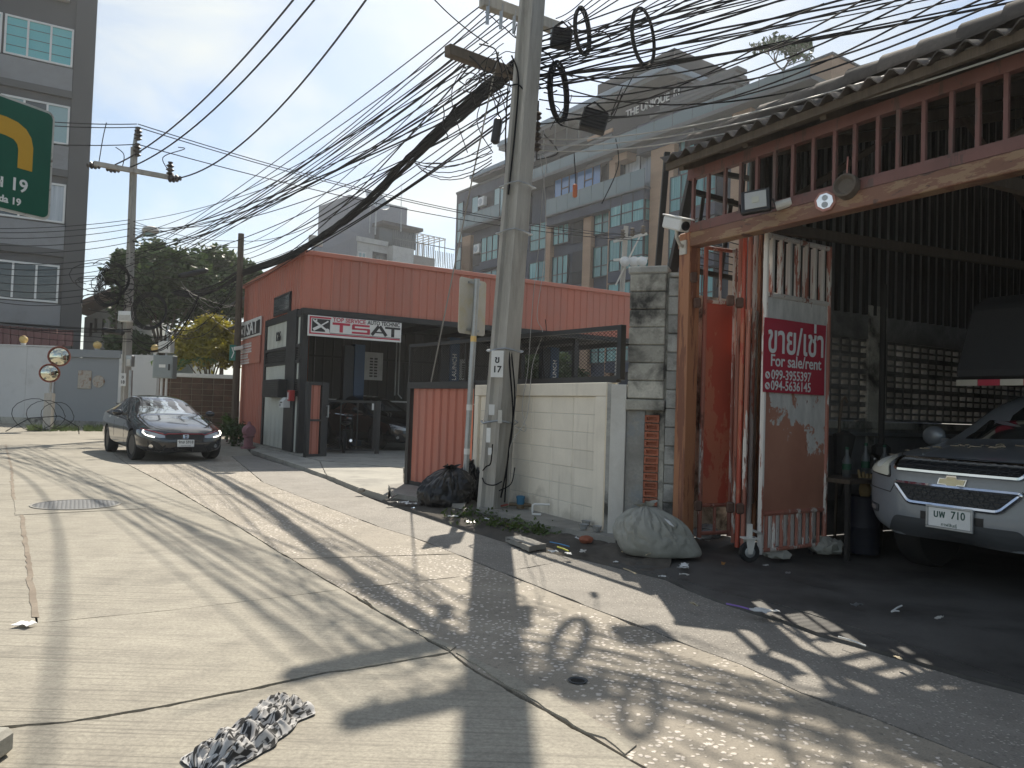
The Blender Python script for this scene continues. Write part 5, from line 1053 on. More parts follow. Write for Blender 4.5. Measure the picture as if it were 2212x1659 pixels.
# -- condominium with tan piers
CO = at(975, 600, 75); CO.z = 0; FC = Frame(CO, math.radians(-55.1))
con = thing('condominium', 'large slate blue and tan condominium with teal curtained windows behind the workshop', 'building', CO)
solid('wall', MT['c_blue'], con, FC, (0, 9.5, .3, 14, -.1, 22.2), (9.5, 40, .3, 14, -.1, 17.0), (12, 40, .8, 14, 17.0, 20.0))
FLZ = (14.6, 11.37, 8.14, 4.9)
def piers(s0, s1, z0, z1, d=-.12): solid('pier', MT['c_tan'], con, FC, (s0, s1, d, .31, z0, z1))
for (a, b) in ((15.3, 15.9), (20.0, 20.9), (22.85, 23.5), (27.05, 29.2), (34.0, 35.4)): piers(a, b, .0, 16.98 if a < 27 else 20.0)
for z in FLZ:
    window(FC, 12.6, 15.2, z, z + 2.3, 2, con, MT['teal'], MT['darkframe'], .2, (.4,)); window(FC, 16.0, 18.0, z, z + 2.3, 3, con, MT['teal'], MT['darkframe'], .05, (.35,))
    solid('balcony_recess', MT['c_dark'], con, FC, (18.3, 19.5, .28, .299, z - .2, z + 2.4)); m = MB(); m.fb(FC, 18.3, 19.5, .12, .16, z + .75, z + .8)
    for k in range(9): m.fb(FC, 18.33 + k * .14, 18.36 + k * .14, .12, .15, z - .15, z + .75)
    m.build('balcony_rail', MT['darkframe'], con); window(FC, 20.95, 22.8, z, z + 2.35, 2, con, MT['teal'], MT['darkframe'], .1, (.36,))
    solid('bay', MT['c_blue'], con, FC, (23.5, 27.0, -.62, .29, z - .75, z - .02)); window(FC, 23.5, 27.0, z, z + 2.4, 3, con, MT['teal'], MT['darkframe'], -.6, (.36,)); fe = Frame(FC.p(27.0, -.5, 0), FC.ang + math.pi / 2); window(fe, 0, .75, z, z + 2.4, 1, con, MT['teal'], MT['darkframe'], -.0, (.36,))
    for c in (29.35, 35.6): solid('bay', MT['c_blue'], con, FC, (c, c + 3.9, -.62, .29, z - .75, z - .02)); window(FC, c, c + 3.9, z, z + 2.4, 4, con, MT['teal'], MT['darkframe'], -.6, (.36,))
    window(FC, .5, 1.5, z, z + 2.2, 1, con, MT['glasspale'], MT['darkframe'], .1, (.4,)); window(FC, 5.6, 8.4, z, z + 2.3, 3, con, MT['teal'], MT['darkframe'], -.25, (.36,)); solid('bay', MT['c_blue'], con, FC, (5.5, 8.5, -.3, .29, z - .7, z - .02))
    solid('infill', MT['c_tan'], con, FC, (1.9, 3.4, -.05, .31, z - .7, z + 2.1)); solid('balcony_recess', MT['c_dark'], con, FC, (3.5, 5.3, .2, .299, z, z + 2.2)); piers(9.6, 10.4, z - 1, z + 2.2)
# upper storeys
window(FC, 16.0, 21.7, 17.3, 19.98, 6, con, [MT['glasssky']] * 3, MT['darkframe'], .0, ()); 
m = MB()
for k in (1, 4): m.fb(FC, 16 + k * .95, 16 + (k + 1) * .95, -.02, .04, 19.0, 19.08)
m.build('transom', MT['darkframe'], con)
for k in range(8): solid('balcony_glass', MT['balglass'], con, FC, (15.95 + k * 1.39, 15.95 + k * 1.39 + 1.36, -.7, -.66, 16.95, 18.2), )
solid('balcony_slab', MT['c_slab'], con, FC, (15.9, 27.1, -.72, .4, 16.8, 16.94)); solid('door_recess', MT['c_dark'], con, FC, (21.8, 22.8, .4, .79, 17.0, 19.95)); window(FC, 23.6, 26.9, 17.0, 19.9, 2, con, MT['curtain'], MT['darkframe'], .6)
solid('balcony_wall', MT['c_blue'], con, FC, (15.9, 27.05, -.55, .29, 16.1, 16.79)); piers(22.85, 23.5, 17.0, 20.0, -.2)
for s in (29.4, 32.0, 35.6): window(FC, s, s + 2.4, 16.9, 19.7, 3, con, MT['teal'], MT['darkframe'], .2, (.4,))
solid('terrace_slab', MT['c_slab'], con, FC, (10, 40, -.9, .9, 20.02, 20.28)); 
for k in range(17): solid('terrace_glass', MT['balglass'], con, FC, (11 + k * 1.7, 11 + k * 1.7 + 1.66, -.84, -.81, 20.285, 21.1))
m = MB(); m.fb(FC, 11, 40, -.86, -.80, 21.25, 21.29)
for k in range(17): m.fb(FC, 10.97 + k * 1.7, 11.0 + k * 1.7, -.85, -.8, 20.285, 21.25)
m.build('terrace_rail', MT['darkframe'], con)
# penthouse set back under a big flat roof
solid('penthouse_wall', MT['c_dark'], con, FC, (10, 28, 1.3, 12, 20.29, 24.6)); window(FC, 13.5, 19.5, 20.3, 21.9, 6, con, MT['curtain'], MT['darkframe'], 1.2); solid('penthouse_slab', MT['c_slab'], con, FC, (9.5, 20.5, -.3, 1.29, 22.0, 22.3)); 
for k in range(7): solid('pergola_post', MT['c_slab'], con, FC, (11.5 + k * 1.5, 11.56 + k * 1.5, -.1, -.04, 22.3, 24.6))
solid('roof', MT['c_slab'], con, FC, (7.5, 28.2, .1, 13, 24.62, 24.95)); solid('roof_fascia', MT['c_fascia'], con, FC, (7.4, 28.3, .0, 13.1, 24.955, 25.35)); solid('roof_box', MT['c_dark'], con, FC, (20, 28.0, .9, 9, 25.36, 26.7)); 
solid('lower_roof', MT['c_dark'], con, FC, (3.5, 10.4, -.3, 8, 22.6, 22.85)); solid('lower_roof_fascia', MT['c_fascia'], con, FC, (3.4, 10.5, -.4, 8.1, 22.855, 23.2)); solid('left_roof_edge', MT['c_slab'], con, FC, (-.05, 9.45, .2, 13.9, 22.2, 22.4))
tq = FC.px(1398, 229, 1.25); tc_ = FC.p(tq[0], 1.25, tq[1]); text('THE UNIQUE', 'lettering', MT['whitetext'], con, plane_matrix(tc_ - CO, FC.e), .75, .01, .02, wmax=4.4)
for b_ in ((.0, .5, .0, .06), (.0, .5, .62, .68), (.0, .06, .06, .62), (.44, .5, .06, .62), (.2, .26, .06, .4)): fpart('emblem', MT['whitetext'], con, FC, (tq[0] + 2.6 + b_[0], tq[0] + 2.6 + b_[1], 1.22, 1.25, tq[1] - .3 + b_[2], tq[1] - .3 + b_[3]))
for k in range(6): solid('planter_slat', MT['c_tan'] if k > 4 else MT['c_slab'], con, FC, (20.6, 23.4, -.5, -.4, 19.7 + k * .42, 19.95 + k * .42))
solid('planter_wall', MT['c_tan'], con, FC, (23.5, 24.8, -.3, 1.25, 19.5, 20.9)); solid('stair_block', MT['c_blue'], con, FC, (25.7, 31, -.2, 1.2, 19.5, 21.6)); 
for k in range(4): solid('stair_slab', MT['c_slab'], con, FC, (27.2 + k * .7, 34, -.5 + k * .25, 1.2, 21.65 + k * .42, 21.9 + k * .42))
# balcony on the left block
for k in range(5): solid('balcony_glass', MT['balglass'], con, FC, (2.5 + k * 1.35, 3.8 + k * 1.35, -.75, -.72, 18.2, 19.3))
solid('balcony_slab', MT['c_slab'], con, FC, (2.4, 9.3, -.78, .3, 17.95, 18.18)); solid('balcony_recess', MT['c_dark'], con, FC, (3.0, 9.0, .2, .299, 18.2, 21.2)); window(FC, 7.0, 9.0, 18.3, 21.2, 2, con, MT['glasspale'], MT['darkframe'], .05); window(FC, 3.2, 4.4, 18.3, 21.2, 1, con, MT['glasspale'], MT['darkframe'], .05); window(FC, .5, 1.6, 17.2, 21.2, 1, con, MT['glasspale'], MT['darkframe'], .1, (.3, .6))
solid('infill', MT['c_tan'], con, FC, (1.9, 3.4, -.05, .31, 13.4, 17.6))
for s, z in ((4.9, 19.9), (5.0, 18.4), (4.4, 15.6)):
    o = thing('air_conditioner', {19.9: 'upper white air conditioner on the top left condominium balcony', 18.4: 'lower white air conditioner on the top left condominium balcony', 15.6: 'white air conditioner below the rounded balcony of the condominium'}[z], 'air conditioner', FC.p(s, -.3, z)); solid('case', MT['white'], o, FC, (s, s + .95, -.3, .1, z, z + .85), bevel=.03); m = MB(); m.lathe([(.3, 0), (.3, .02), (.05, .03)], FC.p(s + .4, -.3, z + .42), 16, -FC.n); m.build('fan_grille', MT['galv'], o)
# right tower of the condominium
tw = thing('condominium_tower', 'blue and tan tower block with a bare tree on its roof right of the condominium', 'building', FC.p(31, 2, 0)); zt2 = FC.px(1690, 160, 1)[1]
solid('wall', MT['c_blue'], tw, FC, (31.2, 34.2, 1.0, 12, 19.51, zt2 - .6)); solid('wall', MT['c_tan'], tw, FC, (34.21, 40, .98, 12, 19.52, zt2)); window(FC, 31.8, 33.4, 19.6, 20.4, 2, tw, MT['teal'], MT['darkframe'], .9); window(FC, 35.2, 36.6, 19.6, 20.6, 2, tw, MT['glass'], MT['darkframe'], .88); solid('roof_cap', MT['c_slab'], tw, FC, (31.1, 40.1, .9, 12.1, zt2 + .005, zt2 + .12))
bt0 = at(1692, 158, 46); bt = thing('rooftop_tree', 'nearly leafless small tree on the tower roof against the sky', 'tree', bt0)
rr = random.Random(5); m = MB(); lv = MB()
def branch(p, d, l, r, k):
    q = p + d * l; m.tube([p, (p + q) / 2 + Vector((rr.gauss(0, .04), 0, rr.gauss(0, .04))) * l, q], [r, r * .85, r * .7], 4)
    if k == 0:
        for _ in range(3): c = q + Vector((rr.gauss(0, .12), rr.gauss(0, .12), rr.gauss(0, .12))); u = Vector((rr.gauss(0, .1), rr.gauss(0, .1), rr.gauss(0, .1))); w_2 = Vector((rr.gauss(0, .06), rr.gauss(0, .06), rr.gauss(0, .06))); lv.add([c - u, c + w_2, c + u, c - w_2], [(0, 1, 2, 3)])
        return
    for _ in range(3):
        d2 = (d + Vector((rr.gauss(0, .55), rr.gauss(0, .55), rr.gauss(0, .35) + .05))).normalized(); branch(q, d2, l * rr.uniform(.62, .85), r * .68, k - 1)
branch(bt0 + Vector((0, 0, -.8)), Vector((0, 0, 1)), .95, .10, 5); m.build('trunk', MT['wood'], bt); lv.build('crown', MT['leaf'], bt)['kind'] = 'stuff'
# small far pole with ceramic insulators
p4 = at(1334, 600, 38); p4.z = 0; pl4 = thing('far_pole', 'thin concrete pole with white insulators in front of the condominium', 'utility pole', p4)
m = MB(); m.bar(p4, p4 + Vector((.35, 0, 10.6)), .22, .22, (0, 1, 0)); m.build('shaft', MT['pole'], pl4)
m = MB(); m.bar(at(1325, 522, 37.8), at(1398, 505, 37.6), .12, .12); m.bar(at(1325, 562, 37.8), at(1400, 558, 37.6), .12, .12); m.bar(at(1330, 616, 37.8), at(1385, 505, 37.6), .07, .07); m.build('crossarm', MT['offwhite'], pl4)
for u in (1345, 1366, 1389): m = MB(); p = at(u, 515 - (u - 1345) * .2, 37.6); m.lathe([(.05, 0), (.14, .1), (.06, .16), (.15, .24), (.06, .30), (.12, .38), (.04, .44)], p, 10); m.build('insulator', MT['wood'], pl4)
for u in (1348, 1368, 1385): m = MB(); p = at(u, 566, 37.6); m.lathe([(.05, 0), (.26, .05), (.26, .10), (.06, .16), (.22, .22), (.05, .3)], p, 12, (.3, -.9, .1)); m.build('insulator', MT['white'], pl4)
# -- pale apartment building further back
PO = at(690, 600, 88); PO.z = 0; PE = at(974, 600, 100); FQ = Frame(PO, math.radians(30.5) if False else math.atan2(PE.y - PO.y, PE.x - PO.x)); QL = (PE - PO).xy.length
pb = thing('pale_apartments', 'pale white apartment building with rooftop rails and a dish beyond the red workshop', 'building', PO)
MT['p_white'] = mat('pale_render', (.56, .56, .54), .8, var=.06, sc=.4, bump=.05, dirt=(.44, .44, .42), world=True); MT['p_brown'] = mat('taupe_render', (.30, .275, .25), .8, var=.06, bump=.05, world=True); MT['p_grey'] = mat('grey_penthouse_render', (.23, .24, .27), .8, var=.08, bump=.05, world=True)
qs = lambda u: FQ.px(u, 540)[0]; qz = lambda u, v: FQ.px(u, v)[1]
zr = qz(760, 513)
solid('wall', MT['p_white'], pb, FQ, (qs(757), qs(838), 0, 14, 0, zr), (qs(838), qs(883), -1.2, 12, 0, zr - .3), (qs(928), qs(975), -1.2, 12, 0, zr - 2.0)); solid('taupe_panel', MT['p_brown'], pb, FQ, (qs(883) + .01, qs(928) - .01, -1.25, 12, 0, zr - 1.0))
solid('parapet', MT['p_white'], pb, FQ, (qs(757) - .05, qs(836), -.25, .0, zr - .35, zr + .25)); solid('balcony_recess', MT['c_dark'], pb, FQ, (qs(805), qs(836), -.02, -.004, 0, zr - 1.2)); solid('seam', MT['p_brown'], pb, FQ, (qs(840), qs(882), -1.23, -1.2, zr - 3.6, zr - 3.5), (qs(930), qs(974), -1.23, -1.2, zr - 4.8, zr - 4.7))
window(FQ, qs(773), qs(791), zr - 5.2, zr - 1.5, 2, pb, MT['glasspale'], MT['white'], -.06, fw=.14); window(FQ, qs(951), qs(958), zr - 9, zr - 4.2, 1, pb, MT['glass'], MT['white'], -1.26, fw=.12); window(FQ, qs(810), qs(832), zr - 8, zr - 1.6, 2, pb, MT['glass'], MT['darkframe'], -.15, fw=.14)
solid('penthouse', MT['p_grey'], pb, FQ, (qs(767), qs(895), 2, 10, zr, zr + 5.6)); solid('penthouse_roof', MT['c_dark'], pb, FQ, (qs(820), qs(908), -.5, 2.0, zr + 2.3, zr + 2.7)); solid('penthouse_glass', MT['glass'], pb, FQ, (qs(825), qs(905), .8, 1.9, zr + .1, zr + 2.2))
m = MB()
for k in range(34): s = qs(838) + k * (qs(972) - qs(838)) / 34; z_ = zr - .3 - (k > 11) * 1.2 - (k > 22) * .4; m.fb(FQ, s, s + .06, -1.1, -1.04, z_, z_ + 2.0)
m.fb(FQ, qs(838), qs(972), -1.1, -1.04, zr + .6, zr + .7); m.build('roof_rail', MT['darkframe'], pb)
m = MB()
for k in range(6): s = qs(910) + k * (qs(972) - qs(910)) / 5.2; m.fb(FQ, s, s + .12, 1, 1.1, zr - 1, zr + 2.3); m.fb(FQ, s, s + .12, 6, 6.1, zr - 1, zr + 2.3); m.fb(FQ, s, s + .12, 1.1, 6, zr + 2.2, zr + 2.32)
m.fb(FQ, qs(910), qs(972), 1, 1.12, zr + 2.3, zr + 2.42); m.fb(FQ, qs(910), qs(972), 6, 6.12, zr + 2.3, zr + 2.42); m.build('roof_pergola', MT['white'], pb)
gq = Frame(FQ.p(qs(757), .2, 0), FQ.ang + math.radians(160)); gl2 = 9
fsl = MB(); a_, b_ = at(757, 497, 89), at(672, 532, 78); fsl.prism([a_, a_ - Vector((0, 0, 3.0)), b_ - Vector((0, 0, .6)), b_], (.5, 2.5, 0)); fsl.build('side_roof', MT['p_grey'], pb)
m = MB(); a2_, b2_ = at(755, 512, 88.5), at(690, 535, 80)
for r_ in range(9):
    for c_ in range(14):
        p = a2_.lerp(b2_, c_ / 14) - Vector((0, 0, .2 + r_ * .42 + (.2 if c_ % 2 else 0)));
        if p.z > 6: m.box(p.x - .05, p.x + .05, p.y, p.y + .1, p.z - .36, p.z); m.box(p.x - .35, p.x, p.y, p.y + .1, p.z - .06, p.z)
m.build('screen_blocks', MT['darkframe'], pb); m = MB(); m.prism([at(757, 505, 89.2), at(690, 533, 80.2), at(690, 600, 80.2), at(757, 600, 89.2)], (.1, .5, 0)); m.build('side_wall', MT['p_white'], pb)
dc = at(813, 438, 86); ds = thing('satellite_dish', 'large mesh satellite dish on the pale apartment roof', 'satellite dish', dc - Vector((0, 0, 3)))
m = MB(); dn = Vector((.55, -.55, .62)).normalized(); m.lathe([(.02, 0), (.5, .06), (1.1, .28), (1.5, .55), (1.48, .57), (1.1, .31), (.5, .09), (.02, .03)], dc - dn * .2, 18, dn); m.build('dish', plain('pale_dish_mesh', (.55, .57, .58), .6), ds, smooth=True); m = MB(); m.tube([dc, dc - Vector((0, 0, 3.6))], .09, 6); m.tube([dc, dc + dn * 1.3], .04, 5); m.build('mast', MT['galv'], ds)
an = at(866, 500, 88); o = thing('antenna_mast', 'thin tall antenna mast on the pale apartment roof', 'antenna', an); m = MB(); m.tube([an, at(867, 395, 88)], [.06, .03], 5); m.build('mast', MT['galv'], o)
dc2 = at(801, 425, 87.5); o = thing('satellite_dish', 'smaller satellite dish half hidden behind the thick cable bundle', 'satellite dish', dc2); m = MB(); m.lathe([(.02, 0), (.4, .05), (.85, .22), (.83, .25), (.4, .09), (.02, .04)], dc2, 16, (.6, -.5, .5)); m.build('dish', MT['galv'], o, smooth=True); m = MB(); m.tube([dc2, dc2 - Vector((0, 0, 4.2))], .06, 6); m.build('mast', MT['galv'], o)
# -- garden wall, gate, lamps, signs
GW0 = G(0, 914); GW1 = G(258, 923); GW0.z = 0; FG = Frame(GW0, math.atan2(GW1.y - GW0.y, GW1.x - GW0.x)); gx = lambda u: FG.px(u, 840)[0]
gw = thing('garden_wall', 'tall white garden wall with a dark stained foot at the far road edge', 'wall', GW0)
MT['gw'] = mat('white_wall_paint', (.64, .63, .61), .8, var=.05, sc=.6, bump=.1, dirt=(.50, .48, .45), damt=(.55, .8), world=True, rnd=.02)
solid('panel', MT['gw'], gw, FG, (-9, gx(55) - .01, 0, .25, 0, 3.36)); solid('panel', MT['gw'], gw, FG, (gx(55), gx(115), 0, .25, 0, 3.35)); solid('panel', MT['gw'], gw, FG, (gx(255), gx(338), -.02, .25, 0, 3.14), bevel=.01)
solid('cap', MT['gw'], gw, FG, (-9, gx(118), -.04, .3, 3.365, 3.42)); solid('foot', MT['oldconc'], gw, FG, (-9, gx(116), -.02, -.003, 0, .28)); solid('inset_panel', MT['gw'], gw, FG, (gx(57), gx(112), -.015, -.002, .4, 2.6))
gg = thing('sheet_gate', 'wide flat grey sheet metal gate between white wall panels', 'gate', FG.p(gx(116), 0, 0)); MT['gategrey'] = mat('grey_gate_paint', (.25, .265, .275), .6, var=.05, sc=.7, bump=.04, world=True)
solid('leaf', MT['gategrey'], gg, FG, (gx(116), gx(254), .05, .12, .1, 2.95)); solid('track_beam', MT['gategrey'], gg, FG, (gx(122), gx(258), -.06, .14, 2.96, 3.3), bevel=.01); solid('foot_rail', MT['block'], gg, FG, (gx(116), gx(254), .0, .14, 0, .22))
for u, v, s, lab, rd in ((182, 820, .55, 'square rusty notice plate on the grey gate', 0), (212, 824, .45, 'round rusty notice plate on the grey gate', 1)):
    p = FG.px(u, v); o = thing('gate_plate', lab, 'sign', FG.p(p[0], .03, p[1])); pm = mat('rusted_plate', (.52, .47, .40), .8, var=.2, sc=6, dirt=(.28, .14, .08), dsc=6, damt=(.5, .65))
    if rd: m = MB(); m.lathe([(.27, 0), (.27, .03)], FG.p(p[0], .048, p[1]), 10, -FG.n); m.build('plate', pm, o)
    else: solid('plate', pm, o, FG, (p[0] - .3, p[0] + .3, .01, .045, p[1] - .4, p[1] + .4), bevel=.03)
MT['globe'] = plain('yellowed_globe', (.72, .50, .18), .45)
for u, v, lab in ((47, 733, 'yellow globe lamp on the wall above the white panels'), (207, 745, 'yellow globe lamp on the wall above the grey gate'), (332, 752, 'yellow globe lamp on the wall beside the white meter box')):
    p = FG.px(u, v); c = FG.p(p[0], .12, p[1]); o = thing('globe_lamp', lab, 'lamp', c - Vector((0, 0, .4)), group=None); o['group'] = 'globe lamps along the garden wall'
    m = MB(); m.lathe([(.17 * math.sin(math.pi * (.06 + .94 * i / 16)) * (1 + .02 * (i % 2)), -.17 * math.cos(math.pi * (.06 + .94 * i / 16))) for i in range(17)], c, 16); m.build('globe', MT['globe'], o, smooth=True); m = MB(); m.lathe([(.14, -.42), (.06, -.36), (.06, -.24), (.12, -.16)], c, 10); m.build('base', MT['white'], o)
mb0 = G(103, 931); mr = thing('traffic_mirrors', 'bent pole with two round convex traffic mirrors before the grey gate', 'traffic mirror', mb0)
mA, mB_ = at(128, 770, 28), at(107, 806, 27.8); top = at(112, 790, 28)
m = MB(); m.bar(mb0, at(108, 850, 28.1), .28, .2, (0, 1, 0)); m.build('post_stub', MT['pole'], mr); m = MB(); m.tube([mb0 + Vector((0, 0, .3)), at(108, 850, 28.1), top, mA + Vector((0, .1, 0))], .045, 8); m.tube([top, mB_ + Vector((0, .1, 0))], .035, 6); m.build('pole', MT['galv'], mr)
MT['mirror'] = plain('convex_mirror', (.74, .72, .58), .03, 1.0); MT['rimred'] = mat('faded_red_rim', (.33, .10, .07), .6)
for c, dn, rd in ((mA, Vector((.42, -.88, .08)), .35), (mB_, Vector((.62, -.78, .05)), .32)):
    dn.normalize(); m = MB(); m.lathe([(rd * math.sin(a), rd * .9 * (math.cos(a) - math.cos(.5)) * 1.0) for a in [1.55 * k / 8 * .999 + .001 for k in range(9)][::-1]] if False else [(rd * (1 - (k / 8) ** 1.0), .14 * rd / .35 * (1 - (1 - k / 8) ** 2)) for k in range(9)], c, 24, dn); h = m.build('mirror_face', MT['mirror'], mr, smooth=True)
    m = MB(); m.lathe([(rd * .98, -.06), (rd * 1.06, -.03), (rd * 1.07, .05), (rd * 1.0, .05), (rd * .99, -.0)], c, 24, dn); m.build('rim', MT['rimred'], mr, smooth=True)
m = MB(); cw0 = G(100, 935)
for k in range(3): m.tube([cw0 + Vector(((-.3 + .4 * k) + (.75 - .1 * k) * math.cos(t * .35), -.25 - .05 * math.sin(t), max(.02, .62 + (.55 - .05 * k) * math.sin(t * .35)))) for t in range(19)], .011, 5)
m.tube([cw0 + Vector((-1.2, -.3, .02)), cw0 + Vector((-.4, -.3, .5)), cw0 + Vector((.6, -.3, .6)), cw0 + Vector((1.3, -.35, .25)), cw0 + Vector((1.35, -.4, .02))], .016, 5); tag(m.build('cable_coil', MT['cable'], None), 'loops of black cable hanging on the mirror post near the ground', 'cable coil')
# brick wall, shrub, cabinets, house
k0 = at(340, 900, 28.3); k1 = at(504, 900, 28.8); k0.z = k1.z = 0; FK = Frame(k0, math.atan2(k1.y - k0.y, k1.x - k0.x)); KL = (k1 - k0).length
bk = thing('laterite_wall', 'dark brown laterite block wall with a white coping behind the black sedan', 'wall', k0); MT['laterite'] = mat('laterite_block', (.13, .075, .05), .95, var=.35, sc=4, fine=26, bump=1.0, dirt=(.05, .04, .03), dsc=1.4, rnd=.2, world=True)
solid('mortar', mat('old_mortar', (.24, .20, .155), .95, rnd=0), bk, FK, (0, KL, .03, .2, 0, 2.12)); solid('coping', MT['white'], bk, FK, (-.02, KL, -.06, .26, 2.125, 2.27), bevel=.01)
nb_ = 7; bw2 = KL / nb_; m = MB(); m.box(.014, bw2 - .014, 0, .1, .014, .212 - .012); kme = m.mesh('block', MT['laterite'], bevel=.012)
for r_ in range(10):
    for c_ in range(nb_): inst(kme, 'block', bk, FK.p(c_ * bw2, R.uniform(.0, .012), r_ * .212), (0, 0, FK.ang))
cbp = at(356, 790, 27.2); cb = thing('meter_cabinet', 'grey metal meter cabinet with a label on two white pipes', 'cabinet', Vector((cbp.x, cbp.y, 0))); FCb = Frame((cbp.x, cbp.y), math.radians(-6))
zc0, zc1 = FCb.px(350, 817)[1], FCb.px(350, 768)[1]; solid('case', mat('grey_enamel', (.30, .335, .34), .5, var=.05, bump=0), cb, FCb, (-.36, .38, -.15, .15, zc0, zc1), bevel=.015); solid('door', mat('grey_door', (.28, .315, .32), .5, var=.05, bump=0), cb, FCb, (-.29, .35, -.165, -.151, zc0 + .04, zc1 - .05), bevel=.004); solid('label', MT['paper'], cb, FCb, (-.12, .12, -.17, -.166, (zc0 + zc1) / 2 - .03, (zc0 + zc1) / 2 + .08)); solid('handle', MT['blackplastic'], cb, FCb, (.23, .29, -.185, -.166, zc0 + .28, zc0 + .5))
for x_ in (-.09, .09): m = MB(); m.tube([FCb.p(x_, 0, 0), FCb.p(x_, 0, zc0)], .045, 8); m.build('pipe', MT['white'], cb)
wbp = at(356, 749, 27.1); zb0, zb1 = FCb.px(356, 762)[1], FCb.px(356, 737)[1]; o = thing('white_meter_box', 'small white meter box above the grey cabinet', 'box', FCb.p(0, 0, zc1)); solid('case', MT['white'], o, FCb, (-.2, .26, -.14, .12, zb0, zb1), bevel=.01); solid('window', MT['blackplastic'], o, FCb, (.13, .17, -.146, -.141, zb0 + .12, zb0 + .28)); m = MB(); m.tube([FCb.p(.05, 0, zc1), FCb.p(.05, 0, zb0)], .05, 8); m.tube([FCb.p(.06, 0, zb1), FCb.p(.06, 0, zb1 + .55)], .035, 8); m.lathe([(.05, 0), (.09, .05), (.09, .16), (.04, .2)], FCb.p(.06, 0, zb1 + .2), 10); m.build('pipe', MT['galv'], o)
HO = at(180, 700, 44); HO.z = 0; FH = Frame(HO, math.radians(10)); hs = thing('white_house', 'white house with a brown gabled roof behind the trees and pole', 'house', HO)
hx_ = lambda u: FH.px(u, 700)[0]; hz_ = lambda v: FH.px(250, v)[1]; solid('wall', MT['p_white'], hs, FH, (hx_(182), hx_(330), 0, 7, 0, hz_(690))); m = MB(); m.prism([FH.p(hx_(182), -.1, hz_(690)), FH.p(hx_(300), -.1, hz_(690)), FH.p(hx_(300), -.1, hz_(632))], FH.n * 7); m.build('gable', MT['p_white'], hs)
m = MB(); a, b = FH.p(hx_(168), -1.2, hz_(668)), FH.p(hx_(285), -1.2, hz_(612)); m.prism([a, b, b - Vector((0, 0, .35)), a - Vector((0, 0, .35))], FH.n * 9); m.build('roof', mat('brown_roof', (.17, .12, .10), .7), hs); solid('roof_ledge', MT['p_white'], hs, FH, (hx_(285), hx_(420), -.6, 3, hz_(733), hz_(722))); solid('extension', mat('sage_wall', (.32, .36, .33), .8), hs, FH, (hx_(300), hx_(420), .2, 6, 0, hz_(720)))
for u, v0, v1 in ((205, 720, 678), (222, 725, 672), (240, 725, 664), (247, 725, 664), (262, 700, 655), (195, 730, 700)): solid('window_shutter', MT['batten'], hs, FH, (hx_(u), hx_(u + 5), -.08, -.003, hz_(v0), hz_(v1)))
window(FH, hx_(226), hx_(236), hz_(722), hz_(690), 2, hs, MT['glasspale'], MT['white'], -.06, fw=.06)
# dark wooden pole by the workshop, its green sign and camera; hydrant
wp0 = G(506, 952); wpo = thing('wooden_pole', 'dark timber pole standing against the left side of the red workshop', 'utility pole', wp0); wt = at(521, 505, wp0.y); m = MB(); m.tube([wp0, (wp0 + wt) / 2, wt], [.13, .115, .1], 8); m.build('shaft', MT['wood'], wpo)
p = at(503, 762, wp0.y - .25); o = thing('green_sign', 'small green arrow sign on the dark timber pole', 'sign', p); m = MB(); m.box(p.x - .11, p.x + .10, p.y - .02, p.y + .02, p.z - .26, p.z + .26); m.build('plate', plain('sign_green', (.02, .16, .12), .4), o, .01); m = MB(); m.bar((p.x - .03, p.y - .024, p.z + .18), (p.x + .04, p.y - .024, p.z), .03, .004, (0, 1, 0)); m.bar((p.x + .04, p.y - .024, p.z), (p.x - .03, p.y - .024, p.z - .18), .03, .004, (0, 1, 0)); m.build('arrow', MT['whitetext'], o)
p = at(517, 752, wp0.y - .3); o = thing('wall_camera', 'small white security camera beside the wall sign', 'camera', p); m = MB(); m.bar(p + Vector((-.14, -.1, -.03)), p + Vector((.1, .05, .03)), .12, .12); m.build('housing', MT['white'], o, .02); m = MB(); m.tube([p, p + Vector((.1, .1, -.12)), p + Vector((.22, .15, -.1))], .03, 6); m.build('bracket', MT['offwhite'], o)
hy0 = G(536, 969); hy = thing('fire_hydrant', 'faded pink fire hydrant at the corner of the red workshop', 'fire hydrant', hy0); MT['pink'] = mat('faded_pink_paint', (.34, .15, .17), .6, var=.12, dirt=(.22, .12, .12), rnd=0)
m = MB(); m.lathe([(.2, 0), (.2, .05), (.13, .06), (.12, .30), (.16, .32), (.16, .36), (.12, .38)], hy0, 16); m.build('barrel', MT['pink'], hy, smooth=True); m = MB(); m.ball(hy0 + Vector((0, 0, .5)), .19, 16, 10, (1, 1, .95)); m.build('head', MT['pink'], hy, smooth=True); m = MB(); m.lathe([(.1, 0), (.1, .12), (.14, .12), (.14, .18), (.05, .18), (.05, .22)], hy0 + Vector((.06, -.1, .5)), 12, (.45, -.85, 0)); m.build('outlet', MT['pink'], hy, smooth=True); m = MB(); m.lathe([(.06, 0), (.05, .05), (.03, .09)], hy0 + Vector((0, 0, .67)), 8); m.build('cap_nut', MT['pink'], hy)
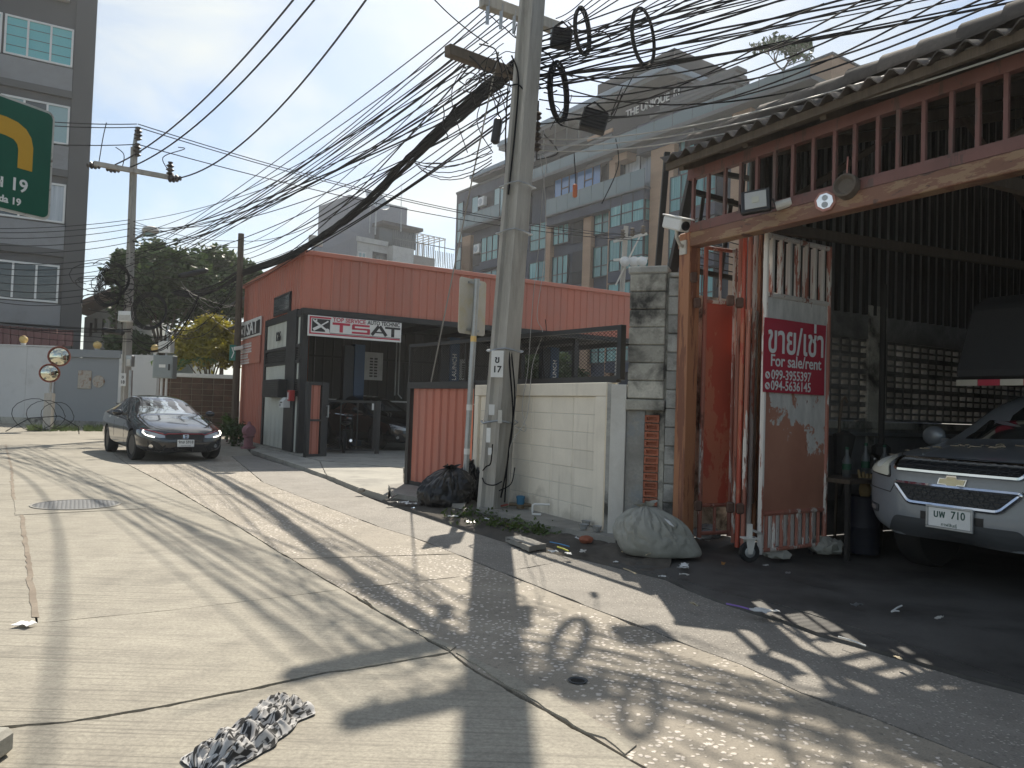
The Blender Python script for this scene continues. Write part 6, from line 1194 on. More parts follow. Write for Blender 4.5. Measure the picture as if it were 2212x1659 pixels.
# ------------------------------------------------------------------ vegetation
def leafmat(name, a, b, tr=.25):
    m = NT(name); co = m.coord((1, 1, 1), True); n1 = m.noise(.9, 3, .5, co); n2 = m.noise(7, 2, .5, co)
    c = m.mix(m.ramp(n1, .35, .65), a, b); c = m.mix(m.ramp(n2, .3, .7), dark(c, 1) if isinstance(c, tuple) else c, m.mix(.35, c, b)); m.set(Base_Color=c, Roughness=.45)
    t = m.n('ShaderNodeBsdfTranslucent', {'Color': c}); mxs = m.n('ShaderNodeMixShader', {0: tr, 1: m.b.outputs[0], 2: t.outputs[0]}); m.t.links.new(mxs.outputs[0], m.t.nodes['Material Output'].inputs['Surface']); return m.m
MT['leafA'] = leafmat('tree_leaf', (.035, .065, .02), (.075, .12, .035)); MT['leafY'] = leafmat('yellow_shrub_leaf', (.22, .20, .02), (.40, .34, .03), .35); MT['leafP'] = leafmat('palm_leaf', (.05, .11, .02), (.10, .18, .04)); MT['weed'] = leafmat('weed_leaf', (.05, .08, .02), (.10, .14, .04))
def foliage(name, blobs, n, size, m, parent, seed=1, droop=0.0, asp=.42):
    rr = random.Random(seed); mb = MB(); tot = sum(b[1] ** 2 for b in blobs); 
    for c, r, sq in blobs:
        c = Vector(c); k = int(n * r * r / tot); sub = [Vector((rr.gauss(0, 1), rr.gauss(0, 1), rr.gauss(0, 1))).normalized() * rr.uniform(.5, 1.22) for _ in range(max(4, k // 22))]
        for i in range(k):
            q = sub[i % len(sub)]; q = q * r + Vector((rr.gauss(0, 1), rr.gauss(0, 1), rr.gauss(0, 1))) * r * .24
            p = c + Vector((q.x * sq[0], q.y * sq[1], q.z * sq[2])); L_ = size * rr.uniform(.6, 1.35)
            d = Vector((rr.gauss(0, 1), rr.gauss(0, 1), rr.gauss(0, .6) - droop)).normalized(); w = d.cross(Vector((rr.gauss(0, 1), rr.gauss(0, 1), rr.gauss(0, 1)))).normalized() * L_ * asp * .5
            mb.add([p - d * L_ * .5, p + w, p + d * L_ * .5 + w * .1, p - w], [(0, 1, 2, 3)])
    o = mb.build(name, m, parent); o['kind'] = 'stuff'; return o
def tree(name, label, cat, base, blobs, n, size, m, seed, tr=.16, droop=.3):
    t = thing(name, label, cat, base); rr = random.Random(seed); mb = MB(); cx_ = sum((Vector(b[0]) for b in blobs), Vector()) / len(blobs)
    fork = Vector((base[0] + rr.gauss(0, .15), base[1], base[2] + (cx_.z - base[2]) * .45)); mb.tube([base, (Vector(base) + fork) / 2 + Vector((rr.gauss(0, .1), 0, 0)), fork], [tr, tr * .8, tr * .65], 8); mb.build('trunk', MT['wood'], t, smooth=True)
    for c, r, sq in blobs: mb = MB(); c = Vector(c); mb.tube([fork, fork.lerp(c, .55) + Vector((rr.gauss(0, .12), rr.gauss(0, .12), .1)) * r, c + Vector((0, 0, r * .3))], [tr * .5, tr * .32, tr * .08], 6); mb.build('limb', MT['wood'], t, smooth=True)
    foliage('crown', blobs, n, size, m, t, seed, droop); return t
def blobsat(Y, l): return [((at(u, v, Y + dy).x, Y + dy, at(u, v, Y + dy).z), rpx / F * Y, (1, 1, .85)) for u, v, rpx, dy in l]
def base(u, Y): p = at(u, 860, Y); return Vector((p.x, Y, 0))
tree('broadleaf_tree', 'tall dark leafy tree rising right behind the concrete pole', 'tree', base(345, 39), blobsat(39, [(300, 590, 45, 0), (345, 560, 40, 1), (390, 580, 42, -1), (370, 640, 50, 0), (300, 660, 45, 1), (430, 620, 40, 0), (330, 620, 45, -1)]), 12000, .40, MT['leafA'], 3)
tree('broadleaf_tree', 'leafy tree behind the dark timber pole at the workshop', 'tree', base(475, 41), blobsat(41, [(455, 575, 38, 0), (495, 590, 40, 1), (470, 640, 45, 0), (510, 645, 38, 0), (440, 660, 40, 1), (535, 600, 30, 1)]), 11000, .38, MT['leafA'], 4)
tree('broadleaf_tree', 'low leafy tree hiding the house between gate and pole', 'tree', base(262, 37), blobsat(37, [(255, 742, 22, 0), (285, 738, 22, 0), (270, 560, 22, 2), (305, 745, 18, 0), (245, 600, 16, 2)]), 4000, .34, MT['leafA'], 5, .1)
tree('yellow_shrub', 'sunlit yellow leaved shrub above the laterite wall', 'shrub', base(448, 30.5), blobsat(30.5, [(430, 730, 32, 0), (470, 720, 34, .4), (450, 760, 34, -.3), (490, 750, 26, .3), (405, 750, 22, 0), (455, 705, 22, 0), (500, 775, 18, 0), (395, 775, 16, 0)]), 8000, .22, MT['leafY'], 6, .08, -.3)
tree('garden_tree', 'green tree glimpsed through the mesh beyond the workshop yard', 'tree', base(1170, 40), blobsat(40, [(1150, 790, 40, 0), (1200, 800, 36, 1), (1110, 810, 30, 0), (1250, 815, 25, 2)]), 3500, .35, MT['leafA'], 12)
pm = thing('palm', 'green palm fronds drooping over the brown block wall', 'palm', base(385, 29.6)); rr = random.Random(8)
for k in range(9):
    c = at(382, 800, 29.6); a = rr.uniform(-.6, 2.6) if k < 7 else rr.uniform(2.6, 5); L_ = rr.uniform(1.0, 1.5); mb = MB(); pts = [c + Vector((math.cos(a) * L_ * t, math.sin(a) * L_ * t * .4, 1.15 * L_ * (t - .75 * t * t))) for t in [i / 8 for i in range(9)]]; mb.tube(pts, .015, 4)
    for i in range(1, 9):
        for sd in (-1, 1): p = pts[i]; d = (pts[i] - pts[i - 1]).normalized(); sdv = Vector((-d.y, d.x, 0)) * sd; e = p + d * .16 + sdv * .30 + Vector((0, 0, -.12)); mb.add([p, p + d * .05, e, p - d * .05], [(0, 1, 2, 3)])
    mb.build('frond', MT['leafP'], pm)
for nm, lab, u, v, Y, rp_, n, sz, m in (('bush', 'dark low bush beside the pink fire hydrant', 508, 935, 22.6, 20, 900, .13, 'leafA'), ('bush', 'small bright green plant at the foot of the timber pole', 494, 908, 24.6, 9, 160, .17, 'leafP')):
    b = base(u, Y); t = thing(nm, lab, 'bush', b); c = at(u, v, Y); mb = MB(); mb.tube([b, c], [.03, .015], 5); mb.build('stem', MT['wood'], t); foliage('leaves', [((c.x, Y, max(c.z, .3)), rp_ / F * Y, (1.2, 1, 1.1))], n, sz, MT[m], t, 9)
for i, (u0_, u1_, v0_, v1_) in enumerate(((60, 170, 931, 929), (180, 250, 928, 930))):
    mb = MB(); rr = random.Random(20 + i)
    for k in range(420): p = G(rr.uniform(u0_, u1_), rr.uniform(926, 932)); h = rr.uniform(.06, .28); q = Vector((rr.gauss(0, .08), rr.gauss(0, .05), h)); mb.add([p - Vector((.02, 0, 0)), p + Vector((.02, 0, 0)), p + q], [(0, 1, 2)])
    tag(mb.build('grass', MT['weed']), ('ragged grass strip along the foot of the white wall', 'ragged grass strip along the foot of the grey gate')[i], 'grass', kind='stuff')
# ------------------------------------------------------------------ utility poles, cables
def hpole(name, label, base, top, w0, w1, ang, plate=None):
    """prestressed concrete pole of H section, tapering"""
    t = thing(name, label, 'utility pole', Vector((base.x, base.y, base.z))); m = MB(); N = 10
    sec = [(-.5, -.5), (.5, -.5), (.5, -.28), (.16, -.2), (.16, .2), (.5, .28), (.5, .5), (-.5, .5), (-.5, .28), (-.34, .2), (-.34, -.2), (-.5, -.28)]
    for i in range(N + 1):
        k = i / N; c = base.lerp(top, k); w = w0 + (w1 - w0) * k
        for x, y in sec: a, b = x * w, y * w * .85; m.v.append(c + Vector((a * math.cos(ang) - b * math.sin(ang), a * math.sin(ang) + b * math.cos(ang), 0)))
    S = len(sec)
    for i in range(N):
        for j in range(S): m.f.append((i * S + j, i * S + (j + 1) % S, (i + 1) * S + (j + 1) % S, (i + 1) * S + j))
    m.f.append(tuple(reversed(range(S)))); m.f.append(tuple(N * S + j for j in range(S))); m.build('shaft', MT['pole'], t); return t
PB = G(1063, 1112, .03); PTt = at(1150, 0, PB.y + .05); PD = (PTt - PB); PT = PB + PD * (11.6 / PD.z)
pole_at = lambda z: PB + PD * ((z - PB.z) / PD.z)
p1 = hpole('utility_pole', 'tall leaning concrete pole tangled in cables beside the cream block wall', PB, PT, .31, .22, math.radians(52))
def pole_plate(parent, c, w, h, xd, lines, lab=None):
    M_ = plane_matrix(c, xd); m = MB(); m.box(-w / 2, w / 2, -h / 2, h / 2, -.004, .004); m.v = [M_ @ v for v in m.v]; pl = m.build('number_plate', MT['paper'], parent)
    for t, y, sz in lines: text(t, 'lettering', MT['blacktext'], pl, plane_matrix(c + (M_.to_3x3() @ Vector((0, y, .005))) - wloc(pl), xd), sz, .003)
pc_ = at(1074, 786, PB.y - .25); pole_plate(p1, pc_, .15, .33, (1, -.05, 0), (('ข', .05, .12), ('17', -.07, .11)))
for (u, v, w, h, m) in ((1062, 885, .07, .13, 'paper'), (1055, 940, .05, .18, 'paper'), (1080, 900, .05, .16, 'offwhite'), (1058, 975, .045, .09, 'paper')):
    c = at(u, v, PB.y - .235); q = MB(); q.box(c.x - w / 2, c.x + w / 2, c.y - .003, c.y + .003, c.z - h / 2, c.z + h / 2); q.build('sticker', MT[m], p1)
for z in (4.2, 3.6, 2.1, 1.2):
    q = MB(); c = pole_at(z); q.tube([c + Vector((.23 * math.cos(a), .215 * math.sin(a), .02 * math.sin(3 * a))) for a in [i * .524 for i in range(13)]], .012, 4)
    q.build('steel_band', MT['galv'], p1)
ca0, ca1 = at(966, 108, 9.75), at(1150, 176, 10.75); ub0, ub1 = at(1040, 2, 10.0), at(1205, 62, 10.7)
def crossarm(lab, a, b, w, m, n, parent=None):
    o = thing('crossarm', lab, 'crossarm', (a + b) / 2); q = MB(); q.bar(a, b, w, w * 1.1); q.build('beam', m, o, .01)
    for k in range(n): c = a.lerp(b, (k + .5) / n); q = MB(); q.bar(c + Vector((0, -.07, .02)), c + Vector((.0, -.07, -.32)), .045, .012, (0, 1, 0)); q.build('hanger', MT['galv'], o)
    return o
crossarm('dark timber crossarm low on the leaning pole carrying the cable fan', ca0, ca1, .13, MT['wood'], 0); crossarm('upper concrete crossarm with steel hangers near the top of the frame', ub0, ub1, .14, MT['pole'], 6)
CN = [0]
def strand(pts, r, m=None): q = MB(); q.tube(pts, r * .72, 5); return q.build('cable', m or MT['cable'])
def sagline(a, b, sag, n=22, wob=0.0, rr=None):
    o = []
    for i in range(n + 1):
        t = i / n; p = a.lerp(b, t); p.z -= 4 * sag * t * (1 - t)
        if wob and 0 < i < n: p += Vector((rr.gauss(0, wob), rr.gauss(0, wob), rr.gauss(0, wob)))
        o.append(p)
    return o
def cable(a, b, sag, r, label, group, m=None, wob=0.0, n=22):
    CN[0] += 1; o = strand(sagline(a, b, sag, n, wob, random.Random(CN[0])), r, m); tag(o, label, 'cable', group); return o
rr = random.Random(11)
gF = 'cables fanning from the leaning pole to the far poles'; lF = 'thin black cable in the fan between the leaning pole and the far poles'
starts = [(1000 + i * 6.0, 112 + i * 5.0, 9.95 + i * .028) for i in range(24)]
ends = [(288 + rr.uniform(-3, 3), 478 + i * 7.5, 24.0) for i in range(14)] + [(519, 520 + i * 11, 26.4) for i in range(10)]
rr.shuffle(ends)
for i, s in enumerate(starts):
    e = ends[i]; cable(at(*s), at(*e), rr.uniform(.25, .7), rr.choice((.011, .013, .016, .02)), lF, gF)
for i in range(8): cable(at(1044 + i * 13, 8 + i * 4.7, 10.0 + i * .06), at(290 + rr.uniform(0, 60), 520 + i * 12, 24.5), rr.uniform(.1, .5), .012, lF, gF)
# the heavy bundle: strands following one path, bound together
def Yb(u): t = (u - 1106) / F; k = (-t * 10.4) / (9.5 + 16.1 * t); return 10.4 + 16.1 * max(0, min(1.15, k))
bp = [(1112, 150), (1045, 205), (960, 275), (870, 358), (795, 432), (720, 492), (655, 535), (600, 562), (520, 592), (468, 622), (420, 638), (375, 632)]
def smooth_path(p, n=6):
    o = []
    for i in range(len(p) - 1):
        p0, p1_, p2, p3 = p[max(i - 1, 0)], p[i], p[i + 1], p[min(i + 2, len(p) - 1)]
        for k in range(n): t = k / n; o.append(.5 * ((2 * p1_) + (p2 - p0) * t + (2 * p0 - 5 * p1_ + 4 * p2 - p3) * t * t + (3 * p1_ - p0 - 3 * p2 + p3) * t ** 3))
    o.append(p[-1]); return o
bpath = smooth_path([at(u, v, Yb(u)) for u, v in bp]); gB = 'strands of the heavy cable bundle'; lB = 'strand of the heavy black cable bundle running down to the timber pole'
for i in range(17):
    ph, rad = rr.uniform(0, 6.28), rr.uniform(.02, .115); rr2 = random.Random(100 + i); o = []
    for k, p in enumerate(bpath):
        w = min(1, k / 8) ; a = ph + k * .09; sp = rad * (1.0 if 10 < k < 48 else 1.5); o.append(p + Vector((0, 0, math.sin(a) * sp)) + Vector((.4, .2, 0)) * math.cos(a) * sp + Vector((rr2.gauss(0, .006), rr2.gauss(0, .006), rr2.gauss(0, .006))))
    tag(strand(o, rr.choice((.022, .026, .032))), lB, 'cable', gB)
for i in range(10):   # droops between timber pole and far concrete pole
    a = at(rr.uniform(505, 530), rr.uniform(560, 640), 26.2); b = at(rr.uniform(278, 292), rr.uniform(560, 650), 24.0); cable(a, b, rr.uniform(.4, 1.9), rr.choice((.012, .016)), 'slack telecom cable drooping between the timber pole and the far concrete pole', 'slack cables between the far poles', wob=.02)
for i in range(9):
    a = at(rr.uniform(505, 525), rr.uniform(590, 735), 26.2); b = at(rr.uniform(380, 430), rr.uniform(600, 650), 25.2); cable(a, b, rr.uniform(.05, .5), .013, 'pale worn cable hanging in front of the dark trees', 'pale cables before the trees', MT['cable_grey'] if i % 2 else None, wob=.015)
# right hand fan over the shed
gR = 'cables fanning right from the leaning pole over the shed'; lR = 'thin black cable crossing the sky right of the leaning pole'
for i in range(26):
    a = at(1128 + rr.uniform(-15, 45), 92 + i * 4.2, 10.3 + rr.uniform(-.2, .3)); ang = math.radians(rr.gauss(-31, 3.5)); L_ = 13; b = a + Vector((math.cos(ang) * L_, math.sin(ang) * L_, rr.uniform(.5, 2.2) - i * .02)); cable(a, b, rr.uniform(.05, .5), rr.choice((.010, .012, .014, .018)), lR, gR)
for i, (uv0, uv1, sg3) in enumerate((((1180, 185, 10.3), (1780, 8, 6.8), .12), ((1175, 200, 10.3), (1880, -10, 6.6), .35), ((1165, 215, 10.3), (2010, -20, 6.0), .35), ((1180, 235, 10.4), (2090, -30, 5.8), .45), ((1190, 255, 10.3), (2212, -20, 5.4), .3), ((1170, 268, 10.0), (1640, 100, 8.0), .15), ((1165, 150, 10.0), (1980, -20, 6.0), .35), ((1165, 135, 10.0), (2240, -60, 5.2), .55), ((1165, 170, 10.0), (2230, 20, 5.3), .5))): cable(at(*uv0), at(*uv1), sg3, .012, ('uppermost loose cable leaving the pole head towards the top edge', 'second loose cable sagging to the top edge above the shed', 'third loose cable sagging to the top edge above the shed', 'loose cable with the deepest sag above the rooftop tree', 'long loose cable reaching the top right corner', 'short cable ending in the wire bundle left of the rooftop tree', 'cable dipping in front of the rooftop tree', 'cable dipping right of the rooftop tree to the roof', 'lowest loose cable just above the shed roof tiles')[i], 'sagging cables above the shed')
for i in range(9): cable(at(1150 + rr.uniform(0, 60), 40 + i * 14, 10.3), at(1310 + i * 36 + rr.uniform(-20, 20), -70, 8.8), rr.uniform(.02, .12), rr.choice((.010, .012, .016)), lR, gR)
for i, (v0, v1) in enumerate(((300, 55), (312, 78), (325, 98))): cable(at(1165, v0, 10.2), at(2235, v1, 4.75), .22, .011, ('uppermost', 'middle', 'lowest')[i] + ' of three pale grey cables strung along the shed roof', 'pale cables along the shed', MT['cable_grey'])
for i, (u0_, v0_, u1_, v1_, Y1) in enumerate(((925, -15, 1055, 95, 10.4),)): cable(at(u0_, v0_, 10.2), at(u1_, v1_, Y1), .05, .012, 'short slack cable beside the top of the leaning pole', 'slack cables at the pole head')
# far concrete pole
QB = Vector((-11.98, 23.94, 0)); q2 = at(290, 318, 23.94); p2 = hpole('utility_pole', 'slim concrete pole with crossarm and street lamp before the garden wall', QB, q2, .23, .155, math.radians(60))
pole_plate(p2, at(265, 820, 23.75), .2, .4, (1, 0, 0), (('ข', .08, .14), ('18', -.08, .14)))
x0, x1 = at(203, 353, 23.4), at(371, 384, 24.2); crossarm('grey crossarm on the slim far pole', x0, x1, .13, MT['pole'], 0)
q = MB(); q.tube([q2, at(297, 275, 23.94)], .06, 6); q.build('top_bracket', MT['galv'], p2)
MT['insul'] = mat('brown_insulator', (.05, .04, .035), .35, rnd=0)
for (u, v, d) in ((298, 300, (0, 0, 1)), (296, 335, (0, 0, 1)), (367, 375, (0, 0, 1)), (213, 357, (-1, .1, 0)), (255, 365, (-1, .1, 0)), (367, 386, (1, -.2, 0))):
    q = MB(); q.lathe([(.04, -.05), (.12, 0), (.05, .06), (.13, .12), (.05, .18), (.12, .24), (.05, .30), (.08, .36)], at(u, v, 23.8), 10, d); q.build('insulator', MT['insul'], p2, smooth=True)
la = at(318, 500, 23.4); o = thing('street_lamp', 'small street lamp on an arm from the slim far pole', 'street lamp', la); q = MB(); q.tube([at(286, 520, 23.9), la], .035, 6); q.build('arm', MT['galv'], o); q = MB(); q.ball(la + Vector((.1, 0, .03)), .2, 12, 8, (1.3, 1, .7)); q.build('head', MT['offwhite'], o, smooth=True); q = MB(); q.ball(la + Vector((.1, 0, -.06)), .15, 12, 8, (1.2, 1, .7)); q.build('lens', MT['glasspale'], o, smooth=True)
for lab, u, v, w, h, m in (('white junction box strapped to the slim far pole', 273, 684, .40, .32, 'white'), ('small grey meter box on the right side of the far pole', 282, 780, .17, .34, 'galv')):
    c = at(u, v, 23.6); o = thing('junction_box', lab, 'box', c); q = MB(); q.box(c.x - w / 2, c.x + w / 2, c.y - .12, c.y + .1, c.z - h / 2, c.z + h / 2); q.build('case', MT[m], o, .012); q = MB(); q.box(c.x - w / 2 + .03, c.x + w / 2 - .03, c.y - .13, c.y - .121, c.z - h / 2 + .03, c.z + h / 2 - .12); q.build('lid', MT['offwhite'], o)
q = MB(); q.tube([at(283, 800, 23.65), at(279, 930, 23.7)], .06, 8); tag(q.build('riser_pipe', MT['galv']), 'grey riser pipe running down the far pole', 'pipe')
# power lines
gP = 'power lines through the slim far pole'
for i, (a, b, s, lab) in enumerate((((248, 356, 23.6), (1168, -760, 10.5), 1.2, 'heavy power line from the left crossarm end to the top of the leaning pole'), ((280, 362, 23.9), (1178, -700, 10.6), 1.2, 'heavy power line from the crossarm middle to the top of the leaning pole'), ((372, 387, 24.2), (1190, -640, 10.8), 1.6, 'heavy power line from the right crossarm end to the top of the leaning pole'))): cable(at(*a), at(*b), s, .03, lab, None, n=30)
for i, (v0, v1, vr) in enumerate(((268, 246, 506), (275, 256, 514), (312, 300, 520))):
    nm = ('top', 'middle', 'bottom')[i]; cable(at(298, v0, 23.9), at(1340 + i * 24, vr, 37.6), .55, .022, '%s of the three power lines from the far pole towards the condominium' % nm, None, n=30); cable(at(-120, v1 - 12, 22), at(296, v0, 23.9), .15, .022, '%s of the three power lines left of the far pole' % nm, None)
for i in range(12):
    v = (474, 482, 493, 508, 522, 545, 556, 568, 585, 600, 612, 625)[i]; cable(at(-100, v + 18 - i * 1.2, 21), at(286, v, 23.9), .12 + .03 * i, .014, 'thin cable crossing the apartment block left of the far pole', 'cables left of the far pole')
for i in range(8): cable(at(288, 478 + i * 14, 23.9), at(rr.uniform(505, 530), 520 + i * 14, 26.5), .2, .013, 'thin cable between the far pole and the timber pole', 'cables between the two far poles')
for i in range(6): cable(at(-100, 676 + rr.uniform(0, 26), 21), at(283, 706 + rr.uniform(0, 32), 23.8), rr.uniform(.02, .2), rr.choice((.012, .016, .022)), 'drooping black telecom strand low on the left', 'low telecom bundle on the left')
for i in range(6): cable(at(283, 706 + rr.uniform(0, 32), 23.8), at(430, 630 + rr.uniform(0, 30), 25), rr.uniform(.5, 1.0), rr.choice((.012, .02)), 'drooping black telecom strand right of the far pole', 'low telecom bundle right of the far pole')
for (pts) in (([(212, 362, 23.4), (222, 300, 23.5), (230, 265, 23.6)],), ([(262, 370, 23.8), (268, 335, 23.8), (250, 318, 23.8)],), ([(367, 372, 24.1), (352, 340, 24), (398, 322, 24), (385, 318, 24)],)): tag(strand(smooth_path([at(*p) for p in pts[0]]), .02), 'jumper wire curling from the crossarm to the power lines', 'cable', 'jumper wires on the far pole')
# tangle near the far pole
for i in range(16):
    c = at(rr.uniform(195, 300), rr.uniform(590, 660), 23.6); R_ = rr.uniform(.25, .6); el = rr.uniform(.3, .9); a0_ = rr.uniform(0, 6); pts = [c + Vector((R_ * math.cos(a0_ + t * .45) * 1.2, .15 * math.sin(t), R_ * el * math.sin(a0_ + t * .45))) for t in range(rr.randint(8, 15))]; tag(strand(pts, .018), 'loop of tangled black cable left of the slim far pole', 'cable', 'cable tangle at the far pole')
for i, (u, v, R_, lab) in enumerate(((322, 672, .55, 'dark cable coil hung in front of the trees right of the far pole'), (245, 605, .5, 'dark cable coil hung left of the far pole'), (233, 632, .42, 'small dark cable coil above the house roof'))):
    c = at(u, v, 23.5); q = MB(); 
    for k in range(4): q.tube([c + Vector(((R_ - .03 * k) * math.cos(a), .03 * k + .05 * math.sin(a), (R_ - .03 * k) * math.sin(a) * 1.05)) for a in [j * .3 for j in range(22)]], .016, 5)
    tag(q.build('cable_coil', MT['cable']), lab, 'cable coil')
def coil(lab, u, v, Y, R_, wfrac, n=6, thick=.035):
    c = at(u, v, Y); q = MB(); rr_ = random.Random(u); ax_ = Vector((wfrac, math.sqrt(max(0, 1 - wfrac ** 2)), 0))
    for k in range(n):
        o_ = Vector((rr_.uniform(-1, 1), rr_.uniform(-1, 1), 0)) * thick; r2 = R_ + rr_.uniform(-1, 1) * thick
        q.tube([c + o_ + ax_ * r2 * math.cos(a) + Vector((0, 0, r2 * math.sin(a))) for a in [j * 2 * math.pi / 30 for j in range(31)]], .011, 5)
    tag(q.build('cable_coil', MT['cable'], smooth=True), lab, 'cable coil')
coil('thick black cable coil hanging right beside the leaning pole', 1207, 200, 10.2, .37, .36, 10, .03); coil('large cable coil hung among the wires right of the pole', 1390, 82, 9.2, .33, .55, 6, .02); coil('narrow cable coil beside the dark splice box at the pole head', 1258, 68, 9.9, .28, .42, 6, .02)
for lab, u, v, Y, sx_, sy_, sz2, rot in (('dark ribbed splice box hanging in front of the condominium', 1283, 262, 9.9, .34, .16, .27, .25), ('dark splice box at the pole head beside the narrow coil', 1213, 84, 10.1, .28, .16, .24, .12), ):
    c = at(u, v, Y); o = thing('splice_box', lab, 'splice box', c); Mx = Matrix.Rotation(rot, 4, 'Y'); q = MB(); q.box(-sx_ / 2, sx_ / 2, -sy_ / 2, sy_ / 2, -sz2 / 2, sz2 / 2); q.v = [c + Mx @ x for x in q.v]; q.build('case', MT['blackplastic'], o, .015); q = MB()
    for k in range(6): z = -sz2 / 2 + (k + .5) * sz2 / 6; q.box(-sx_ / 2 + .02, sx_ / 2 - .02, -sy_ / 2 - .012, -sy_ / 2 - .001, z - .01, z + .01)
    q.v = [c + Mx @ x for x in q.v]; q.build('rib', MT['cable'], o); q = MB(); q.tube([c + Mx @ Vector((-sx_ / 2, 0, sz2 / 2)), c + Vector((0, 0, sz2 / 2 + .12)), c + Mx @ Vector((sx_ / 2, 0, sz2 / 2))], .012, 5); q.build('hanger', MT['cable'], o)
for lab, u, v, Y, L_, d in (('black splice sleeve dangling left of the leaning pole', 1073, 283, 10.2, .36, (.12, 0, 1)), ('long black splice sleeve in front of the trees', 418, 590, 25, .95, (.9, .2, .28)), ('black splice sleeve under the white junction box', 244, 716, 23.6, .7, (1, 0, -.12)), ('small orange cable tag hanging before the blue windows', 1242, 412, 10, .18, (0, 0, 1))):
    c = at(u, v, Y); q = MB(); r_ = L_ * .17 if L_ < .4 else .09; q.lathe([(r_ * .35, -L_ / 2), (r_, -L_ * .42), (r_, L_ * .42), (r_ * .35, L_ / 2)], c, 10, d); tag(q.build('splice_sleeve', MT['blackplastic'] if 'orange' not in lab else plain('orange_tag', (.45, .13, .05), .6)), lab, 'splice sleeve')
for i, (pts, m, r) in enumerate((([(1098, 180, 10.2), (1092, 300, 10.2), (1098, 470, 10.15), (1106, 640, 10.1), (1100, 760, 10.05), (1108, 900, 10.0), (1096, 1000, 10), (1082, 1075, 10)], 'cable', .014), ([(1140, 300, 10.3), (1128, 480, 10.2), (1112, 660, 10.1), (1104, 740, 10.1), (1112, 860, 10.0), (1098, 980, 10), (1090, 1085, 10)], 'cable', .013), ([(1105, 120, 10.1), (1120, 170, 10.1), (1112, 290, 10.1), (1098, 420, 10.1)], 'cable', .016), ([(1160, 330, 10.2), (1180, 345, 10.2), (1172, 420, 10.2), (1165, 520, 10.2), (1152, 640, 10.1), (1146, 720, 10.05), (1140, 800, 10), (1128, 880, 9.9), (1136, 930, 9.8), (1112, 920, 9.8)], 'cable_grey', .006), ([(1166, 330, 10.2), (1178, 430, 10.2), (1176, 560, 10.2), (1160, 680, 10.1), (1172, 720, 10.1), (1150, 790, 10), (1138, 900, 9.8), (1104, 960, 9.8), (1102, 1010, 9.9), (1098, 1090, 9.95)], 'cable_grey', .006), ([(1178, 690, 10.1), (1180, 720, 10), (1172, 760, 9.9), (1178, 840, 9.9), (1182, 870, 9.9)], 'cable', .007), ([(1040, 1020, 10.2), (1050, 1008, 9.9), (1060, 1000, 9.85), (1064, 960, 10)], 'cable', .012), ([(1040, 1020, 10.2), (1046, 1042, 10), (1066, 1048, 9.9), (1084, 1040, 9.95)], 'cable', .012), ([(1078, 1060, 9.9), (1104, 1045, 9.85), (1112, 1010, 9.9)], 'cable', .01))):
    tag(strand(smooth_path([at(p[0], p[1], p[2] - .42) for p in pts]), r, MT[m]), ('black cable running down the leaning pole', 'thicker black cable twisting down the right side of the leaning pole', 'black cable curving from the crossarm down the pole', 'pale wire dangling right of the pole with a loop at its end', 'pale wire dangling down to the foot of the pole', 'short dark wire hanging before the mesh screen', 'upper half of the black cable loop near the foot of the pole', 'lower half of the black cable loop near the foot of the pole', 'cable end curling at the foot of the leaning pole')[i], 'cable')
for i, (a, b, c) in enumerate((((1060, 175), (1030, 260), (1065, 330)), ((1078, 190), (1095, 260), (1075, 300)), ((1005, 140), (975, 210), (1010, 330)), ((1085, 130), (1100, 200), (1040, 250)), ((1215, 95), (1240, 130), (1265, 100)), ((1290, 255), (1320, 260), (1345, 200)), ((1345, 185), (1320, 250), (1370, 160)), ((1240, 330), (1243, 380), (1242, 400)), ((1330, 300), (1335, 360), (1300, 440)), ((1175, 290), (1205, 330), (1160, 345)), ((1210, 270), (1250, 280), (1285, 280)))):
    tag(strand(smooth_path([at(a[0], a[1], 10.1), at(b[0], b[1], 10.0), at(c[0], c[1], 10.2)]), .009), 'short black wire curl among the cables around the leaning pole', 'cable', 'wire curls at the leaning pole')
for i in range(7): cable(at(888 + i * 3, 345 + i * 3, Yb(890)), at(1062, 310 + i * 7, 10.1), rr.uniform(.08, .3), .010, 'thin cable linking the heavy bundle back to the leaning pole', 'thin cables between bundle and leaning pole', wob=.004)
for i in range(26):
    u, v = rr.gauss(1075, 55), rr.gauss(165, 45); a = at(u, v, 10.05 + rr.uniform(-.25, .25)); pts = [a]; d = Vector((rr.gauss(0, 1), rr.gauss(0, .4), rr.gauss(0, 1))).normalized()
    for k in range(6): d = (d + Vector((rr.gauss(0, .5), rr.gauss(0, .2), rr.gauss(-.05, .5)))).normalized(); pts.append(pts[-1] + d * .11)
    tag(strand(smooth_path(pts, 3), rr.choice((.008, .011, .014))), 'short black wire curl among the cables around the leaning pole', 'cable', 'wire curls at the leaning pole')
gw_ = [at(1077, 112, 10.1), at(998, 494, 11.4), G(887, 1044, .1)]; o = thing('guy_wire', 'frayed pale guy rope slanting down to the kerb by the red fence panel', 'guy wire', gw_[2]); q = MB(); q.tube(gw_, .011, 5); q.build('rope', MT['cable_grey'], o); q = MB(); q.lathe([(.03, -.4), (.022, 0), (.05, .1), (.02, .4)], at(905, 970, 12.7), 7, (.1, -.12, 1)); q.build('knot', MT['cable_grey'], o)
q = MB(); c = at(1162, 250, 10.15)
for k in range(4): q.lathe([(.02, -.06), (.055, -.03), (.03, 0), (.055, .03), (.02, .06)], c - Vector((0, 0, .14 * k)), 10)
q.tube([c + Vector((0, 0, .2)), c - Vector((0, 0, .6))], .012, 5); tag(q.build('insulator_rack', MT['insul']), 'rack of four dark insulators on the right side of the leaning pole', 'insulator rack')
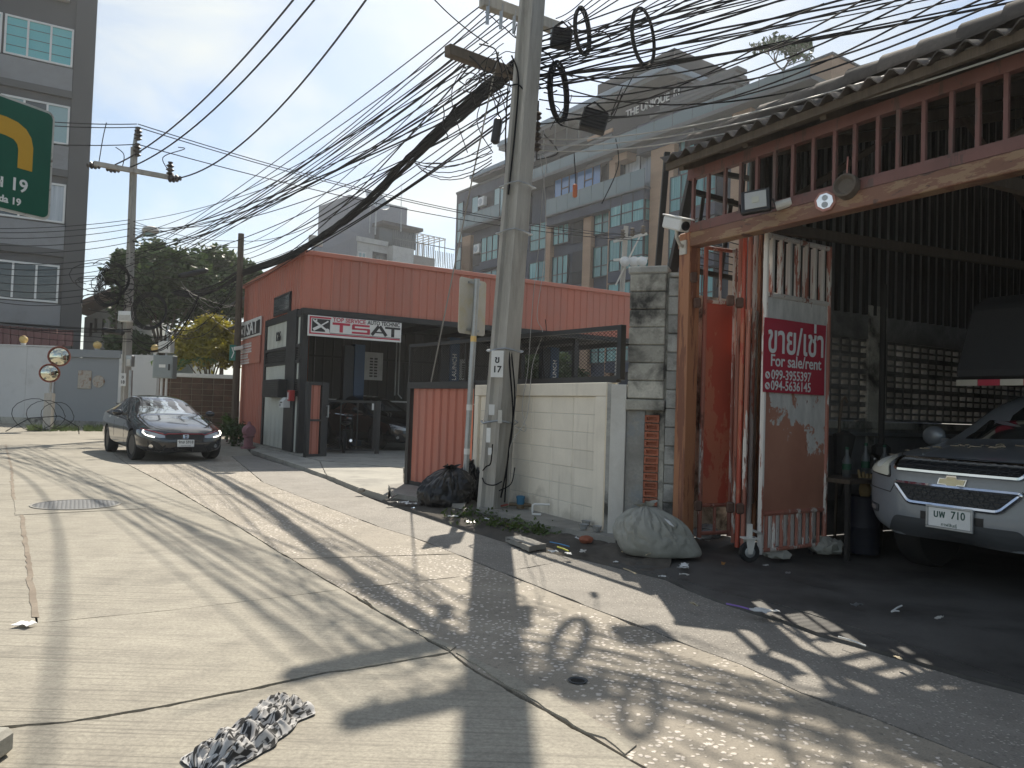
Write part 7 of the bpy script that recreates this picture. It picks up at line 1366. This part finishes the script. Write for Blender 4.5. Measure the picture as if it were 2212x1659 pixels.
# sign post seen from behind
s0 = G(1002, 1090, .03); s1 = at(1030, 606, s0.y); sp = thing('sign_post', 'galvanised sign post with a stained sign turned away beside the leaning pole', 'sign post', s0); q = MB(); q.tube([s0, s1], .04, 12); q.build('pole', MT['galv'], sp, smooth=True); q = MB(); q.lathe([(.043, 0), (.043, .02)], s1, 12); q.build('cap', MT['galv'], sp)
sd = Vector((.62, .78, 0)).normalized(); sn = Vector((-.78, .62, 0)); c = at(1021, 663, s0.y + .08); hw, hh = .28, .39; q = MB(); pl = []
for (x, y) in ((-1, -1), (1, -1), (1, 1), (-1, 1)):
    for k in range(4): a = math.atan2(y, x) + (k - 1.5) * .35; pl.append(c + sd * (x * (hw - .05) + .05 * math.cos(a)) + Vector((0, 0, y * (hh - .05) + .05 * math.sin(a))))
MT['signback'] = mat('stained_sign_back', (.48, .46, .40), .6, var=.15, sc=2.5, dirt=(.44, .38, .20), dsc=3, damt=(.5, .75), bump=.1, rnd=0); q.prism(pl, sn * .012); q.build('sign_plate', MT['signback'], sp)
for z in (-.33, .33): q = MB(); q.bar(c + Vector((0, 0, z)) - sd * .12 - sn * .02, c + Vector((0, 0, z)) + sd * .12 - sn * .02, .03, .03); q.build('bracket', MT['galv'], sp)
for u, v, m in ((1016, 732, 'globe'), (1009, 880, 'paper'), (1005, 975, 'paper')): p = at(u, v, s0.y); k = p.z; q = MB(); ax_ = s0.lerp(s1, (k - s0.z) / (s1.z - s0.z)); q.lathe([(.042, -.04), (.042, .04)], ax_, 12); q.build('tape', MT[m], sp)
# green street sign close by on the left
gn = thing('street_sign', 'green street sign with a yellow turn arrow close at the left edge', 'street sign', at(-20, 480, 3.2)); E0, E1 = at(111, 362, 3.30), at(-60, 345, 3.02); gd = (E0 - E1); gd.z = 0; gd.normalize(); gnn = Vector((gd.y, -gd.x, 0)); hh = .235; W2 = .74
cc_ = Vector((E0.x, E0.y, E0.z)) - gd * W2 / 2; pl, pi = [], []
for (x, y) in ((-1, -1), (1, -1), (1, 1), (-1, 1)):
    for k in range(5): a = math.atan2(y, x) + (k - 2) * .35; pl.append(cc_ + gd * (x * (W2 / 2 - .03) + .03 * math.cos(a)) + Vector((0, 0, y * (hh - .03) + .03 * math.sin(a)))); pi.append(cc_ + gnn * .0075 + gd * (x * (W2 / 2 - .035) + .025 * math.cos(a)) + Vector((0, 0, y * (hh - .035) + .025 * math.sin(a))))
q = MB(); q.prism(pl, gnn * .007); q.v = [v - gnn * .0 for v in q.v]; q.build('plate', mat('chipped_white_rim', (.52, .51, .47), .6, var=.1, sc=20, dirt=(.16, .12, .09), dsc=26, damt=(.56, .66), rnd=0), gn); q = MB(); q.prism(pi, gnn * .002); q.build('face', mat('sign_green_face', (.012, .10, .058), .45, var=.12, sc=5, bump=0, rnd=0), gn)
q = MB(); bc = cc_ - gd * .55; q.tube([Vector((bc.x, bc.y, 0)) - gnn * .04, Vector((bc.x, bc.y, cc_.z + hh)) - gnn * .04], .035, 10); q.build('post', MT['galv'], gn)
sgp = lambda r, z, d=.0095: E0 - gd * r + gnn * d + Vector((0, 0, z)); q = MB()
q.prism([sgp(r, z) for r, z in ((.70, .150), (.20, .150), (.155, .143), (.120, .125), (.097, .095), (.087, .055), (.087, -.045), (.147, -.045), (.147, .03), (.152, .052), (.168, .068), (.20, .074), (.70, .074))], gnn * .0015); q.prism([sgp(.30, .20), sgp(.36, .112), sgp(.30, .02), sgp(.275, .03), sgp(.30, .112), sgp(.275, .19)], gnn * .002); q.build('arrow', plain('sign_yellow', (.56, .32, .03), .5), gn)
text('รัชดาฯ 19', 'lettering', MT['whitetext'], gn, plane_matrix(sgp(.10, -.118) - wloc(gn) - gd * .0, gd), .074, .0012, .001, 'RIGHT'); text('Ratchada 19', 'lettering', MT['whitetext'], gn, plane_matrix(sgp(.125, -.188) - wloc(gn), gd), .040, .001, .001, 'RIGHT')
# ------------------------------------------------------------------ things lying about
def bag(name, label, cat, base, rx, ry, h, m, neck=(0, 0), seed=1, ang=0.0, fold=.05, tail=0.0):
    o = thing(name, label, cat, base); mb = MB(); NU, NV = 110, 60
    def fn(a, b):
        t = a * 2 * math.pi; e = b; prof = (1 - .16 * math.exp(-e * 12)) * (max(0, math.cos(min(1, e) ** 1.9 * math.pi / 2)) ** .66); prof = max(prof, .06)
        ct, st = math.cos(t), math.sin(t)
        n = noise.noise(Vector((ct * 1.3, st * 1.3, e * 1.6 + seed))); n2 = noise.noise(Vector((ct * 4.2 + 7, st * 4.2, e * 3.0 + seed))); n3 = noise.noise(Vector((ct * 9 + 2, st * 9, e * 6 + seed)))
        ple = (abs(math.sin(t * 11 + 4 * n2 + e * 2)) - .5) * .26 * e ** 1.4; rid = (.5 - abs(n2)) * fold + (.5 - abs(n3)) * fold * .5
        k = prof * (1 + .20 * n + ple + rid); tl = tail * max(0, ct) ** 2 * (1 - e) ** 1.5
        x, y = rx * (k + tl) * ct + neck[0] * e ** 1.6, ry * k * st + neck[1] * e ** 1.6; z = h * (e + .04 * n * e + .025 * n3 * e)
        return Vector((base[0] + x * math.cos(ang) - y * math.sin(ang), base[1] + x * math.sin(ang) + y * math.cos(ang), base[2] + max(0, z - .005)))
    mb.grid(fn, NU, NV); mb.build('sack', m, o, smooth=True); q0 = Vector((neck[0] * math.cos(ang) - neck[1] * math.sin(ang), neck[0] * math.sin(ang) + neck[1] * math.cos(ang), h * .99)); top = Vector(base) + q0
    mb = MB(); mb.grid(lambda a, b: top + Vector((math.cos(a * 6.283) * (.022 + .075 * b * (1 + .5 * math.sin(a * 25))), math.sin(a * 6.283) * (.022 + .06 * b * (1 + .5 * math.sin(a * 31))), -.03 + .055 * b + .02 * math.sin(a * 19) * b)), 30, 4); mb.build('tied_neck', m, o, smooth=True); return o
MT['binbag'] = mat('black_bin_bag', (.012, .012, .013), .32, var=.3, sc=4, fine=14, bump=.6, rnd=0); MT['sack'] = mat('grey_green_sack', (.34, .335, .295), .8, var=.14, sc=3, fine=120, bump=.5, dirt=(.22, .22, .18), rnd=0)
b0 = G(965, 1093, .05); bag('rubbish_bag', 'black bin bag slumped against the sign post and kerb', 'rubbish bag', b0 + Vector((-.05, .1, 0)), .36, .30, .50, MT['binbag'], (.12, .12), 3, .3, .16)
b1 = G(1022, 1085, .06); bag('rubbish_bag', 'second black bin bag squeezed between sign post and leaning pole', 'rubbish bag', b1 + Vector((-.04, .25, 0)), .24, .24, .54, MT['binbag'], (.02, .0), 8, .0, .30)
b2 = G(1420, 1205, .06); bag('rubbish_sack', 'big grey green cloth sack tied at the top before the folded gate', 'sack', b2 + Vector((.02, .22, 0)), .35, .27, .45, MT['sack'], (-.10, .03), 5, -.12, .055, .30)
p = at(1437, 1123, b2.y + .02); q = MB(); q.add([p + Vector((-.01, 0, .01)), p + Vector((.035, -.01, -.01)), p + Vector((.075, -.05, -.055)), p + Vector((.03, -.04, -.035))], [(0, 1, 2, 3)]); q.v += [v + Vector((0, .004, .004)) for v in q.v]; q.f += [(7, 6, 5, 4)]; tag(q.build('paper_slip', MT['paper']), 'white printed slip lying on the grey green sack', 'paper')
# printed scarf on the road
def mat_scarf():
    m = NT('printed_scarf_cloth'); co = m.coord((1, 1, 1)); n = m.n('ShaderNodeTexVoronoi', {'Vector': m.n('ShaderNodeMapping', {0: m.tc.outputs['UV'], 'Scale': (6, 9, 1)}).outputs[0], 'Scale': 1.0}, feature='DISTANCE_TO_EDGE').outputs[0]
    w = m.n('ShaderNodeTexWave', {'Vector': m.tc.outputs['UV'], 'Scale': 3.0, 'Distortion': 7.0, 'Detail': 2.0}).outputs['Fac']
    k = m.n('ShaderNodeMath', {0: m.ramp(n, .10, .14), 1: m.ramp(w, .45, .52)}, operation='MAXIMUM').outputs[0]; k2 = m.ramp(m.noise(3, 2, .5, m.n('ShaderNodeMapping', {0: m.tc.outputs['UV'], 'Scale': (2, 5, 1)}).outputs[0]), .46, .5)
    c = m.mix(k, (.50, .485, .47), (.03, .03, .03)); c = m.mix(k2, c, m.mix(k, (.035, .035, .037), (.50, .49, .48))); m.set(Base_Color=c, Roughness=.8); return m.m
ca, cb2 = G(452, 1655), G(640, 1530); ax_ = (cb2 - ca); SLn = ax_.length; ax_.normalize(); pr = Vector((-ax_.y, ax_.x, 0)); q = MB(); NU, NV = 90, 46
def sc(a, b):
    w = .125 * (1.1 - .35 * a + .25 * noise.noise(Vector((a * 4, 3 if b > .5 else 9, 1)))) * (1 - max(0, (a - .88) / .12) ** 2 * .75) * (1 - max(0, (.1 - a) / .1) ** 2 * .6); x = a * SLn * 1.12 - .06 * SLn; y = (b - .5) * 2 * w
    P_ = Vector((x * 7, y * 11, 0)); f = 0.065 * abs(noise.noise(P_ + Vector((3, 0, 0)))) + .045 * abs(noise.noise(P_ * 2.3)); rid = .04 * (1 - abs(2 * (b * 3.2 % 1) - 1)); e = (1 - (2 * b - 1) ** 4) * (1 - (2 * a - 1) ** 12)
    y += .03 * noise.noise(Vector((a * 6, b * 2, 5))); x += .03 * noise.noise(Vector((a * 5, b * 9, 2)))
    p_ = ca + ax_ * x + pr * y; return (p_.x, p_.y, .006 + (f + rid) * e)
q.grid(sc, NU, NV); o = q.build('scarf', mat_scarf(), smooth=True); uv = o.data.uv_layers.new(name='UVMap'); 
for l in o.data.loops: i = l.vertex_index; uv.data[l.index].uv = ((i % (NU + 1)) / NU, (i // (NU + 1)) / NV)
tag(o, 'crumpled black and white printed scarf lying on the near road', 'scarf')
# manhole, small drain pipe
mc_ = G(165, 1091); mh = thing('manhole_cover', 'round cast iron manhole cover with a honeycomb tread in the left lane', 'manhole cover', mc_)
slab('collar', PX([(30, 1080), (268, 1070), (316, 1099), (32, 1113)]), MT['broom'], mh, z1=.0045, th=.02, gap=.0, jit=.004, step=.1, seed=50)
q = MB(); q.lathe([(.50, .004), (.50, .014), (.47, .014), (.465, .010), (.46, .006)], mc_, 44); iron = mat('cast_iron', (.075, .08, .085), .7, .1, var=.2, rnd=0); q = MB(); q.lathe([(.47, .006), (.47, .010), (.01, .010)], mc_, 40); q.build('plate', iron, mh); q = MB(); q.lathe([(.50, .004), (.50, .0135), (.47, .0135), (.47, .006)], mc_, 44); q.build('frame', MT['conc'], mh); q = MB()
for i in range(-9, 10):
    for j in range(-9, 10):
        x, y = (i + (j % 2) * .5) * .052, j * .046
        if x * x + y * y < .205: q.lathe([(.021, .010), (.019, .0108)], mc_ + Vector((x, y, 0)), 6)
q.build('tread', mat('worn_iron', (.17, .175, .18), .6, .2, rnd=0), mh)['kind'] = 'stuff'
hc = G(1248, 1472); o = thing('drain_pipe', 'small open steel pipe end set in the aggregate road', 'drain', hc); q = MB(); q.lathe([(.045, .0), (.052, .008), (.046, .010), (.038, .006), (.036, .002)], hc, 22); q.build('ring', iron, o); q = MB(); q.lathe([(.036, .0015), (.036, .0025)], hc, 18); q.build('dark_disc', plain('near_black_disc', (.015, .014, .012), .9), o)  # near-black disc closes the open pipe mouth
# water meter, pvc pipe, cups, slab with holes, weeds
wm_ = G(1124, 1098, .14); o = thing('water_meter', 'blue capped brass water meter at the foot of the cream wall', 'water meter', wm_); q = MB(); q.lathe([(.045, .05), (.05, .08), (.05, .12), (.055, .121), (.055, .15), (.03, .16)], wm_, 14); q.build('register', plain('blue_plastic', (.03, .14, .25), .5), o, smooth=True); q = MB(); q.tube([wm_ + Vector((-.14, .02, .045)), wm_ + Vector((.14, -.02, .045))], .022, 8); q.lathe([(.05, .0), (.05, .05)], wm_, 12); q.build('body', mat('old_brass', (.16, .12, .075), .6, .3, rnd=0), o); q = MB(); q.tube([wm_ + Vector((-.14, .02, .045)), wm_ + Vector((-.22, .04, .02)), wm_ + Vector((-.3, .1, .0))], .012, 6); q.build('hose', plain('red_hose', (.30, .07, .05), .6), o)
pv = G(1150, 1113, .14); o = thing('pvc_pipe', 'bent white pvc pipe on the plinth by the water meter', 'pipe', pv); q = MB(); q.tube([pv + Vector((.10, 0, .012)), pv + Vector((.0, 0, .014)), pv + Vector((0, 0, .05)), pv + Vector((0, 0, .115)), pv + Vector((.02, .01, .128)), pv + Vector((.2, .0, .13))], .0125, 8); q.build('pipe', MT['white'], o, smooth=True)
MT['clearcup'] = plain('cloudy_plastic', (.55, .56, .55), .25, trans=.55)
for lab, u, v in (('clear plastic cup nearest the sack on the plinth', 1260, 1143), ('clear plastic cup standing behind the other on the plinth', 1266, 1135), ('clear plastic cup with red sauce on the plinth end', 1289, 1147)):
    c = G(u, v, .14); q = MB(); q.lathe([(.036, 0), (.052, .05), (.055, .052), (.050, .05), (.034, .004)], c, 18); tag(q.build('plastic_cup', MT['clearcup'], smooth=True), lab, 'cup')
slb = PX([(1092, 1163), (1143, 1184), (1180, 1178), (1124, 1158)], .05); sl2 = slab('broken_slab', slb, MT['conc'], None, z1=.065, th=.05, gap=0, jit=.01, step=.05, seed=61); tag(sl2, 'broken concrete slab lying in the gutter before the plinth', 'slab')
for u, v in ((1098, 1165), (1124, 1171)): c = G(u, v, .068); q = MB(); q.lathe([(.022, 0), (.022, .003)], c, 12); tag(q.build('slab_hole', plain('dark_hole', (.01, .01, .01), .9)), None, None)
for o_ in [x for x in COL.objects if x.name.startswith('slab_hole')]:
    w_ = o_.location.copy(); o_.parent = sl2; o_.location = w_ - sl2.location
for i, (u, v, n, w2) in enumerate(((1058, 1112, 110, .22), (1072, 1130, 190, .20), (1130, 1140, 90, .12), (1178, 1092, 90, .06), (1000, 1112, 70, .12), (1160, 1150, 120, .12))):
    c = G(u, v, .07); rr = random.Random(70 + i); q = MB()
    for k in range(n):
        p = c + Vector((rr.gauss(0, w2), rr.gauss(0, w2 * .5), .0)); h = abs(rr.gauss(.03, .035)) * (2.6 if i == 3 else 1); p.z = .05 + h; d = Vector((rr.gauss(0, 1), rr.gauss(0, 1), rr.gauss(0, .7))).normalized(); L_ = rr.uniform(.018, .042); w = d.cross(Vector((rr.gauss(0, 1), rr.gauss(0, 1), rr.gauss(0, 1)))).normalized() * L_ * .42
        q.add([p - d * L_, p + w, p + d * L_, p - w], [(0, 1, 2, 3)])
    tag(q.build('weeds', MT['weed']), ('weeds growing at the foot of the leaning pole', 'largest patch of weeds in the gutter before the plinth', 'weeds in the gutter left of the broken slab', 'taller weed by the white pvc pipe', 'weeds under the black bin bag', 'weeds against the plinth edge')[i], 'weeds', kind='stuff')
# litter: flat scraps, each its own thing
rl = random.Random(31)
def scrap(label, u, v, w, l, m, ang=None, name='paper_scrap', z=.055, cat='litter'):
    c = G(u, v, z); a = ang if ang is not None else rl.uniform(0, 3.1); q = MB(); n = 5; e, f_ = Vector((math.cos(a), math.sin(a), 0)), Vector((-math.sin(a), math.cos(a), 0))
    q.grid(lambda x, y: c + e * (x - .5) * l + f_ * (y - .5) * w * (1 + .25 * math.sin(5 * x + u)) + Vector((0, 0, .006 + .022 * abs(noise.noise(Vector((x * 2.5 + u, y * 2.5, v)))) * min(1, l / .1))), n, 4); k = len(q.v); q.v += [x - Vector((0, 0, .003)) for x in q.v]; q.f += [tuple(k + i for i in reversed(g)) for g in q.f]
    tag(q.build(name, m, smooth=True), label, cat)
PAP = MT['paper']; blu = plain('blue_wrapper', (.10, .28, .50), .5); yel = plain('yellow_plastic', (.55, .55, .04), .5); org = plain('orange_peel', (.40, .20, .06), .7); pur = plain('purple_plastic', (.22, .13, .42), .5); straw = plain('dry_straw', (.45, .38, .26), .8)
for a in (('pink and white paper wrapper by the kerb left of the bin bag', 872, 1086, .10, .13, PAP), ('white folded paper by the kerb left of the bin bag', 888, 1089, .09, .15, PAP), ('small blue wrapper in the gutter left of the bin bag', 893, 1098, .03, .06, blu), ('white scrap right of the kerb end', 915, 1087, .04, .05, PAP), ('dark plastic scrap at the kerb end', 850, 1085, .08, .16, MT['binbag']), ('white bottle label in the weeds under the sign post', 978, 1116, .05, .13, PAP), ('crumpled pale bag in the weeds by the pole foot', 1005, 1100, .11, .14, MT['offwhite']), ('white scrap among the largest weeds', 1052, 1122, .05, .09, PAP), ('pale plastic lid in the gutter below the pole', 1018, 1129, .07, .1, MT['clearcup']),
          ('brown cardboard piece by the broken slab', 1115, 1140, .10, .22, org), ('white carton in the gutter beside the brick piece', 1247, 1165, .06, .15, PAP), ('white tissue below the carton in the gutter', 1195, 1192, .07, .08, PAP), ('white tissue next to the yellow toothbrush', 1228, 1197, .05, .08, PAP), ('pale wrapper by the blue straw', 1259, 1192, .05, .12, MT['offwhite']),
          ('white paper before the grey green sack', 1478, 1222, .07, .14, PAP), ('larger white paper below the sack corner', 1475, 1228, .05, .10, PAP), ('small white scrap on the gutter left of the sack', 1330, 1215, .02, .05, PAP), ('white scrap on the gutter below the sack', 1430, 1246, .03, .06, PAP), ('pale crumpled scrap on the kerb strip', 1478, 1243, .04, .08, MT['offwhite']), ('yellow orange peel under the castor wheel', 1562, 1219, .03, .11, org), ('white scrap beside the castor wheel', 1654, 1222, .03, .05, PAP), ('grey plastic piece on the shed apron joint', 1701, 1239, .035, .07, MT['galv']),
          ('open white ticket on the kerb strip', 1640, 1320, .10, .12, PAP), ('printed white ticket next to the open one', 1668, 1322, .07, .10, PAP), ('silvery wrapper on the shed apron', 1850, 1308, .045, .09, MT['galv']), ('pale twisted wrapper on the dark apron', 2028, 1336, .025, .10, MT['offwhite']), ('dry leaf on the gutter edge', 1500, 1307, .03, .11, straw), ('pale wood chip near the right gutter', 1940, 1423, .02, .06, straw), ('white plastic bottle cap beside the left lane joint', 53, 1350, .075, .10, PAP)):
    scrap(*a, z=.012 if a[1] < 800 else .06)
def stick(label, a, b, r, m, name='stick', z=.055): A, B = G(*a, z), G(*b, z); q = MB(); q.tube([A + Vector((0, 0, r)), (A + B) / 2 + Vector((0, 0, r + .004)), B + Vector((0, 0, r))], r, 6); tag(q.build(name, m, smooth=True), label, 'litter')
stick('purple straw lying along the kerb strip', (1569, 1306), (1630, 1321), .006, pur, 'straw'); stick('white drinking straw on the shed apron', (1948, 1310), (1926, 1323), .006, PAP, 'straw'); stick('short bent end of the white straw', (1926, 1323), (1942, 1322), .006, PAP, 'straw'); stick('light blue straw in the gutter by the plinth', (1188, 1172), (1230, 1182), .006, blu, 'straw'); stick('yellow toothbrush in the gutter', (1204, 1183), (1228, 1192), .007, yel, 'toothbrush'); stick('pale bamboo stick in the gutter left of the sack', (1347, 1229), (1374, 1241), .005, straw); stick('thin pale stick on the sack foot', (1395, 1200), (1440, 1186), .005, straw, z=.1); stick('pale stick before the sack', (1342, 1193), (1352, 1194), .006, straw); stick('white plastic strip along the right gutter', (1811, 1377), (1870, 1397), .005, PAP); stick('short twig at the kerb end', (842, 1078), (862, 1068), .01, MT['galv'], z=.08)
for lab, u, v, s in (('brown brick piece on the gutter below the plinth', 1265, 1172, .06), ('grey stone at the plinth corner', 1320, 1150, .07), ('grey rubble lump by the kerb end', 780, 1062, .05), ('dark stone in the verge left of the sack', 1313, 1138, .06)): c = G(u, v, .06); q = MB(); q.ball(c + Vector((0, 0, s * .5)), s, 9, 6, (1.3, .9, .7)); q.v = [x + Vector((noise.noise(x * 20), noise.noise(x * 23), 0)) * s * .35 for x in q.v]; tag(q.build('stone', MT['terra'] if 'brick' in lab else MT['conc']), lab, 'stone')
for lab, c, s in (('green net rag tied to the right foot of the gate leaf', FGL.p(LW, -.02, .12), .12), ('green net rag under the middle of the gate leaf', FGL.p(LW * .35, .05, .07), .10), ('clear plastic bag inside the foot of the folded gate', FA.p(WG * .5, .12, .15), .10)):
    q = MB(); q.ball(c, s, 18, 12, (1.3, .9, .75)); q.v = [x + Vector((noise.noise(x * 14), noise.noise(x * 15 + Vector((5, 0, 0))), noise.noise(x * 16))) * s * .6 for x in q.v]; q.v = [Vector((x.x, x.y, max(x.z, .06))) for x in q.v]; tag(q.build('rag' if 'rag' in lab else 'plastic_bag', MT['sack'] if 'rag' in lab else MT['clearcup'], smooth=True), lab, 'rag' if 'rag' in lab else 'bag')
# clutter inside the shed
tp = at(1850, 1000, 7.8); tb0 = Vector((tp.x, tp.y, .06)); o = thing('work_table', 'dark work table against the breeze block wall in the shed', 'table', tb0); FTb = Frame(tb0, A1); solid('top', MT['wood'], o, FTb, (-.45, .75, -.25, .25, .76, .80)); 
for s, d in ((-.4, -.2), (.7, -.2), (-.4, .2), (.7, .2)): solid('leg', MT['batten'], o, FTb, (s - .02, s + .02, d - .02, d + .02, 0, .759))
def bottle(label, s, d, h, r, m, capm, z=.80): c = FTb.p(s, d, z); b = thing('bottle', label, 'bottle', c); b['group'] = 'bottles on the shed table'; q = MB(); q.lathe([(r * .9, 0), (r, .01), (r, h * .55), (r * .38, h * .75), (r * .34, h * .92)], c, 14); q.build('body', m, b, smooth=True); q = MB(); q.lathe([(r * .42, h * .92), (r * .42, h)], c, 10); q.build('cap', capm, b); q = MB(); q.lathe([(r * 1.02, h * .25), (r * 1.02, h * .45)], c, 14); q.build('label', capm, b)
grn = plain('green_label', (.02, .09, .05), .6); MT['dimbottle'] = plain('dusty_bottle', (.16, .17, .17), .3, trans=.5); bottle('clear water bottle standing left on the shed table', -.15, .0, .30, .042, MT['dimbottle'], grn); bottle('tall clear bottle with a green label in the table middle', .22, .05, .34, .04, MT['dimbottle'], grn); bottle('clear bottle with a green label nearest the pickup', .58, .08, .32, .04, MT['dimbottle'], grn); bottle('small dark bottle before the tall one on the table', .12, -.12, .2, .035, MT['blackplastic'], MT['galv'])
dr_ = at(1866, 1100, 7.7); dp = Vector((dr_.x, dr_.y, .06)); o = thing('oil_drum', 'dark blue drum standing beside the pickup nose', 'drum', dp); q = MB(); q.lathe([(.15, 0), (.155, .02), (.15, .25), (.155, .26), (.15, .27), (.15, .54), (.155, .56), (.13, .56)], dp, 20); q.build('barrel', plain('navy_drum', (.008, .010, .02), .6), o, smooth=True)
o = thing('work_glove', 'yellow work glove draped on the dark blue drum', 'glove', dp + Vector((0, 0, .56))); q = MB(); dp = dp + Vector((0, 0, .12)); q.ball(dp + Vector((0, -.02, .5)), .07, 12, 8, (.9, .55, 1.3))
for k in range(4): q.tube([dp + Vector((-.045 + .03 * k, -.02, .56)), dp + Vector((-.06 + .04 * k, -.02, .66)), dp + Vector((-.075 + .05 * k, -.03, .70 - .02 * k))], [.018, .016, .01], 6)
q.tube([dp + Vector((.05, -.02, .5)), dp + Vector((.11, -.03, .56)), dp + Vector((.13, -.03, .6))], [.02, .018, .012], 6); q.build('hand', plain('yellow_glove', (.26, .19, .09), .85), o, smooth=True)
bp_ = at(1806, 1000, 8.4); o = thing('broom', 'dark broom with a hooked handle propped in the shed corner', 'broom', Vector((bp_.x, bp_.y, .06))); q = MB(); b_ = Vector((bp_.x, bp_.y, .06)); q.lathe([(.03, .5), (.12, 1.15), (.02, 1.2)], b_, 12, (.08, .02, 1)); q.build('head', MT['batten'], o); q = MB(); q.tube([b_, b_ + Vector((.03, 0, 1.3)), b_ + Vector((.05, 0, 1.52)), b_ + Vector((.08, 0, 1.56)), b_ + Vector((.11, 0, 1.5))], .016, 6); q.build('handle', MT['wood'], o)
wk = G(1858, 1172, .07); q = MB(); q.box(wk.x - .14, wk.x + .14, wk.y - .08, wk.y + .08, .062, .13); tag(q.build('timber_block', MT['wood'], None, .012), 'short timber block on the shed floor before the pickup', 'timber')
pst = at(1905, 860, 8.6); o = thing('steel_post', 'thin steel post standing in the shed behind the pickup hood', 'post', Vector((pst.x, pst.y, .06))); q = MB(); q.tube([Vector((pst.x, pst.y, .06)), Vector((pst.x, pst.y, 2.9))], .035, 8); q.build('shaft', MT['batten'], o); q = MB(); q.lathe([(.05, -.05), (.1, 0), (.1, .08), (.05, .12)], Vector((pst.x, pst.y, 1.0)), 10); q.build('clamp', MT['batten'], o)
stub = G(8, 1650); o = thing('post_footing', 'dark broken concrete footing at the lower left corner', 'footing', Vector((stub.x - .05, stub.y, 0))); q = MB(); q.box(stub.x - .26, stub.x - .02, stub.y - .1, stub.y + .1, .0, .10); q.build('block', MT['oldconc'], o, .02)
# ------------------------------------------------------------------ air
hz = MB(); hz.box(-70, 70, -30, 135, -1.3, 34); ho = hz.build('haze', None); ho['kind'] = 'stuff'; hm_ = bpy.data.materials.new('haze_air'); hm_.use_nodes = True; t_ = hm_.node_tree; t_.nodes.clear(); oo = t_.nodes.new('ShaderNodeOutputMaterial'); vv = t_.nodes.new('ShaderNodeVolumePrincipled'); vv.inputs['Color'].default_value = (.93, .95, .97, 1); vv.inputs['Density'].default_value = HAZE; vv.inputs['Anisotropy'].default_value = .55; t_.links.new(vv.outputs[0], oo.inputs['Volume']); ho.data.materials.append(hm_)
